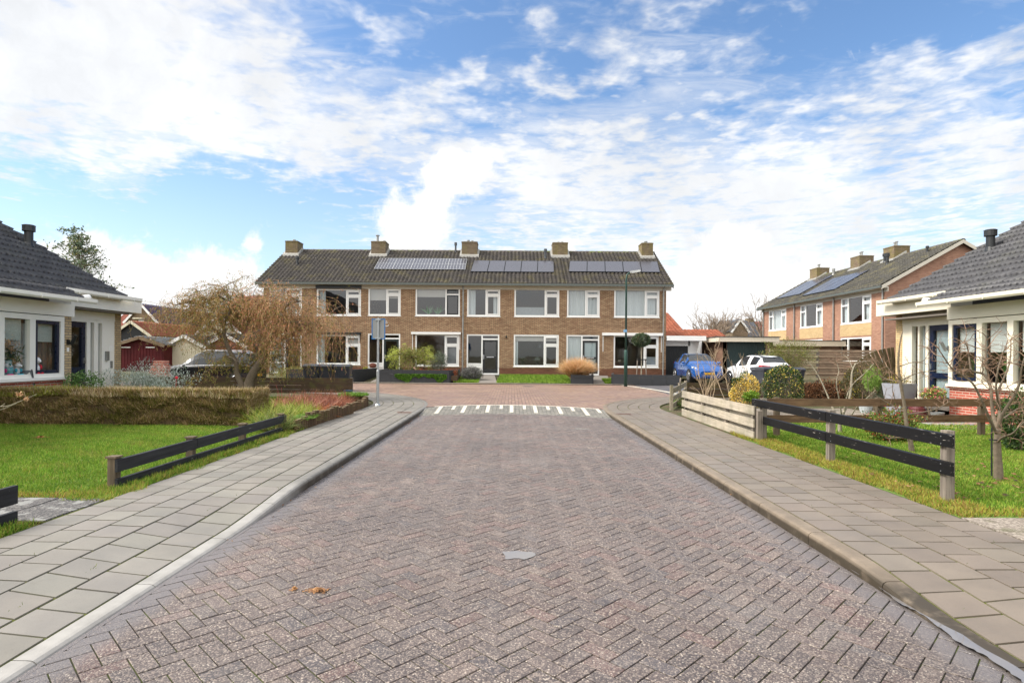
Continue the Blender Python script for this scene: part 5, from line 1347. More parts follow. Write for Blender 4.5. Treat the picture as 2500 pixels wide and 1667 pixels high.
for x in (xe-.06, -8.05, -10.1, -11.9, -13.9): mb = MB(); mb.box(x-.05, x+.05, 22.51, 22.6, .0, .67); mb.build('post', WOODM if x < xe-.1 else POSTG, f8)

# tall slatted screens right, and the fan shaped one
SLAT1 = wood('pale_slat', lin(160, 150, 122), lin(190, 180, 150), axis=0, green=.5, rough=.8)
SLAT2 = wood('brown_slat', lin(124, 104, 86), lin(170, 150, 126), axis=0, rough=.8)
for lab, xa, xb, mt in (('pale greenish slatted garden screen behind the round bush', X_(1880, 31.0), X_(1998, 31.0), SLAT1), ('dark brown slatted garden screen next to the pale one', X_(1999, 31.0), X_(2140, 31.0), SLAT2)):
    sc = thing('garden_screen', lab, 'fence', (xa, 31.0, .1), group='slatted garden screens'); mb = MB()
    for k in range(11):
        z = .38+k*.148; y = 31.0+(.07 if k % 2 else 0); mb.box(xa, xb, y, y+.015, z, z+(.125 if k % 2 else .118))
    mb.build('slat_panel', mt, sc); mb = MB(); mb.box(xa-.0, xa+.07, 31.04, 31.11, .08, 2.02); mb.box(xb-.07, xb, 31.04, 31.11, .08, 2.02); mb.build('post', POSTG, sc)
xa = X_(2196, 18.6)
sc = thing('fan_screen', 'fan shaped slatted screen leaning beside the right bungalow entrance', 'fence', (xa, 18.6, .1)); mb = MB()
mb2 = MB()
for k in range(19):
    t = R(92+k*4.1); L_ = 1.95+.1*math.sin(k); 
    r0 = .35
    mb.beam((xa+.02+r0*math.cos(t), 18.6+(k % 2)*.02, .25+r0*math.sin(t)*.9), (xa+.02+L_*math.cos(t), 18.6+(k % 2)*.02, .25+L_*math.sin(t)*.93-.1), .018, .105, up=(0, 1, 0))
FANW = wood('fan_wood', lin(88, 78, 58), lin(130, 116, 88), axis=2, green=.3)
# boards stand flat: rebuild with the broad side to the front
mb = MB()
for k in range(19):
    t = R(92+k*4.1); L_ = 1.95; hx_, hz_ = -math.sin(t)*.052, math.cos(t)*.052; y = 18.6+(k % 2)*.02
    pr = [(xa+.35*math.cos(t), .25+.33*math.sin(t)), (xa+L_*math.cos(t), .25+L_*.86*math.sin(t))]
    P = []
    for yy in (y, y+.014):
        P.append([(pr[0][0]-hx_*.5, yy, pr[0][1]-hz_*.5), (pr[0][0]+hx_*.5, yy, pr[0][1]+hz_*.5), (pr[1][0]+hx_, yy, pr[1][1]+hz_), (pr[1][0]-hx_, yy, pr[1][1]-hz_)])
    mb.hexa(P[0]+P[1])
mb.build('slat_panel', FANW, sc)

# ---- log edging, planks of the bed
LOGW = wood('log_wood', lin(72, 57, 44), lin(106, 86, 66), axis=2, green=.3, rough=.9)
LOGT = plain('log_top', lin(120, 104, 78), .9, var=.3, scale=20)
def logs(label, pts, hts, group='log edgings of the planted bed'):
    root = thing('log_edging', label, 'edging', (*pts[0], .09), 0, group)
    seg = Path(pts, -1); q = .05; k = 0
    while q < seg.L and k < 48:
        x, y = seg.at(q); r_ = random.uniform(.05, .062); h = np.interp(q/seg.L, np.linspace(0, 1, len(hts)), hts)+random.uniform(-.025, .025)+(.03 if (k//5) % 2 else -.02)
        mb = MB(); mb.tube([(x, y, .04), (x+random.gauss(0, .004), y, .1+h)], [r_, r_*.97], 9); n9 = len(mb.f)
        mb.m[-1] = 1; mb.build('log', [LOGW, LOGT], root); q += r_*2+.004; k += 1
    return root
logs('upright brown log edging along the left pavement with plants behind it', [(-4.20, 11.35), (-4.10, 13), (-4.0, 14.75)], [.22, .27, .25, .22])
logs('lower rounded log edging beside the sign pole', [(-4.45, 14.9), (-4.15, 15.1), (-4.12, 16.0), (-4.25, 17.2), (-4.7, 18.0), (-5.2, 18.4)], [.16, .2, .22, .26, .3])

# ---- clipped brown hedge
def hedge():
    root = thing('hedge', 'clipped brown and olive hedge between the left lawn and the bungalow garden', 'hedge', (-8.5, 12.5, .08))
    x0, x1, y0, y1, z0, z1 = -13.4, -5.35, 11.95, 12.95, .08, .83
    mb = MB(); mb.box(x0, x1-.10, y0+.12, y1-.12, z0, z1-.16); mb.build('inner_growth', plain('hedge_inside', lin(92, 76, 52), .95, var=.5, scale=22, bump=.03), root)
    n1, n2, n3 = 78000, 46000, 6000
    xf = rng.uniform(x0, x1, n1); zf = z0+(z1-z0-.03)*rng.random(n1)**.8; bul = .05*noise2(xf, zf*3, 3)
    Pf = np.stack([xf, y0+.07+bul*1.5+.04*noise2(xf*2.3, zf, 2.5)+rng.uniform(0, .09, n1), zf], 1); Df = rng.normal(size=(n1, 3))*[.4, .4, .5]+[0, -.4, 1.0]
    xt = rng.uniform(x0, x1, n2); yt = rng.uniform(y0+.02, y1-.03, n2)
    Pt = np.stack([xt, yt, np.full(n2, z1-.11)+.035*noise2(xt, yt, 2.2)+.03*noise2(xt, yt*2, .7)-.05*rng.random(n2)], 1); Dt = rng.normal(size=(n2, 3))*[.4, .4, .1]+[0, 0, 1.1]
    ye = rng.uniform(y0, y1, n3); Pe = np.stack([np.full(n3, x1-.05), ye, rng.uniform(z0, z1, n3)], 1); De = rng.normal(size=(n3, 3))*.5+[.6, 0, .6]
    brown = [lin(166, 138, 100), lin(142, 116, 82), lin(186, 160, 120), lin(114, 96, 66), lin(136, 126, 72), lin(118, 114, 60), lin(204, 182, 146)]
    cf = rcols(n1, brown, [3, 3, 2, 2.4, 3.4, 3.4, .8], .4); gz_ = np.clip(noise2(xf, zf*2, 1.3), 0, 1); gk = rng.random(n1) < gz_*.6; cf[gk] = rcols(gk.sum(), [lin(96, 96, 34), lin(76, 84, 30), lin(116, 112, 48)])
    ct = rcols(n2, [lin(204, 182, 148), lin(182, 158, 122), lin(222, 206, 176), lin(154, 134, 96), lin(146, 140, 84)], [3, 3, 1.6, 2, 1.3])
    gk = rng.random(n2) < np.where((xt > -10.6) & (xt < -9.0), .65, .1); ct[gk] = rcols(gk.sum(), [lin(140, 148, 50), lin(166, 168, 70), lin(112, 124, 40)])
    ce = rcols(n3, brown)
    P = np.vstack([Pf, Pt, Pe]); D = np.vstack([Df, Dt, De]); C = np.vstack([cf, ct, ce])
    ln = np.concatenate([rng.uniform(.05, .14, n1), .07+.15*rng.random(n2)**2, rng.uniform(.05, .12, n3)])
    blades('foliage', P, D, ln, .0085, C, DRYM, root, bend=.3)
hedge()

# ---- woody plants
def twig(mb, p, d, L, r, depth, spread=.6, n=5, gravity=0.0, curl=.25, kids=3, tips=None, shrink=.62, segs=4, rmin=.0022):
    pts = [Vector(p)]; rad = [r]; d = Vector(d).normalized()
    for k in range(segs):
        d = (d+Vector((random.gauss(0, curl), random.gauss(0, curl), random.gauss(0, curl)-gravity))).normalized()
        pts.append(pts[-1]+d*(L/segs)); rad.append(max(r*(1-(k+1)/segs*.5), rmin))
    mb.tube(pts, rad, n if depth > 0 else 3, cap=False)
    if tips is not None and depth <= 1: tips += [tuple(q) for q in pts[1:]]
    if depth > 0:
        for k in range(kids):
            i = random.randint(1, segs); b_ = pts[i]; a = d.orthogonal(); a.rotate(Matrix.Rotation(random.uniform(0, 6.283), 3, d))
            nd = (d*(1-spread)+a.normalized()*spread+Vector((0, 0, .12))).normalized()
            twig(mb, b_, nd, L*shrink*random.uniform(.7, 1.2), max(rad[i]*.62, rmin), depth-1, spread, max(n-1, 3), gravity, curl, kids, tips, shrink, segs, rmin)
def limb(mb, pts, r0, r1, n=8):
    # smooth a hand placed polyline
    P = [Vector(p) for p in pts]; out = []
    for i in range(len(P)-1):
        a, b_, c, e = P[max(i-1, 0)], P[i], P[i+1], P[min(i+2, len(P)-1)]
        for k in range(5):
            t = k/5; out.append(.5*((2*b_)+(c-a)*t+(2*a-5*b_+4*c-e)*t*t+(3*b_-a-3*c+e)*t**3))
    out.append(P[-1]); m_ = len(out)
    mb.tube(out, [r0+(r1-r0)*(k/(m_-1))**.8+random.uniform(-.04, .04)*r0 for k in range(m_)], n); return out

# weeping curly tree on the left
def weeping():
    base = (-8.55, 19.0); root = thing('weeping_tree', 'weeping curly willow with orange brown drooping twigs behind the hedge', 'tree', (*base, .08))
    Y = 19.0; W_ = lambda px, py, dy=0: ony(px, py, Y+dy)
    mb = MB()
    tr = [
        [(604, 975), (608, 935), (622, 905), (640, 880), (655, 850), (668, 820), (700, 795), (740, 775)],
        [(598, 972), (590, 940), (578, 910), (576, 885), (560, 855), (549, 825), (545, 795), (530, 760), (505, 730)],
        [(640, 880), (625, 840), (610, 800), (600, 755), (590, 715)],
        [(655, 850), (690, 828), (720, 812), (760, 790), (778, 800)],
        [(668, 820), (690, 780), (700, 745), (735, 735)],
        [(549, 825), (510, 795), (465, 775), (425, 775)],
        [(600, 755), (560, 735), (520, 715)], [(610, 800), (650, 770), (690, 740), (715, 730)], [(530, 760), (470, 738), (428, 745)], [(545, 795), (560, 760), (555, 720), (540, 700)]]
    r0s = [.17, .105, .09, .07, .07, .06, .05, .05, .045, .05]; nodes = []
    for k, (t, r_) in enumerate(zip(tr, r0s)):
        dy = random.uniform(-.2, .2); P = [W_(x, y, random.uniform(-.5, .5) if (i > 1 and k > 1) else dy*0) for i, (x, y) in enumerate(t)]
        o = limb(mb, P, r_, r_*.35, 9); nodes += o[len(o)//3:]
    mb.build('trunk', BARKM, root, smooth=True)
    tips = []; tb = MB(); starts = []
    # secondary branches out of the limbs, filling a wide rounded crown
    for k in range(150):
        p = random.choice(nodes); a = random.uniform(0, 6.28); d = Vector((math.cos(a)*1.1, math.sin(a)*1.1, random.uniform(.15, 1.0))); L_ = random.uniform(.6, 1.5); pts = [p]
        for s_ in range(6):
            d = (d+Vector((random.gauss(0, .3), random.gauss(0, .3), random.gauss(0, .25)-.12))).normalized(); pts.append(pts[-1]+d*L_/6)
        tb.tube(pts, [.018*(1-i/9) for i in range(7)], 4, cap=False); starts += pts[2:]
    tb.build('branches', BARKM, root)
    # drooping twigs
    cx, cz = -8.75, 2.55
    TV, TF, TC = [], [], []; LP, LD, LC = [], [], []
    tb = MB()
    nt_ = 0
    for k in range(2100):
        p = random.choice(starts)+Vector((random.gauss(0, .13), random.gauss(0, .13), random.gauss(0, .1)))
        ex = (p.x-cx)/3.0
        edge = min(abs(ex), 1.2)
        maxl = .35+(.85 if ex < .25 else 1.5)*edge+random.random()*.4
        if p.z-maxl < .45: maxl = max(p.z-.5, .25)
        if -9.6 < p.x < -8.2: maxl = min(maxl, max(p.z-1.75, .25))
        pts = [p]; d = Vector((random.gauss(0, .5)+.3*ex, random.gauss(0, .5), random.uniform(-.1, .9))); ns = 7
        for s_ in range(ns):
            d = (d*.72+Vector((random.gauss(0, .34), random.gauss(0, .34), -.36+random.gauss(0, .12)))); d.normalize(); pts.append(pts[-1]+d*maxl/ns)
        tb.tube(pts, [.0045]*3+[.0032]*(ns-2), 3, cap=False)
        red = p.x > -8.6 and p.z > 2.0
        for s_ in range(1, ns+1):
            for r_ in range(3):
                LP.append(tuple(pts[s_]+Vector((random.gauss(0, .03), random.gauss(0, .03), random.gauss(0, .03))))); LD.append((random.gauss(0, .4), random.gauss(0, .4), -1)); LC.append(1 if red else 0)
    tb.build('twigs', plain('willow_twig', lin(158, 124, 86), .7, var=.35, scale=3), root)
    LP = np.array(LP); LD = np.array(LD); LC = np.array(LC); n = len(LP)
    c = rcols(n, [lin(158, 134, 74), lin(136, 136, 64), lin(180, 132, 82), lin(114, 118, 54), lin(194, 148, 96), lin(146, 108, 70)], [3, 4.2, 1.4, 3.2, 1.0, 1.4])
    k = (LC == 1) & (rng.random(n) < .35); c[k] = rcols(k.sum(), [lin(214, 148, 118), lin(198, 130, 102), lin(218, 166, 130)])
    lo = (LP[:, 2] < 1.7) & (rng.random(n) < .55); c[lo] = rcols(lo.sum(), [lin(136, 136, 56), lin(112, 120, 46), lin(156, 144, 60)])
    leaves('leaves', LP, .075, .016, c, LEAFM, root, LD, .7)
weeping()

# leafy shrub generator
def shrub(name, label, cat, c, r, n, cols, wts=None, ln=.06, wd=.03, mat=None, stems=10, shell=.55, flat=1.0, group=None, lump=.12, stemmat=None, core=None, direc=None, extra=None):
    root = thing(name, label, cat, (c[0], c[1], c[2]-r[2] if False else .08), 0, group)
    v = unit(rng.normal(size=(n, 3))); rr = (shell+(1-shell)*rng.random(n))**.6
    lumps = 1+lump*(np.sin(v[:, 0]*7+1)*np.cos(v[:, 1]*6)+np.sin(v[:, 2]*8+v[:, 0]*5))
    P = np.array(c)+v*rr[:, None]*lumps[:, None]*np.array(r)
    k = P[:, 2] > .09; P = P[k]; v = v[k]; n = len(P)
    cc = rcols(n, cols, wts)
    if extra: cc = extra(P, cc)
    leaves('foliage', P, ln, wd, cc, mat or LEAFM, root, (v if direc is None else np.broadcast_to(direc, v.shape)), .9)
    mb = MB(); z0 = .06 if c[2] < 2.5 else .06
    for s_ in range(stems):
        a = random.uniform(0, 6.28); k = random.uniform(.2, .8)
        twig(mb, (c[0]+.05*math.cos(a), c[1]+.05*math.sin(a), z0), (math.cos(a)*k*r[0], math.sin(a)*k*r[1], max(c[2]+r[2]*.6-z0, .3)), max(c[2]+r[2]*.5-z0, .25), .014, 1, .5, 5, 0, .12, 3)
    mb.build('stem', stemmat or BARKM, root)
    return root
# round euonymus bushes
c1 = ony(1911, 940, 16.5); dg = [lin(40, 62, 28), lin(56, 80, 34), lin(30, 48, 24), lin(84, 108, 40)]
def spots(P, cc):
    k = rng.random(len(P)) < .10+.12*(noise2(P[:, 0]*3, P[:, 2]*3) > .45); cc[k] = rcols(k.sum(), [lin(210, 190, 90), lin(226, 206, 120), lin(190, 160, 60)]); return cc
def yel(P, cc):
    f_ = (P[:, 0]-5.75)*1.3-(P[:, 2]-.62)*1.1+.25*noise2(P[:, 0]*4, P[:, 2]*4)
    k = (rng.random(len(P)) < np.clip(f_*2.2+.35, .10, .82)); cc[k] = rcols(k.sum(), [lin(222, 190, 84), lin(236, 214, 130), lin(200, 160, 58)]); return cc
shrub('round_bush', 'round clipped dark green bush with scattered yellow leaves', 'bush', (c1[0], 16.5, .72), (.57, .57, .66), 7500, dg, None, .045, .03, GLOSSL, 10, .72, lump=.03, extra=spots)
c2 = ony(1818, 950, 15.6)
shrub('variegated_bush', 'smaller round bush with mostly golden variegated leaves beside the green one', 'bush', (c2[0], 15.6, .58), (.38, .38, .58), 5200, dg, None, .04, .026, GLOSSL, 8, .7, lump=.08, extra=yel)
# ---- bare fruit trees on the right lawn
def bare(name, label, base, limbs, side_twigs, seed, group, bark=BARKP, tw=(.35, .9), r0=.05, extra=None):
    random.seed(seed); root = thing(name, label, 'tree', (base[0], base[1], .08), 0, group)
    mb = MB(); nodes = []
    for pts, ra, rb in limbs: o = limb(mb, pts, ra*(.82 if nodes else 1), rb*.8, 9); nodes.append(o)
    mb.build('trunk', bark, root, smooth=True)
    tb = MB()
    for k in range(side_twigs):
        o = random.choice(nodes[1:] or nodes); i = random.randint(len(o)//5, len(o)-1); p = o[i]; d0 = (o[min(i+1, len(o)-1)]-o[max(i-1, 0)]).normalized(); a = d0.orthogonal(); a.rotate(Matrix.Rotation(random.uniform(0, 6.283), 3, d0))
        d = d0*.35+a.normalized()*.9+Vector((0, 0, .35)); twig(tb, p, d, random.uniform(*tw)*.45, .0055, 1, .75, 4, 0, .2, 4, None, .45, 4, .0022)
    tb.build('crown', plain('fruit_twig_%d' % seed, lin(126, 100, 80), .75, var=.35, scale=8), root)
    if extra: extra(root, nodes)
    return root
B = onz(2438, 1174, .08); Yb = B[1]
w_ = lambda px, py, dy=0.0: ony(px, py, Yb+dy)
FG = 'bare fruit trees on the right lawns'
def tie(root, nodes):
    mb = MB(); a = w_(2421, 1161, -.05); b_ = w_(2421, 1045, -.05); mb.cyl(a, b_, .010, n=7); mb.build('stake', BLACKP, root)
    mb = MB(); c_ = w_(2433, 1076); mb.tube([(c_[0]+.055*math.cos(t)-.02, c_[1]+.055*math.sin(t), c_[2]+.004*t) for t in np.linspace(0, 6.3, 12)], .008, 5); mb.build('tie', BLACKP, root)
bare('fruit_tree', 'nearest bare fruit tree tied to a thin black stake on the right lawn', B, [
    ([(B[0], B[1], .05), w_(2436, 1130), w_(2434, 1085), w_(2436, 1045)], .055, .042),
    ([w_(2436, 1048), w_(2424, 1010, .1), w_(2420, 960, .1), (*w_(2414, 930, .15)[:3],), w_(2398, 912, .2), w_(2372, 904, .2), w_(2366, 870, .25), w_(2360, 835, .3)], .030, .010),
    ([w_(2434, 1060), w_(2415, 1020, -.1), w_(2400, 985, -.15), w_(2378, 940, -.2), w_(2352, 918, -.2), w_(2325, 900, -.2), w_(2300, 865, -.25), w_(2285, 842, -.3)], .024, .006),
    ([w_(2436, 1045), w_(2440, 1000, .1), w_(2436, 960, .2), w_(2452, 920, .2), w_(2466, 880, .25), w_(2468, 826, .3)], .027, .007),
    ([w_(2437, 1045), w_(2448, 1010, -.1), w_(2470, 975, -.2), w_(2488, 940, -.3), w_(2496, 890, -.4), (*w_(2512, 850, -.4),)], .027, .008),
    ([w_(2420, 960, .1), w_(2412, 915, .15), w_(2409, 880, .1), w_(2406, 850, .1), w_(2408, 822, .1)], .016, .007),
    ([w_(2440, 1000), w_(2432, 950, -.2), w_(2436, 905, -.3), w_(2446, 870, -.3), w_(2458, 838, -.3)], .016, .006),
    ([w_(2434, 1080), w_(2450, 1066, -.2), w_(2472, 1058, -.35), w_(2490, 1040, -.5), w_(2520, 1010, -.6)], .020, .007),
    ([w_(2366, 870, .25), w_(2362, 850, .2), w_(2354, 832, .1)], .010, .005), ([w_(2452, 1020), w_(2480, 1000, .2), w_(2510, 985, .3)], .014, .006)],
    95, 5, FG, bark=BARKM, extra=tie)
B = onz(2227, 1104, .08); Yb = B[1]
bare('fruit_tree', 'slim bare fruit tree standing in front of the cream entrance panel', B, [
    ([(B[0], B[1], .05), w_(2222, 1075), w_(2214, 1040), w_(2208, 990), w_(2198, 932), w_(2193, 890), w_(2196, 845), w_(2203, 810)], .045, .010),
    ([w_(2210, 1012), w_(2240, 1008, .1), w_(2280, 1000, .15), w_(2310, 985, .2), w_(2318, 978, .2)], .016, .005),
    ([w_(2208, 1005), w_(2180, 990, .1), w_(2145, 970, .15), w_(2113, 946, .2)], .014, .004),
    ([w_(2198, 932), w_(2165, 925, .2), w_(2130, 905, .3), w_(2110, 880, .3)], .012, .004),
    ([w_(2198, 930), w_(2235, 912, -.2), w_(2270, 906, -.2), w_(2315, 902, -.3)], .014, .004),
    ([w_(2196, 925), w_(2178, 905, -.2), w_(2155, 890, -.2), w_(2135, 878, -.3)], .012, .004),
    ([w_(2194, 895), w_(2225, 885, .2), w_(2255, 880, .3), (*w_(2272, 850, .3),)], .011, .004),
    ([w_(2220, 1070), w_(2190, 1068, -.1), w_(2160, 1068, -.2), w_(2152, 1050, -.3)], .014, .005)],
    42, 9, FG, bark=BARKM, tw=(.25, .6))
B = onz(2052, 1056, .08); Yb = B[1]
bare('fruit_tree', 'pale stemmed bare tree with several trunks behind the black fence', B, [
    ([(B[0], B[1], .05), w_(2050, 1035), w_(2058, 1010), w_(2072, 980), w_(2078, 945), w_(2080, 910), w_(2088, 888)], .042, .014),
    ([w_(2050, 1030), w_(2035, 1000, .1), w_(2018, 960, .2), w_(2000, 920, .25), w_(1982, 893, .3), w_(1968, 878, .3)], .026, .008),
    ([w_(2054, 1010), w_(2050, 980, -.1), w_(2042, 935, -.2), w_(2048, 905, -.2), w_(2040, 880, -.2)], .018, .006),
    ([w_(2060, 1005), w_(2070, 960, -.1), w_(2085, 935, -.2), w_(2110, 912, -.3), w_(2133, 888, -.3)], .020, .006),
    ([w_(2088, 888), w_(2110, 882, .1), w_(2135, 880, .2)], .014, .005), ([w_(2082, 900), w_(2070, 875, .1), w_(2052, 862, .2)], .012, .005),
    ([w_(2078, 1015), w_(2095, 990, -.2), w_(2120, 968, -.3), w_(2138, 952, -.3)], .014, .005)],
    48, 13, FG, tw=(.25, .6))
random.seed(31)
# leafless shrubs behind the pale board fence
for (px, py, Y, hgt, n, lab, sd) in ((1722, 985, 17.2, 1.5, 7, 'leafless shrub in front of the blue hatchback', 3), (1776, 985, 17.6, 1.55, 5, 'leafless shrub with knobbly branches between the two cars', 8)):
    random.seed(sd); x, y, z = ony(px, py, Y); root = thing('bare_shrub', lab, 'shrub', (x, y, .08), 0, 'leafless shrubs by the corner'); mb = MB()
    for k in range(n):
        a = random.uniform(-.35, .35); twig(mb, (x+random.uniform(-.12, .12), y+random.uniform(-.1, .1), .05), (a, random.uniform(-.2, .2), 1), hgt*random.uniform(.65, 1), .014, 2, .35, 5, -.02, .10, 4, None, .38, 5, .004)
    mb.build('branches', plain('pale_twig_%d' % sd, lin(158, 138, 112), .8, var=.3, scale=10), root)
random.seed(77)
# far pollards and hazy trees over the garages
for (px, Y, top, sd, lab) in ((1760, 60, 762, 4, 'distant pollarded tree with upright twigs behind the orange roof'), (1725, 62, 768, 6, 'distant bare treetop left of the pollarded tree'), (1858, 60, 745, 8, 'taller bare tree beside the far end of the right hand row')):
    random.seed(sd); x = X_(px, Y); zt = Z_(px, top, Y); root = thing('bare_tree', lab, 'tree', (x, Y, .3), 0, 'distant bare trees'); mb = MB()
    mb.tube([(x, Y, .3), (x+.1, Y, zt*.62)], [.22, .15], 8); mb.build('trunk', BARKM, root); mb = MB()
    for k in range(26):
        a = random.uniform(0, 6.28); s_ = random.uniform(.1, .9); twig(mb, (x+.2*math.cos(a), Y+.2*math.sin(a), zt*random.uniform(.45, .66)), (s_*math.cos(a)*1.5, s_*math.sin(a)*1.5, .9), (zt*.42)*random.uniform(.6, 1), .045, 2, .4, 4, -.02, .12, 4, None, .45, 4, .014)
    mb.build('branches', plain('far_twig_%d' % sd, lin(140, 124, 108), .8), root)
# tree behind the left bungalow
random.seed(3)
x, y = X_(192, 32), 32; root = thing('tall_tree', 'sparse tree rising behind the left bungalow roof', 'tree', (x, y, .1)); mb = MB(); tips = []
zt = Z_(192, 578, 32); mb.tube([(x, y, 0), (x+.1, y, zt*.5), (x, y, zt*.98)], [.14, .09, .02], 7)
mb.build('trunk', BARKM, root); mb = MB()
for k in range(58):
    z = zt*(.45+.54*k/58); a = random.uniform(0, 6.28); L_ = 2.6*(1.05-z/zt)+.35; twig(mb, (x, y, z), (math.cos(a), math.sin(a), .75), L_*1.05, .02, 2, .55, 4, -.03, .14, 3, tips, .6, 4, .006)
mb.build('branches', BARKM, root)
P = np.repeat(np.array(tips), 3, 0)+rng.normal(size=(len(tips)*3, 3))*.07; P = P[rng.random(len(P)) < .34]
leaves('leaves', P, .17, .085, rcols(len(P), [lin(104, 124, 96), lin(84, 102, 80), lin(128, 146, 118), lin(130, 130, 84)]), LEAFM, root)

# ---- beds, shrubs and pots
shrub('green_shrub', 'loose green shrub beside the white car growing over the pale screen', 'shrub', (X_(1926, 30.4), 30.4, 1.75), (1.35, .6, .75), 7500, [lin(120, 128, 56), lin(92, 104, 44), lin(148, 146, 76), lin(134, 104, 72)], [3, 3, 2, 1.2], .07, .022, None, 10, .3, lump=.22)
shrub('dry_hydrangea', 'row of dry brown hydrangea stems in front of the slatted screens', 'shrub', (X_(2020, 19.5), 19.5, .42), (1.15, .45, .42), 6500, [lin(112, 76, 52), lin(88, 60, 42), lin(138, 98, 68), lin(70, 52, 38)], None, .06, .035, DRYM, 14, .2, lump=.1)
shrub('yellow_flower_shrub', 'dark shrub with small yellow flowers below the fan screen', 'shrub', (X_(2118, 17.4), 17.4, .75), (.75, .5, .65), 5200, [lin(58, 66, 36), lin(84, 88, 44), lin(212, 184, 50), lin(98, 76, 46)], [4, 3, .6, 2], .05, .022, None, 9, .3, lump=.15)
shrub('green_conifer', 'bright green feathery plant left of the grey planter', 'plant', (X_(2130, 16.6), 16.6, .95), (.25, .25, .38), 2200, [lin(112, 146, 56), lin(136, 164, 76)], None, .09, .012, None, 6, .2, direc=np.array([[0, 0, 1.4]]))
shrub('grey_leaf_shrub', 'grey green shrub between conifer and planter', 'shrub', (X_(2160, 16.5), 16.5, .45), (.38, .35, .45), 2600, [lin(96, 108, 86), lin(124, 132, 112), lin(78, 90, 66)], None, .05, .022, None, 6, .3)
B = onz(2120, 1075, .08); shrub('berry_shrub', 'low shrub with red berries behind the black fence', 'shrub', (onz(2130, 1068, .08)[0], 10.55, .36), (.52, .30, .32), 3600, [lin(96, 122, 44), lin(62, 90, 34), lin(148, 150, 72), lin(166, 48, 48), lin(128, 84, 40)], [4, 4, 2, 1.8, 1.2], .045, .024, None, 9, .35, lump=.2)
shrub('garden_shrub', 'dark leafy shrub at the right edge in front of the bungalow plinth', 'shrub', (X_(2490, 9.6), 9.6, .55), (.33, .4, .50), 3200, [lin(58, 84, 40), lin(84, 108, 52), lin(46, 66, 32)], None, .06, .034, None, 8, .35)
for (px, py, Y, r_, lab, cols, wd) in (
    (2280, 962, 14.6, .26, 'small flowering plant beside the blue framed door', [lin(112, 142, 64), lin(196, 200, 110), lin(74, 106, 50), lin(214, 108, 120)], .03),
    (205, 935, 14.3, .40, 'green leafy plant in front of the navy door on the left', [lin(100, 138, 72), lin(132, 160, 96), lin(76, 110, 54)], .03),
    (1835, 968, 14.2, .18, 'lime green ground plant between the two round bushes', [lin(128, 154, 52), lin(100, 132, 42)], .03)):
    z = Z_(px, py, Y); shrub('leafy_plant', lab, 'plant', (X_(px, Y), Y, max(z, .16)), (r_*1.15, r_, r_*.75), 1300, cols, None, .055, wd, None, 5, .2)
P0 = onz(2160, 1000, .08)
# grey planter pots, beehive ornament, small pots
def planter(label, c, r0, r1, h, mat, n=4, name='planter_pot', cat='planter', group=None, rz=.3):
    root = thing(name, label, cat, c, 0, group); mb = MB(); k = math.pi/n
    pr = [(r0, 0), (r1, h), (r1*.9, h), (r1*.86, h-.06), (0.001, h-.06)]
    if n == 4: mb.grid([[(r_*math.cos(t), r_*math.sin(t), z) for t in [rz+k+2*k*j for j in range(4)]] for r_, z in pr], 0, True)
    else: mb.lathe((0, 0, 0), pr, n)
    mb.m[-(n):] = [1]*n
    mb.build('pot', [mat, SOIL], root, world=False); return root
GREYPOT = plain('grey_planter', lin(146, 148, 156), .55, var=.05)
PYc = 15.3; xx = X_(2197, PYc); zt = Z_(2197, 936, PYc)
pl = planter('large pale grey square planter beside the entrance of the right bungalow', (xx, PYc, .08), .26, .40, zt-.08, GREYPOT)
shrub('planter_plant', 'thin plant with a few yellow leaves growing in the large grey planter', 'plant', (xx, PYc, zt+.08), (.28, .28, .16), 420, [lin(98, 104, 50), lin(190, 170, 60), lin(120, 84, 60)], None, .05, .02, None, 5, .1)
planter('small pale glass bowl pot left of the large planter', (X_(2115, 16.0), 16.0, .08), .13, .2, .32, plain('glass_pot', lin(176, 184, 186), .2, var=.3, scale=18), 16)
MARO = plain('maroon_glaze', lin(92, 46, 48), .3, var=.15)
mb = MB(); mb.lathe((X_(2240, 14.9), 14.9, .12), [(.001, 0), (.20, 0), (.22, .05)]+[((.22-.16*(k/8)**1.6)+(.012 if k % 2 else -.004), .08+.30*k/8) for k in range(9)]+[(.02, .44), (.001, .45)], 22)
tag(mb.build('beehive_ornament', MARO, smooth=False), 'maroon ribbed beehive shaped ornament beside the entrance', 'ornament')
planter('small grey bowl on the paving below the blue framed door', (X_(2290, 14.2), 14.2, .08), .10, .15, .2, plain('grey_bowl', lin(120, 124, 124), .5), 16, cat='bowl')
# paving and shingle in front of the right bungalow
m, g, b = newmat('shingle'); p = pos(g); v = g.n('ShaderNodeTexVoronoi'); g.put(v, 'Vector', p); v.inputs['Scale'].default_value = 22
g.put(b, 'Base Color', g.mix(v.outputs['Distance'], g.mix(.5, v.outputs['Color'], lin(176, 156, 130)), lin(90, 76, 60))); b.inputs['Roughness'].default_value = .8; bumpn(g, b, v.outputs['Distance'], -.02, .8); SHINGLE = m
sheet('shingle', [(9.3, 12.6), (10.9, 11.0), (10.98, 16.5), (9.9, 16.5), (9.6, 14.2)], .092, SHINGLE)
sheet('garden_paving', [(5.8, 14.3), (9.75, 13.9), (9.9, 17.2), (6.5, 17.0)], .089, MATS['worn_concrete'])
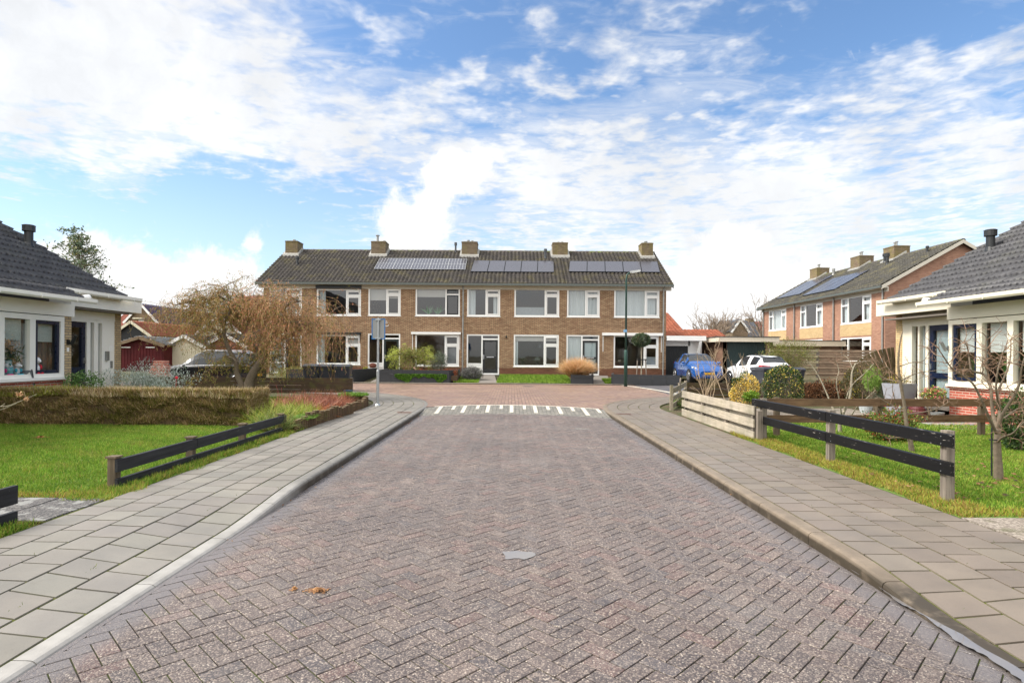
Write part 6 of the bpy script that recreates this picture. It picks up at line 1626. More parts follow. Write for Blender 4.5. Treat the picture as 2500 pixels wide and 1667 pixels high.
# silver shrub, red flower
def silver(P, cc): return cc
shrub('silver_shrub', 'silvery grey leaved shrub behind the hedge beside the brick pillar', 'shrub', (X_(352, 16.6), 16.6, .62), (1.35, .45, .66), 9500, [lin(200, 210, 202), lin(220, 228, 222), lin(160, 174, 162), lin(126, 144, 116)], None, .06, .018, None, 22, .1, lump=.2, stemmat=plain('silver_stem', lin(176, 182, 172), .8), direc=np.array([[0, 0, .9]]))
mb = MB(); c_ = ony(431, 922, 16.1); mb.ball(c_, .045, 8); mb.tube([c_, (c_[0]-.05, c_[1], .3)], .006, 4); tag(mb.build('red_flower', plain('red_petal', lin(206, 28, 52), .5)), 'single red flower sticking up among the silvery shrub', 'flower')
# low stone in the left background: stacked brick pier
mb = MB(); px0, px1 = X_(367, 24.5), X_(404, 24.5); 
for k in range(11):
    z = .1+k*.105; o_ = random.uniform(-.03, .03); mb.box(px0+o_+(k > 8)*.12, px1+o_-(k > 8)*.08, 24.5, 24.9, z, z+.098)
tag(mb.build('brick_pier', BRK_RED), 'rough stacked red brick pier in front of the maroon shed', 'pier')
# bed between hedge and logs
def clump(name, label, cat, c, n, ln, spread, cols, w=.012, bend=1.0, up=1.0, mat=None, z=.1, wts=None, group=None, parent=None):
    a = rng.uniform(0, 6.283, n); r_ = np.sqrt(rng.random(n)); x = c[0]+r_*np.cos(a)*spread[0]; y = c[1]+r_*np.sin(a)*spread[1]
    D = np.stack([np.cos(a)*r_*.9+rng.normal(0, .3, n), np.sin(a)*r_*.9+rng.normal(0, .3, n), np.full(n, up)], 1)
    o = blades(name, np.stack([x, y, np.full(n, z)], 1), D, rng.uniform(ln*.5, ln*1.15, n), w, rcols(n, cols, wts), mat or LEAFM, bend=bend); return tag(o, label, cat, group)
clump('grass_clump', 'yellow green grassy clump at the right end of the hedge', 'plant', (-4.95, 12.6), 2600, .48, (.55, .75), [lin(176, 184, 84), lin(140, 158, 56), lin(112, 134, 46), lin(206, 196, 120), lin(120, 80, 50)], bend=1.1, wts=[3, 3, 3, 1.5, .6])
clump('grass_clump', 'strappy green clump at the end of the weathered rail fence', 'plant', (-4.55, 11.35), 700, .38, (.25, .25), [lin(132, 150, 84), lin(96, 120, 52), lin(160, 150, 90)], bend=1.3)
clump('red_brown_plant', 'patch of curling red brown dying leaves behind the logs', 'plant', (-5.15, 15.3), 4200, .42, (.75, 1.35), [lin(168, 104, 80), lin(140, 80, 62), lin(190, 134, 106), lin(110, 68, 52)], bend=1.6, w=.016)
clump('orange_plant', 'orange brown fading plants near the log edging', 'plant', (-4.45, 13.7), 700, .26, (.3, .8), [lin(190, 112, 52), lin(168, 92, 48), lin(140, 100, 56)], bend=1.5, w=.014)
clump('moss_plant', 'bright green low cushion plant draped over the nearest logs', 'plant', (-4.25, 12.1), 1500, .10, (.16, .55), [lin(120, 158, 62), lin(146, 178, 84), lin(92, 130, 50)], bend=1.2, w=.014, z=.26)
clump('moss_plant', 'green cushion plant on top of the far log edging', 'plant', (-4.75, 17.6), 1100, .12, (.42, .28), [lin(124, 160, 56), lin(96, 134, 44)], bend=1.2, w=.014, z=.34)
clump('brown_plant', 'dark brown withered plant above the middle logs', 'plant', (-4.35, 14.4), 600, .2, (.2, .45), [lin(104, 84, 64), lin(136, 116, 92)], bend=1.4)
mb = MB(); x_, y_ = X_(851, 18.6), 18.6; mb.lathe((x_, y_, .22), [(.001, 0), (.11, 0), (.14, .2), (.15, .2), (.15, .22), (.12, .2), (.001, .17)], 16); tag(mb.build('flower_pot', plain('blue_pot', lin(34, 64, 88), .35)), 'dark blue round pot at the end of the log bed', 'pot')
for (sd, x, y, h, lab) in ((4, -5.25, 13.6, .8, 'thin red stemmed dogwood twigs beside the hedge end'), ):
    random.seed(sd); root = thing('red_twigs', lab, 'plant', (x, y, .08)); mb = MB()
    for k in range(7): twig(mb, (x, y, .1), (random.uniform(-.5, .5), random.uniform(-.3, .3), 1), h*random.uniform(.5, 1), .006, 1, .4, 4, 0, .1, 2, None, .4, 4, .003)
    mb.build('stems', plain('red_stem', lin(150, 50, 60), .6), root)
# dry hydrangea twig at the left edge
random.seed(12); base = ony(-40, 1010, 7.2); root = thing('dry_twig', 'dry hydrangea twig with pale seed heads reaching in at the left edge', 'plant', (base[0], base[1], .08)); mb = MB(); 
for e in ((90, 962), (40, 985), (12, 985)):
    limb(mb, [(base[0], base[1], .1), base, ony((e[0]-40)/2, (e[1]+1010)/2+3, 7.2), ony(*e, 7.2)], .008, .003, 5)
mb.build('stems', BARKP, root); P = np.array(ony(46, 963, 7.2))+rng.normal(size=(80, 3))*.016; P2 = np.array(ony(66, 974, 7.2))+rng.normal(size=(50, 3))*.013
leaves('seed_head', np.vstack([P, P2]), .02, .014, rcols(130, [lin(214, 178, 140), lin(186, 142, 108)]), DRYM, root)
clump('corner_plants', 'low green and brown plants inside the old corner fence', 'plant', (5.35, 17.6), 1500, .26, (.35, 1.1), [lin(96, 130, 50), lin(140, 120, 80), lin(76, 104, 44)], bend=1.3)
# heaps and fallen leaves
q = onz(100, 1069, .09); litter('leaf_heap', 'small orange brown heap of dead leaves on the left lawn', 'leaves', (q[0], q[1]), 160, .03, [lin(176, 112, 74), lin(196, 136, 92), lin(130, 84, 56)], .10, (.12, .07))
q = onz(777, 1443, 0); litter('needle_heap', 'orange brown heap of dry needles on the street left of the middle', 'debris', (q[0], q[1]), 420, .010, [lin(168, 124, 84), lin(190, 146, 100), lin(132, 96, 68)], .004, (.085, .045))
q = onz(719, 1440, 0); litter('needle_heap', 'smaller speck of dry needles beside the larger heap', 'debris', (q[0], q[1]), 90, .009, [lin(168, 124, 84), lin(190, 146, 100)], .004, (.03, .02))
V = []
LEAFCOLS = [lin(92, 66, 46), lin(122, 86, 58), lin(66, 50, 38), lin(150, 116, 80)]
lo = MB()
def drop(x, y, z, s_):
    a = random.uniform(0, 6.28); dx, dy = s_*math.cos(a), s_*math.sin(a); c = random.choice(LEAFCOLS)
    lo.face([(x-dx, y-dy, z), (x+dy*.5, y-dx*.5, z+s_*.35), (x+dx, y+dy, z+.01), (x-dy*.5, y+dx*.5, z+.004)], 0, c)
for k in range(280):
    t = random.random(); 
    if t < .85: x, y = random.gauss(6.0, .8), random.gauss(6.9, .8)
    else: x, y = random.uniform(4.5, 8.5), random.uniform(5.7, 11)
    if x > 4.4 and y > 5.6: drop(x, y, .125, random.uniform(.02, .045))
o = lo.build('fallen_leaves', LEAFB); tag(o, 'brown fallen leaves scattered on the right lawn around the nearest tree', 'leaves', kind='stuff')
lo = MB()
for k in range(150):
    y = random.uniform(4.5, 15.3); side = random.random()
    if side < .75: drop(XL+abs(random.gauss(0, .05))+.01, y if random.random() < .3 else random.gauss(13.8, .9), .006, random.uniform(.006, .02))
    else: drop(XR-abs(random.gauss(0, .04)), y, .006, random.uniform(.006, .016))
o = lo.build('gutter_debris', LEAFB); tag(o, 'crumbs of leaf and soil lying in the gutters of the street', 'debris', kind='stuff')
# weeds in the joints
nW = 2600; t = rng.random(nW); wx = np.where(t < .5, XL-.165-.304*rng.integers(0, 6, nW), XR+.165+.304*rng.integers(0, 6, nW))+rng.normal(0, .006, nW); wy = rng.uniform(2.6, 13, nW)
k = noise2(wx*3, wy*2.4, 2) > .42; wx, wy = wx[k], wy[k]; P = np.stack([wx, wy, np.full(len(wx), .10)], 1)
o = blades('weeds', P, rng.normal(size=P.shape)*[.7, .7, .2]+[0, 0, .8], rng.uniform(.008, .03, len(P)), .004, rcols(len(P), [lin(116, 128, 40), lin(86, 104, 34)]), GRASSM); tag(o, 'tiny weeds and moss in the joints of the pavements', 'weeds', kind='stuff')

# ================================================================== FRONT GARDENS OF THE TERRACE
def gz(y): return .1+.30*min(max((y-30.6)/3.6, 0), 1)
sheet('front_path', [(-20, 30.3), (14, 30.3), (14, 30.72), (-20, 30.72)], .106, plain('edge_slabs', lin(166, 154, 140), .7, var=.1))
def fsheet(name, pa, pb, mat, dz=.03, y0=30.72, y1=34.45):
    """pa/pb: (front px, back px)"""
    mb = MB(); rows = []
    for k in range(8):
        y = y0+(y1-y0)*k/7; t = k/7; rows.append([(X_(pa[0]+(pa[1]-pa[0])*t, y), y, gz(y)+dz), (X_(pb[0]+(pb[1]-pb[0])*t, y), y, gz(y)+dz)])
    mb.grid(rows); return struct(mb.build(name, mat))
for k, (px0, px1) in enumerate(((1165, 1214), (1440, 1490), (905, 927))): fsheet('front_path', (px0, px0+14 if k < 2 else 945), (px1, px1-6 if k < 2 else 975), plain('path_slabs_%d' % k, lin(122, 116, 110), .75, var=.15), .02)
def flawn(label, pa, pb, y0=30.75, y1=34.3):
    fsheet('turf', pa, pb, TURF, .012, y0, y1); n = 16000; y = rng.uniform(y0, y1, n); t = (y-y0)/(y1-y0); u = rng.random(n)
    a = (pa[0]+(pa[1]-pa[0])*t-1250)/F*y; b_ = (pb[0]+(pb[1]-pb[0])*t-1250)/F*y; x = a+(b_-a)*u
    P = np.stack([x, y, .1+.30*np.clip((y-30.6)/3.6, 0, 1)+.01], 1); o = blades('grass', P, rng.normal(size=P.shape)*[.4, .4, .1]+[0, 0, 1], rng.uniform(.05, .12, n), .02, rcols(n, G1), GRASSM); tag(o, label, 'grass', kind='stuff')
flawn('lawn in front of the middle terraced house', (1212, 1222), (1395, 1385)); flawn('small grass patch beside the lavender bush', (1108, 1118), (1168, 1176)); flawn('sliver of grass beside the black planter box', (1478, 1470), (1500, 1505), 30.75, 32.5)
BLKWALL = plain('black_planter_wall', lin(44, 46, 50), .6, var=.18, scale=6)
def bwall(label, pts, h, t=.12):
    root = thing('planter_wall', label, 'planter', (pts[0][0], pts[0][1], .1)); mb = MB()
    for (ax, ay), (bx, by) in zip(pts[:-1], pts[1:]):
        za, zb = gz(ay), gz(by); L_ = math.hypot(bx-ax, by-ay); n = max(1, int(L_/.6)); top = gz(pts[0][1])+h
        for r_ in range(2):
            for k in range(n):
                p0 = (ax+(bx-ax)*k/n, ay+(by-ay)*k/n); p1 = (ax+(bx-ax)*(k+1)/n, ay+(by-ay)*(k+1)/n); zz0 = .02 if r_ == 0 else top-h/2+.006; zz1 = top-h/2 if r_ == 0 else top
                d = Vector((p1[0]-p0[0], p1[1]-p0[1], 0)).normalized()*.004; mb.beam((p0[0]+d.x, p0[1]+d.y, (zz0+zz1)/2), (p1[0]-d.x, p1[1]-d.y, (zz0+zz1)/2), t, zz1-zz0)
    mb.build('wall', BLKWALL, root); return root
xa, xb = X_(928, 30.75), X_(1098, 30.75)
bw = bwall('long black block planter with green creepers in front of the second house', [(X_(950, 33.6), 33.6), (xa, 30.75), (xb, 30.75), (X_(1122, 33.0), 33.0)], .42)
bw.location = (xa, 30.75, .1)
for ch in bw.children: ch.location = -bw.location
bwall('low black block wall beside the wheelie bins and path', [(X_(919, 33.9), 33.9), (X_(862, 30.6), 30.6), (X_(700, 30.6), 30.6)], .40)
bwall('black block wall under the ball tree in front of the last house', [(X_(1497, 33.2), 33.2), (X_(1496, 30.6), 30.6), (X_(1662, 29.9), 29.9)], .30)
bwall('small square black planter box holding the feathery grass', [(X_(1397, 32.2), 32.2), (X_(1397, 30.7), 30.7), (X_(1447, 30.7), 30.7), (X_(1447, 32.2), 32.2)], .34)
mb = MB(); mb.box(xa+.1, xb+.4, 30.85, 34.3, .2, .47); tag(struct(mb.build('planting_soil', SOIL)), None, None)
mb = MB(); mb.box(X_(1400, 31), X_(1446, 31), 30.78, 32.2, .2, .40); struct(mb.build('planting_soil', SOIL))
mb = MB(); mb.hexa([(X_(1500, 30.7), 30.7, .0), (X_(1655, 30.1), 30.1, .0), (X_(1640, 33), 33, .0), (X_(1500, 33.2), 33.2, .0), (X_(1500, 30.7), 30.7, .36), (X_(1655, 30.1), 30.1, .36), (X_(1640, 33), 33, .38), (X_(1500, 33.2), 33.2, .38)]); struct(mb.build('planting_soil', SOIL))
# creepers over the wall
n = 9000; u = rng.random(n); x = X_(965, 30.7)+(X_(1092, 30.7)-X_(965, 30.7))*u
hang = .16+.26*np.clip(np.sin(u*math.pi*3.0-.4), 0, 1)+.05*np.sin(u*31); v = rng.random(n); top = rng.random(n) < .42
P = np.stack([x, np.where(top, 30.7+rng.random(n)*.5, 30.66-.03*rng.random(n)), np.where(top, .55+.06*rng.random(n), .56-v*hang)], 1)
root = thing('creeper', 'bright green creeping plant spilling over the black planter wall', 'plant', (X_(1030, 30.7), 30.7, .5)); leaves('foliage', P, .05, .03, rcols(n, [lin(98, 146, 34), lin(74, 120, 28), lin(124, 164, 52), lin(52, 84, 26)]), LEAFM, root)
# dry red ground cover inside the planter
n = 6000; P = np.stack([rng.uniform(X_(1000, 32), X_(1118, 32), n), rng.uniform(31.2, 33.8, n), .48+rng.random(n)**1.5*.28], 1); root = thing('dry_ground_cover', 'reddish brown dry plants in the planter below the bench', 'plant', (X_(1060, 32.5), 32.5, .48)); leaves('foliage', P, .08, .03, rcols(n, [lin(176, 96, 62), lin(142, 80, 54), lin(196, 124, 84), lin(110, 70, 48)]), DRYM, root)
# small willow
c_ = (X_(1008, 32.3), 32.3); root = thing('small_willow', 'small yellow green shaggy tree in the black planter', 'tree', (*c_, .45)); random.seed(5); mb = MB(); tips = []
mb.tube([(c_[0], c_[1], .4), (c_[0]+.03, c_[1], 1.35)], [.06, .05], 7); mb.build('trunk', BARKM, root); mb = MB()
for k in range(34):
    a = random.uniform(0, 6.28); el = random.uniform(-.2, 1.1); L_ = random.uniform(.8, 1.35); d = Vector((math.cos(a), math.sin(a)*.7, el)).normalized(); pts = [Vector((c_[0], c_[1], 1.4))]
    for s_ in range(7): d = (d+Vector((0, 0, -.13-.05*random.random()))+Vector((random.gauss(0, .08), random.gauss(0, .08), 0))).normalized(); pts.append(pts[-1]+d*L_/6.0)
    mb.tube(pts, .009, 4, cap=False); tips += [tuple(q) for q in pts[2:]]
mb.build('branches', BARKM, root); tp = np.array(tips); P = np.repeat(tp, 44, 0)+rng.normal(size=(len(tp)*44, 3))*[.11, .11, .13]
cc = rcols(len(P), [lin(140, 148, 64), lin(112, 120, 52), lin(168, 172, 84), lin(142, 108, 78), lin(88, 98, 44)], [3, 3, 2, 1.6, 2]); k = (np.abs(P[:, 0]-c_[0]) > .75) | (P[:, 2] > 2.1); cc[k] = rcols(k.sum(), [lin(186, 194, 92), lin(164, 176, 76)])
leaves('foliage', P, .085, .026, cc, LEAFM, root)
ol = X_(1071, 32.4)
shrub('olive_bush', 'grey green olive bush in front of the ground floor window', 'bush', (ol, 32.4, 1.15), (.50, .45, .58), 4200, [lin(112, 124, 106), lin(84, 98, 80), lin(148, 158, 140), lin(66, 78, 60)], None, .07, .018, None, 9, .15, lump=.14)
lv = X_(1152, 31.9)
shrub('lavender_bush', 'dark grey green lavender bush left of the third front door', 'bush', (lv, 31.9, .56), (.66, .5, .40), 5600, [lin(96, 98, 90), lin(74, 80, 70), lin(124, 122, 120), lin(92, 84, 92)], None, .12, .014, None, 10, .2, lump=.05, direc=np.array([[0, 0, .8]]))
clump('pampas_grass', 'straw coloured feathery ornamental grass in the black planter box', 'plant', (X_(1411, 31.4), 31.4), 9500, 1.0, (.40, .36), [lin(222, 184, 138), lin(204, 160, 112), lin(236, 206, 168), lin(176, 136, 92), lin(168, 150, 84)], w=.012, bend=1.2, up=1.6, mat=DRYM, z=.38, wts=[4, 4, 3, 2, 1.2])
# ball tree with stakes
bx = X_(1566, 31.6); root = thing('ball_tree', 'clipped ball tree on a thin stem held by three stakes', 'tree', (bx, 31.6, .36)); n = 5200; v = unit(rng.normal(size=(n, 3))); zc = Z_(1566, 830, 31.6); P = np.array([bx, 31.6, zc])+v*(.62+.38*rng.random((n, 1))**.4)*[.50, .50, .38]*(1+.07*np.sin(v[:, :1]*9)*np.cos(v[:, 1:2]*8))
leaves('crown', P, .07, .035, rcols(n, [lin(58, 78, 46), lin(78, 100, 62), lin(112, 128, 100), lin(44, 60, 38), lin(120, 84, 64)], [4, 3, 2, 3, .6]), GLOSSL, root, v, .9)
mb = MB(); mb.tube([(bx, 31.6, .3), (bx+.02, 31.6, 1.2), (bx, 31.6, zc-.2)], [.035, .03, .03], 7); mb.build('trunk', BARKP, root)
mb = MB()
for dx in (-.26, .24): mb.tube([(bx+dx*1.1, 31.45, .3), (bx+dx*.85, 31.5, 1.42)], .028, 7)
mb.build('stake', POSTG, root); mb = MB(); mb.box(bx-.26, bx+.26, 31.44, 31.52, 1.36, 1.42); mb.build('tie_bar', BLACKP, root)
# bench, ornament, pots
root = thing('bench', 'weathered wooden bench under the ground floor window of the second house', 'bench', (X_(1048, 33.6), 33.6, .45)); a, b_ = X_(1034, 33.6), X_(1063, 33.6)
BW = plain('bench_wood', lin(150, 134, 118), .8, var=.2)
mb = MB(); [mb.box(a, b_, 33.75, 33.78, z, z+.12) for z in (.98, 1.12)]; mb.build('backrest', BW, root); mb = MB(); [mb.box(a, b_, 33.35+k*.13, 33.46+k*.13, .84, .87) for k in range(3)]; mb.build('seat', BW, root)
for x in (a+.03, b_-.08):
    mb = MB(); mb.box(x, x+.05, 33.35, 33.40, .45, .84); mb.box(x, x+.05, 33.72, 33.77, .45, 1.26); mb.box(x, x+.05, 33.35, 33.77, .80, .84); mb.build('leg', DARKPL, root)
mb = MB(); x = X_(1014, 31.6); mb.tube([(x+.10, 31.6, .45), (x+.09, 31.6, .62), (x+.03, 31.6, .80), (x-.06, 31.6, .88), (x-.10, 31.6, .84)], [.04, .035, .03, .035, .02], 8); mb.ball((x+.11, 31.6, .5), .08, 10, sq=(1, .7, .7)); tag(mb.build('bird_ornament', plain('pink_white', lin(232, 190, 176), .5, var=.15, scale=30)), 'small pink and white bird shaped garden ornament in the planter', 'ornament')
for k, (px, lab) in enumerate(((978, 'small dark conifer in a pot left of the pink ornament'), (1005, 'low dark green plant behind the pink ornament'))):
    shrub('potted_plant', lab, 'plant', (X_(px, 31.7), 31.7, .66), (.17, .17, .2), 700, [lin(44, 58, 38), lin(62, 78, 48)], None, .05, .02, None, 4, .3)
# dog shaped silhouette panel: brown rusty ornament against the white door panel
mb = MB(); x, z = X_(911, 34.2), Z_(911, 892, 34.2); mb.ball((x, 34.2, z), .22, 12, sq=(1, .25, .68)); [mb.cyl((x+dx, 34.2, z-.08), (x+dx*1.1, 34.2, z-.48), .008, n=5) for dx in (-.14, -.03, .05, .15)]; mb.tube([(x-.2, 34.2, z+.04), (x-.3, 34.2, z-.0)], .02, 6)
tag(mb.build('rusty_sheep_ornament', plain('rust', lin(104, 56, 42), .8, var=.3, scale=20)), 'rusty round animal ornament on thin legs before the white door panel', 'ornament')
for px, lab, cols in ((893, 'small yellow flowering plant beside the second front door', [lin(220, 206, 60), lin(120, 140, 50)]), (880, 'low reddish plant on the bed beside the black wall', [lin(150, 84, 70), lin(110, 110, 60)])):
    shrub('small_plant', lab, 'plant', (X_(px, 33.2), 33.2, .68), (.16, .14, .2), 500, cols, None, .05, .025, None, 4, .2)
shrub('bed_plants', 'trailing yellowish plants between the dark fence and the first house', 'shrub', (X_(722, 31.6), 31.6, .55), (1.25, .5, .34), 4200, [lin(150, 150, 84), lin(120, 124, 62), lin(176, 172, 110)], None, .12, .02, None, 8, .2)
# ================================================================== STREET FURNITURE
bx_, by_, _ = onz(1527.3, 943.2, .1)
root = thing('street_lamp', 'tall dark green street lamp in front of the last terraced house', 'street lamp', (bx_, by_, .1))
GRN = plain('lamp_green', lin(34, 66, 58), .4, .2, var=.08)
zt = ony(1534, 668, by_)[2]; zm = ony(1528, 857, by_)[2]
mb = MB(); mb.tube([(bx_, by_, 0), (bx_, by_, zm), (bx_, by_, zm+.06)], [.085, .085, .055], 14); mb.tube([(bx_, by_, zm+.05), (bx_, by_, zt-.25), (bx_+.03, by_, zt-.06), (bx_+.14, by_, zt+.04), (bx_+.26, by_, zt+.06)], [.052, .042, .038, .034, .032], 12); mb.build('pole', GRN, root, smooth=True)
mb = MB(); x = bx_+.18
mb.hexa([(x, by_-.09, zt+.02), (x+.50, by_-.08, zt+.10), (x+.50, by_+.08, zt+.10), (x, by_+.09, zt+.02), (x, by_-.08, zt+.12), (x+.48, by_-.06, zt+.19), (x+.48, by_+.06, zt+.19), (x, by_+.08, zt+.12)]); lh_ = mb.build('lamp_head', plain('lamp_grey', lin(176, 178, 176), .4, .3), root)
mb = MB(); mb.hexa([(x+.08, by_-.07, zt+.012), (x+.46, by_-.06, zt+.078), (x+.46, by_+.06, zt+.078), (x+.08, by_+.07, zt+.012), (x+.08, by_-.07, zt+.03), (x+.46, by_-.06, zt+.095), (x+.46, by_+.06, zt+.095), (x+.08, by_+.07, zt+.03)]); mb.build('lamp_glass', plain('lamp_lens', lin(226, 230, 230), .2), lh_)
mb = MB(); z = ony(1527, 811, by_)[2]; mb.tube([(bx_, by_, z), (bx_, by_, z+.13)], [.054, .054], 14); mb.box(bx_-.13, bx_-.03, by_-.06, by_-.05, z, z+.12); mb.build('sticker', plain('sticker_blue', lin(120, 170, 210), .4), root)

sx, sy, _ = onz(922, 989.8, .1)
root = thing('road_sign', 'back of a grey blue edged road sign on a galvanised pole', 'road sign', (sx, sy, .1))
zt = ony(922, 776, sy)[2]; zb = ony(922, 828, sy)[2]; zl = ony(922, 905, sy)[2]; xa, xb = ony(906.8, 800, sy)[0], ony(939.7, 800, sy)[0]
mb = MB(); mb.tube([(sx, sy, .05), (sx, sy, zl), (sx, sy, zl+.02), (sx, sy, zt)], [.043, .043, .034, .034], 14); mb.tube([(sx, sy, .1), (sx, sy, .16)], [.09, .05], 14); mb.build('pole', GALV, root, smooth=False)
mb = MB(); mb.box(xa+.012, xb-.012, sy+.045, sy+.05, zb+.012, zt-.03); pn = mb.build('sign_panel', plain('sign_back', lin(150, 152, 152), .45, .4, var=.06), root)
mb = MB(); BLU = plain('sign_blue', lin(24, 110, 178), .4, var=.05)
for a, b_, c, d in ((xa, xa+.022, zb, zt-.02), (xb-.022, xb, zb, zt-.02), (xa+.022, xb-.022, zb, zb+.022), (xa+.022, xb-.022, zt-.042, zt-.02)): mb.box(a, b_, sy+.03, sy+.058, c, d)
mb.build('sign_rim', BLU, pn); mb = MB()
mb.box(xa+.03, xb-.03, sy+.0585, sy+.060, zb+.03, zt-.05); mb.build('sign_face', BLU, pn)
for z in (zt-.05, zb+.03): mb = MB(); mb.box(sx-.075, sx+.075, sy-.045, sy+.045, z-.02, z+.02); mb.build('clamp', GALV, root)
# gully covers in the pavements
for px, py, lab in ((1016, 1007.5, 'flat brown iron gully cover in the left pavement corner'), (1527, 1011.5, 'flat brown iron gully cover in the right pavement corner')):
    x, y, _ = onz(px, py, .1); x = (XL-.34) if x < 0 else (XR+.34); mb = MB(); mb.box(x-.19, x+.19, y-.16, y+.16, .08, .108)
    for k in range(5): mb.box(x-.15, x+.15, y-.12+k*.055, y-.10+k*.055, .108, .111)
    tag(mb.build('gully_cover', plain('gully_iron', lin(112, 88, 78), .6, .3, var=.2)), lab, 'drain cover', 'gully covers')
x, y, _ = onz(1289, 943, .1); mb = MB(); mb.lathe((x, y, .1), [(.001, .006), (.30, .006), (.31, .0)], 20); tag(mb.build('manhole_cover', plain('manhole_iron', lin(96, 90, 88), .5, .4)), 'round iron manhole cover in the brick junction before the lawn', 'manhole cover')

# ---- wheelie bins
def bin_(label, x, y, rz, z=.1, h=1.0, grp='grey wheelie bins'):
    root = thing('wheelie_bin', label, 'bin', (x, y, z), rz, grp); mb = MB(); w0, w1, d0, d1 = .22, .29, .24, .36
    P0 = [(-w0, -d0, .05), (w0, -d0, .05), (w0, d0, .05), (-w0, d0, .05)]; P1 = [(-w1, -d1, h-.08), (w1, -d1, h-.08), (w1, d1, h-.08), (-w1, d1, h-.08)]
    mb.hexa(P0+P1); mb.box(-w1-.02, w1+.02, -d1-.02, d1+.02, h-.12, h-.07)
    for k in (-1, 1): mb.hexa([(k*.12-.02, -d0-.015, .1), (k*.12+.02, -d0-.015, .1), (k*.12+.02, -d0+.0, .1), (k*.12-.02, -d0, .1), (k*.16-.02, -d1-.012, h-.12), (k*.16+.02, -d1-.012, h-.12), (k*.16+.02, -d1, h-.12), (k*.16-.02, -d1, h-.12)])
    mb.build('body', DARKPL, root, world=False)
    mb = MB(); mb.grid([[(-w1-.03, -d1-.04, h-.065), (w1+.03, -d1-.04, h-.065)], [(-w1-.03, -d1-.04, h-.03), (w1+.03, -d1-.04, h-.03)], [(-w1, -d1+.06, h+.02), (w1, -d1+.06, h+.02)], [(-w1, 0, h+.045), (w1, 0, h+.045)], [(-w1, d1-.05, h+.02), (w1, d1-.05, h+.02)], [(-w1-.02, d1+.05, h-.02), (w1+.02, d1+.05, h-.02)], [(-w1-.02, d1+.05, h-.06), (w1+.02, d1+.05, h-.06)]])
    for s_ in (-1, 1): mb.face([(s_*(w1+.03), -d1-.04, h-.065), (s_*(w1+.03), -d1-.04, h-.03), (s_*w1, -d1+.06, h+.02), (s_*w1, 0, h+.045), (s_*w1, d1-.05, h+.02), (s_*(w1+.02), d1+.05, h-.06)])
    lid = mb.build('lid', DARKPL, root, world=False); mb = MB(); mb.cyl((-w1, d1+.07, h-.05), (w1, d1+.07, h-.05), .018, n=8); mb.build('handle', DARKPL, lid, world=False)
    for s_ in (-1, 1): mb = MB(); mb.cyl((s_*.235, d0+.03, .1), (s_*.285, d0+.03, .1), .1, n=14); mb.build('wheel', RUBBER, root, world=False)
    return root
BY = 23.6
b0 = bin_('rightmost dark grey wheelie bin behind the dark left fence', X_(839, BY), BY, .12, h=1.03)
copy_tree(b0, (X_(801, BY+.25), BY+.25, .1), -.05, 'middle dark grey wheelie bin behind the dark left fence'); copy_tree(b0, (X_(765, BY+.2), BY+.2, .1), .05, 'leftmost dark grey wheelie bin half hidden by hanging twigs')
BR = 24.6
copy_tree(b0, (X_(1863, BR), BR, .10), .35, 'dark grey wheelie bin between the two round bushes'); copy_tree(b0, (X_(1900, BR+.5), BR+.5, .10), .1, 'dark grey wheelie bin hidden behind the round green bush'); copy_tree(b0, (X_(1941, BR), BR, .08), -.15, 'dark grey wheelie bin right of the round green bush')

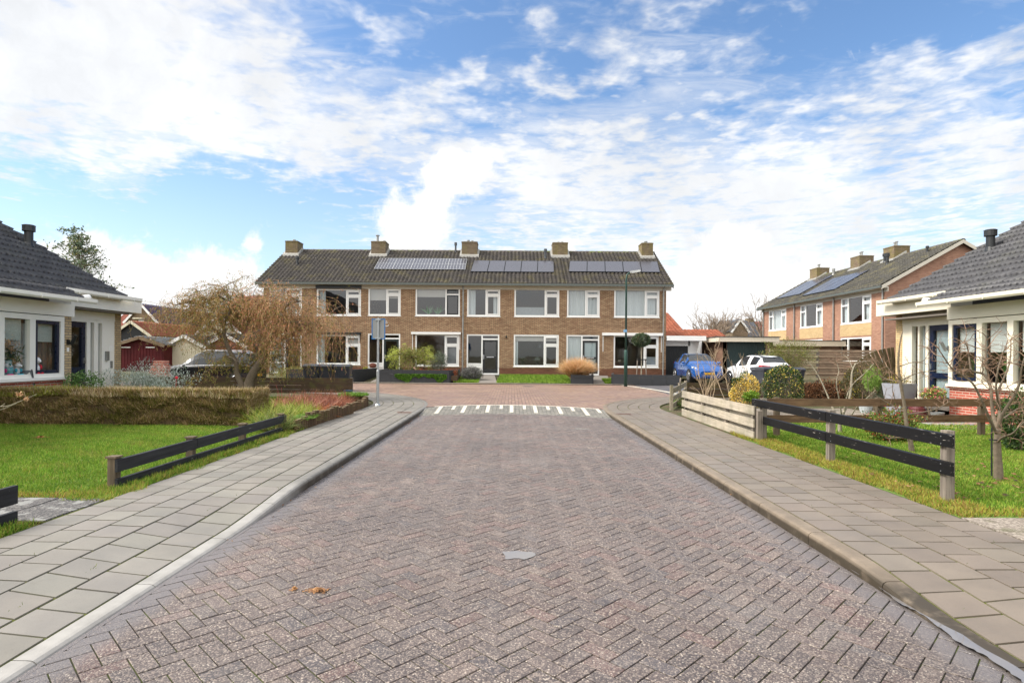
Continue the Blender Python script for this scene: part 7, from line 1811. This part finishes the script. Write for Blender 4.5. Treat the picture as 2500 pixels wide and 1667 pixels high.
# ================================================================== CARS
def paint(name, c, metal=.2, rough=.25):
    m, g, b = newmat(name); b.inputs['Base Color'].default_value = (*c, 1); b.inputs['Metallic'].default_value = metal; b.inputs['Roughness'].default_value = rough
    b.inputs['Coat Weight'].default_value = 1.0; b.inputs['Coat Roughness'].default_value = .04
    fl = g.noise(objc(g), 3, 3, .5); g.put(b, 'Roughness', g.mapr(fl, .3, .7, rough-.04, rough+.06)); return m
def car(label, loc, rz, pm, L=4.1, Wd=1.74, H=1.48, hood=1.0, belt=.90, nose=.62, kind='hatch', rails=False, front_detail=True, plate=None, group='parked cars'):
    """x forward. body lofted from stations; glass panes are the upper side faces and the screens"""
    root = thing('parked_car', label, 'car', loc, rz, group)
    hl = L/2; wz = Wd/2
    # stations: x, z bottom, shoulder (belt) z, top z, half width, top half width
    if kind == 'mpv': prof = [(hl, .30, .55, .60, .60, .50), (hl-.10, .22, .68, .74, .80, .68), (hl-.45, .20, .80, .87, .96, .80), (hl-1.0, .20, .92, 1.00, 1.0, .84), (hl-1.25, .20, .95, 1.10, 1.0, .80), (hl-1.9, .20, .98, H-.10, 1.0, .74), (hl-2.3, .20, 1.0, H-.01, 1.0, .73), (hl-3.1, .20, 1.02, H, 1.0, .73), (hl-3.8, .22, 1.04, H-.05, 1.0, .71), (-hl+.32, .24, 1.05, H-.12, .97, .69), (-hl+.10, .28, 1.02, 1.10, .92, .74), (-hl, .34, .80, .86, .84, .72)]
    else: prof = [(hl, .30, .50, .56, .58, .46), (hl-.08, .20, .64, .70, .78, .64), (hl-.35, .18, .74, .82, .93, .78), (hl-.85, .18, .84, .93, .99, .84), (hl-1.10, .18, .88, .99, 1.0, .82), (hl-1.70, .18, .92, H-.13, 1.0, .72), (hl-2.05, .18, .94, H-.02, 1.0, .69), (hl-2.7, .18, .97, H, 1.0, .68), (hl-3.3, .19, 1.0, H-.05, .99, .66), (-hl+.42, .22, 1.02, H-.14, .95, .63), (-hl+.10, .27, .98, 1.04, .89, .70), (-hl, .34, .74, .80, .82, .70)]
    A = np.array(prof); xs_ = np.linspace(0, len(A)-1, (len(A)-1)*4+1); 
    def cr(col):
        p_ = np.concatenate([[2*col[0]-col[1]], col, [2*col[-1]-col[-2]]]); out = []
        for t in xs_:
            i = min(int(t), len(col)-2); f_ = t-i; a, b_, c, d = p_[i:i+4]; out.append(.5*(2*b_+(c-a)*f_+(2*a-5*b_+4*c-d)*f_**2+(3*b_-a-3*c+d)*f_**3))
        return np.array(out)
    S_ = np.stack([A[np.minimum(xs_.astype(int), len(A)-1), 0]+(np.append(np.diff(A[:, 0]), 0)[np.minimum(xs_.astype(int), len(A)-1)])*(xs_-xs_.astype(int))]+[cr(A[:, k]) for k in range(1, 6)], 1)
    rings = []
    for x, zb, zs, zt, hw, tw in S_:
        hw, tw = hw*wz, min(tw, hw+.0)*wz; half = [(0, zb), (hw*.86, zb), (hw*.97, zb+.10), (hw, (zb+zs)/2), (hw*.985, zs-.07), (hw*.95, zs)]
        gx = zt-zs
        half += [(tw+(hw*.95-tw)*.52, zs+gx*.50), (tw, zs+gx*.90), (tw*.86, zs+gx*.985), (0, zt+.015)]
        ring = [(x, y, z) for y, z in half]+[(x, -y, z) for y, z in reversed(half[1:-1])]
        rings.append(ring)
    body, side, side2, scr = MB(), MB(), MB(), MB(); nR = len(rings[0]); V0 = len(rings)
    i_ws0, i_ws1 = 4*4, 6*4-1          # windscreen span
    i_rg0, i_rg1 = 9*4, 10*4-1
    pil = {18, 19, 27, 28, 35} if kind != 'mpv' else {18, 25, 33}
    for a in range(len(rings)-1):
        for b_ in range(nR):
            q = [rings[a][b_], rings[a][(b_+1) % nR], rings[a+1][(b_+1) % nR], rings[a+1][b_]]
            hb = b_ if b_ < nR/2 else nR-1-b_
            is_side = hb in (5, 6); is_top = hb in (7, 8)
            if is_side and 17 <= a < (36 if kind != 'mpv' else 38) and a not in pil: (side if b_ < nR/2 else side2).face(q)
            elif is_top and i_ws0+1 <= a <= i_ws1: scr.face(q)
            elif is_top and i_rg0 <= a <= i_rg1-1: scr.face(q)
            else: body.face(q)
    body.face(rings[0]); body.face(list(reversed(rings[-1])))
    bo = body.build('body', pm, root, smooth=True, world=False); side2.build('side_window', CARGLASS, root, smooth=True, world=False); sg = side.build('side_window', CARGLASS, root, smooth=True, world=False); sc = scr.build('windscreen', CARGLASS, root, smooth=True, world=False)
    for o in (bo,):
        pass
    mb = MB(); mb.box(-hl+.5, hl-1.2, -wz*.8, wz*.8, .3, .85); 
    for x in (.15, -.75): mb.box(x-.10, x+.10, -.6, -.15, .85, 1.2); mb.box(x-.10, x+.10, .15, .6, .85, 1.2)
    mb.build('seat', RUBBER, root, world=False)
    wr = .31; 
    for wx in (hl-.80, -hl+.72):
        for s_ in (-1, 1):
            mb = MB(); mb.cyl((wx, s_*(wz-.30), wr), (wx, s_*(wz+.012), wr), wr*1.13, n=26); ar = mb.build('wheel_arch', RUBBER, root, world=False)
            mb = MB(); mb.tube([(wx, s_*(wz-.18), wr), (wx, s_*(wz+.0), wr), (wx, s_*(wz+.022), wr)], [wr, wr, wr*.93], 24); wh = mb.build('wheel', RUBBER, root, world=False)
            mb = MB()
            for k in range(7):
                t = 2*math.pi*k/7; d = Vector((math.cos(t), 0, math.sin(t))); p_ = Vector((wx, s_*(wz+.026), wr)); mb.beam(p_+d*.03, p_+d*wr*.70, .045, .014, up=(0, 1, 0))
            R_ = [[(wx+r_*math.cos(t), s_*(wz+y), wr+r_*math.sin(t)) for t in np.linspace(0, 2*math.pi, 25)] for r_, y in ((wr*.66, .02), (wr*.72, .032), (wr*.76, .02))]; mb.grid(R_); mb.build('rim', ALLOY, wh, world=False)
    HL = plain('headlight_glass', lin(205, 212, 214), .1, .3); TL = plain('tail_light_red', lin(176, 20, 28), .2)
    for s_ in (-1, 1):
        mb = MB(); z0 = .58 if kind != 'mpv' else .62
        mb.hexa([(hl-.10, s_*wz*.46, z0), (hl-.16, s_*wz*.80, z0+.03), (hl-.40, s_*wz*.935, z0+.08), (hl-.30, s_*wz*.46, z0), (hl-.13, s_*wz*.50, z0+.12), (hl-.20, s_*wz*.80, z0+.17), (hl-.48, s_*wz*.925, z0+.23), (hl-.40, s_*wz*.5, z0+.15)]); mb.build('headlight', HL, root, world=False)
        mb = MB(); z0 = .90; mb.hexa([(-hl+.02, s_*wz*.40, z0), (-hl+.02, s_*wz*.40, z0), (-hl+.24, s_*wz*.93, z0+.0), (-hl+.06, s_*wz*.86, z0), (-hl+.04, s_*wz*.36, z0+.05), (-hl+.04, s_*wz*.36, z0+.05), (-hl+.28, s_*wz*.93, z0+.10), (-hl+.07, s_*wz*.84, z0+.09)]); mb.build('tail_light', TL, root, world=False)
        mb = MB(); x = hl-1.42; mb.ball((x, s_*(wz+.10), .98), .10, 10, sq=(.6, 1, .62)); mb.box(x-.02, x+.03, min(s_*wz*.9, s_*(wz+.08)), max(s_*wz*.9, s_*(wz+.08)), .93, .97); mb.build('mirror', pm if kind != 'white' else BLACKP, root, smooth=True, world=False)
        mb = MB()
        for x in (.25, -.75): mb.box(x-.09, x+.09, min(s_*(wz-.02), s_*(wz+.012)), max(s_*(wz-.02), s_*(wz+.012)), .83, .86)
        mb.build('door_handle', pm, root, world=False)
    mb = MB(); mb.hexa([(hl-.02, -wz*.42, .34), (hl-.02, wz*.42, .34), (hl-.25, wz*.42, .34), (hl-.25, -wz*.42, .34), (hl-.04, -wz*.48, .60), (hl-.04, wz*.48, .60), (hl-.3, wz*.48, .60), (hl-.3, -wz*.48, .60)])
    mb.box(hl-.22, hl-.03, -wz*.80, -wz*.62, .26, .36); mb.box(hl-.22, hl-.03, wz*.62, wz*.80, .26, .36)
    mb.build('grille', BLACKP, root, world=False)
    mb = MB(); mb.tube([(hl-.03, -wz*.48, .585), (hl-.01, -wz*.44, .36), (hl+.0, 0, .30), (hl-.01, wz*.44, .36), (hl-.03, wz*.48, .585)], .012, 6); mb.build('grille_trim', ALLOY, root, world=False)
    YP = plain('plate_yellow', lin(232, 176, 38), .5, var=.02)
    for s_, x, z in ((1, hl+.015, .44), (-1, -hl-.012, .55)):
        mb = MB(); mb.box(x-.012, x+.012, -.26, .26, z-.055, z+.055, 0); 
        mb.box(x+s_*.012, x+s_*.014, s_*.26-(.04 if s_ > 0 else 0), s_*.26+(0 if s_ > 0 else .04), z-.055, z+.055, 1)
        pl_ = mb.build('number_plate', [YP, BLU], root, world=False)
        cu = bpy.data.curves.new('plate_text', 'FONT'); cu.body = plate or 'GZ-188-P'; cu.size = .115; cu.align_x = 'CENTER'; cu.align_y = 'CENTER'; cu.extrude = .001
        t0 = bpy.data.objects.new('plate_text', cu); COL.objects.link(t0); bpy.context.view_layer.update(); me = bpy.data.meshes.new_from_object(t0.evaluated_get(bpy.context.evaluated_depsgraph_get())); bpy.data.objects.remove(t0); me.materials.clear(); me.materials.append(BLACKP); t = bpy.data.objects.new('plate_text', me); COL.objects.link(t); t.parent = pl_; t.location = (x+s_*.0135, 0, z); t.rotation_euler = (R(90), 0, R(90)*s_)
    if rails:
        for s_ in (-1, 1): mb = MB(); mb.tube([(hl-2.1, s_*wz*.66, H-.04), (hl-2.25, s_*wz*.66, H+.035), (-hl+.8, s_*wz*.66, H+.02), (-hl+.6, s_*wz*.65, H-.07)], .022, 7); mb.build('roof_rail', ALLOY, root, world=False)
        mb = MB(); [mb.tube([(x0_, s_*(wz*.955), z0_), (x1_, s_*(wz*.955), z1_)], .011, 5) for s_ in (-1, 1) for x0_, z0_, x1_, z1_ in ((hl-1.3, .955, hl-2.3, 1.0), (hl-2.3, 1.0, -hl+.4, 1.045))]; mb.build('window_trim', ALLOY, root, world=False)
    if kind == 'white':
        mb = MB(); mb.hexa([(-hl+.44, -wz*.60, H-.13), (-hl+.44, wz*.60, H-.13), (-hl+.75, wz*.60, H-.06), (-hl+.75, -wz*.60, H-.06), (-hl+.40, -wz*.60, H-.10), (-hl+.40, wz*.60, H-.10), (-hl+.75, wz*.60, H-.035), (-hl+.75, -wz*.60, H-.035)]); mb.build('spoiler', BLACKP, root, world=False)
        mb = MB(); mb.beam((-hl+.95, 0, H-.02), (-hl+.80, 0, H+.09), .02, .03); mb.build('aerial', BLACKP, root, world=False)
    return root
carz = .27
car('blue hatchback with yellow number plate parked facing the street by the black garage door', (10.05, 31.75, carz), R(-90), paint('car_blue', lin(8, 84, 160), .25, .28), L=4.06, Wd=1.70, H=1.47, plate='GG-188-P')
car('white hatchback seen from behind beside the green garage door', (12.75, 30.6, .18), R(90)+R(6), paint('car_white', lin(232, 234, 236), 0, .3), L=3.95, Wd=1.74, H=1.48, kind='white', plate='K-847-XB')
car('black people carrier with roof rails parked behind the weeping tree', (-14.25, 27.9, .02), R(180), paint('car_black', lin(20, 22, 26), .3, .22), L=4.5, Wd=1.80, H=1.66, kind='mpv', rails=True, plate='12-GJ-NB')

# ================================================================== THINGS BY THE BUNGALOWS
FABR = plain('grey_textilene', lin(112, 116, 122), .7, var=.06)
def chair(label, x, y, rz):
    root = thing('garden_chair', label, 'chair', (x, y, .1), rz, 'grey garden chairs by the left bungalow'); mb = MB()
    mb.hexa([(-.25, .02, .42), (.25, .02, .42), (.25, .05, .42), (-.25, .05, .42), (-.27, .30, 1.07), (.27, .30, 1.07), (.27, .325, 1.07), (-.27, .325, 1.07)]); mb.build('backrest', FABR, root, world=False)
    mb = MB(); mb.box(-.25, .25, -.45, .04, .41, .43); mb.build('seat', FABR, root, world=False)
    for s_ in (-1, 1):
        mb = MB(); mb.tube([(s_*.29, -.42, 0), (s_*.28, -.40, .62), (s_*.28, .12, .64), (s_*.27, .03, .42), (s_*.28, .33, 1.09)], .013, 6); mb.tube([(s_*.28, .05, .42), (s_*.29, .30, 0)], .013, 6); mb.build('frame', DARKPL, root, world=False)
    return root
cx, cy = X_(70, 13.7), 13.7
ch = chair('grey fabric garden chair in front of the left bungalow window', cx+.02, cy-.15, R(-162)); copy_tree(ch, (X_(2, 13.7), 13.6, .1), R(-170), 'grey garden chair cut off at the left edge of the picture')
# plush toys and flowers in the left window
def plush(label, u, s, colr):
    root = thing('plush_toy', label, 'toy', (-11.12, u, 1.05), 0, 'soft toys on the left window sill'); mb = MB()
    mb.ball((-11.12, u, 1.05+s*.42), s*.30, 10, 0, (.8, .9, 1.2)); mb.ball((-11.10, u, 1.05+s*.95), s*.24, 10, 0); mb.ball((-11.02, u, 1.05+s*.90), s*.10, 8, 0)
    for t in (-1, 1): mb.ball((-11.08, u+t*s*.26, 1.05+s*.5), s*.12, 8, 1, (1, 1, 1.6)); mb.ball((-11.03, u+t*s*.15, 1.05+s*.10), s*.14, 8, 2, (1.3, 1, .8)); mb.ball((-11.13, u+t*s*.18, 1.05+s*1.15), s*.09, 8, 3)
    mb.build('body', [plain('plush_white', lin(226, 228, 230), .9), plain('plush_c_%d' % int(u*100), colr, .9), plain('plush_d_%d' % int(u*100), colr, .9), plain('plush_brown', lin(150, 100, 70), .9)], root, smooth=True)
yw = lambda px: rowx(px, -1)
plush('larger white soft toy with red arms in the right hand pane of the window', yw(99), .36, lin(196, 40, 60)); plush('small soft toy with pink scarf beside the dried flowers', yw(29), .25, lin(224, 60, 130)); plush('small soft toy with turquoise scarf beside the mullion', yw(54), .25, lin(60, 170, 190))
P = np.array([-11.14, yw(33), 1.72])+rng.normal(size=(420, 3))*[.06, .12, .09]; P2 = np.array([-11.14, yw(36), 1.5])+rng.normal(size=(260, 3))*[.06, .13, .12]
root = thing('dried_bouquet', 'vase of dried hydrangeas with dark leaves on the left window sill', 'flowers', (-11.14, yw(33), 1.05)); leaves('blossom', P, .035, .03, rcols(420, [lin(222, 190, 156), lin(196, 158, 120)]), DRYM, root); leaves('leaves', P2, .16, .03, rcols(260, [lin(60, 84, 56), lin(84, 100, 70)]), LEAFM, root)
mb = MB(); mb.lathe((-11.14, yw(33), 1.03), [(.001, 0), (.09, 0), (.12, .15), (.08, .34), (.10, .38)], 14); mb.build('vase', plain('teal_vase', lin(84, 140, 146), .3), root)
# plants in the right bungalow window
for k, (px, h, lab) in enumerate(((2370, .55, 'leafy house plant behind the blue casement of the right bungalow'), (2447, .42, 'house plant in a pale pot in the middle pane of the right bungalow'))):
    u = rowx(px, 1); zz = 1.03; root = thing('house_plant', lab, 'plant', (11.2, u, zz)); n = 420; P = np.array([11.2, u, zz+.14+h*.5])+unit(rng.normal(size=(n, 3)))*rng.random((n, 1))*[.14, .17, h*.5]
    leaves('foliage', P, .10, .03, rcols(n, [lin(96, 140, 64), lin(70, 112, 50)]), LEAFM, root); mb = MB(); mb.lathe((11.2, u, zz), [(.001, 0), (.06, 0), (.09, .14), (.08, .14), (.001, .12)], 14); mb.build('pot', GREYPOT, root)
# things behind the terrace windows
def inwin(name, label, px, py, d=-.22): return ony(px, py, DF-d)
root_y = DF+.2
for px, py in ((994, 750), (1019, 750)):
    c_ = (X_(px*1.0+ (60 if False else 0), root_y), root_y, 0)
for px, lab in ((1046, 'left spiky grass plant in the upstairs window of the second house'), (1068, 'right spiky grass plant in the upstairs window of the second house')):
    x = X_(px, root_y); o = clump('window_plant', lab, 'plant', (x, root_y), 46, .62, (.06, .04), [lin(150, 190, 150), lin(120, 164, 118)], w=.022, bend=.8, z=ZF1+.12)
for px, lab in ((1278, 'dark potted plant at the left of the big ground floor window'), (1312, 'dark potted plant at the right of the big ground floor window')):
    x = X_(px, root_y); mb = MB(); mb.lathe((x, root_y, ZG1+.09), [(.001, 0), (.10, 0), (.16, .20), (.15, .20)], 14); po = tag(mb.build('window_pot', BLACKP), lab, 'pot'); 
    P = np.array([x, root_y, ZG1+.42])+rng.normal(size=(60, 3))*[.12, .05, .08]; leaves('leaves', P, .16, .03, rcols(60, [lin(60, 84, 50), lin(84, 104, 66)]), LEAFM, po)
x, y, z = ony(1319, 843, DF+.5); mb = MB(); mb.lathe((x, y, z-.14), [(.17, 0), (.13, .18), (.04, .36)], 14); mb.cyl((x, y, z+.2), (x, y, z+.6), .01, n=5); tag(mb.build('pendant_lamp', BLACKP), 'black pendant lampshade hanging inside the big ground floor window', 'lamp')
x, y, z = ony(1236, 822, DF-.03); mb = MB(); mb.box(x-.04, x+.04, y-.03, y+.03, z-.07, z+.05); mb.lathe((x, y-.06, z-.06), [(.04, 0), (.05, .08), (.01, .1)], 8); mb.build('wall_lamp', BLACKP, h3)
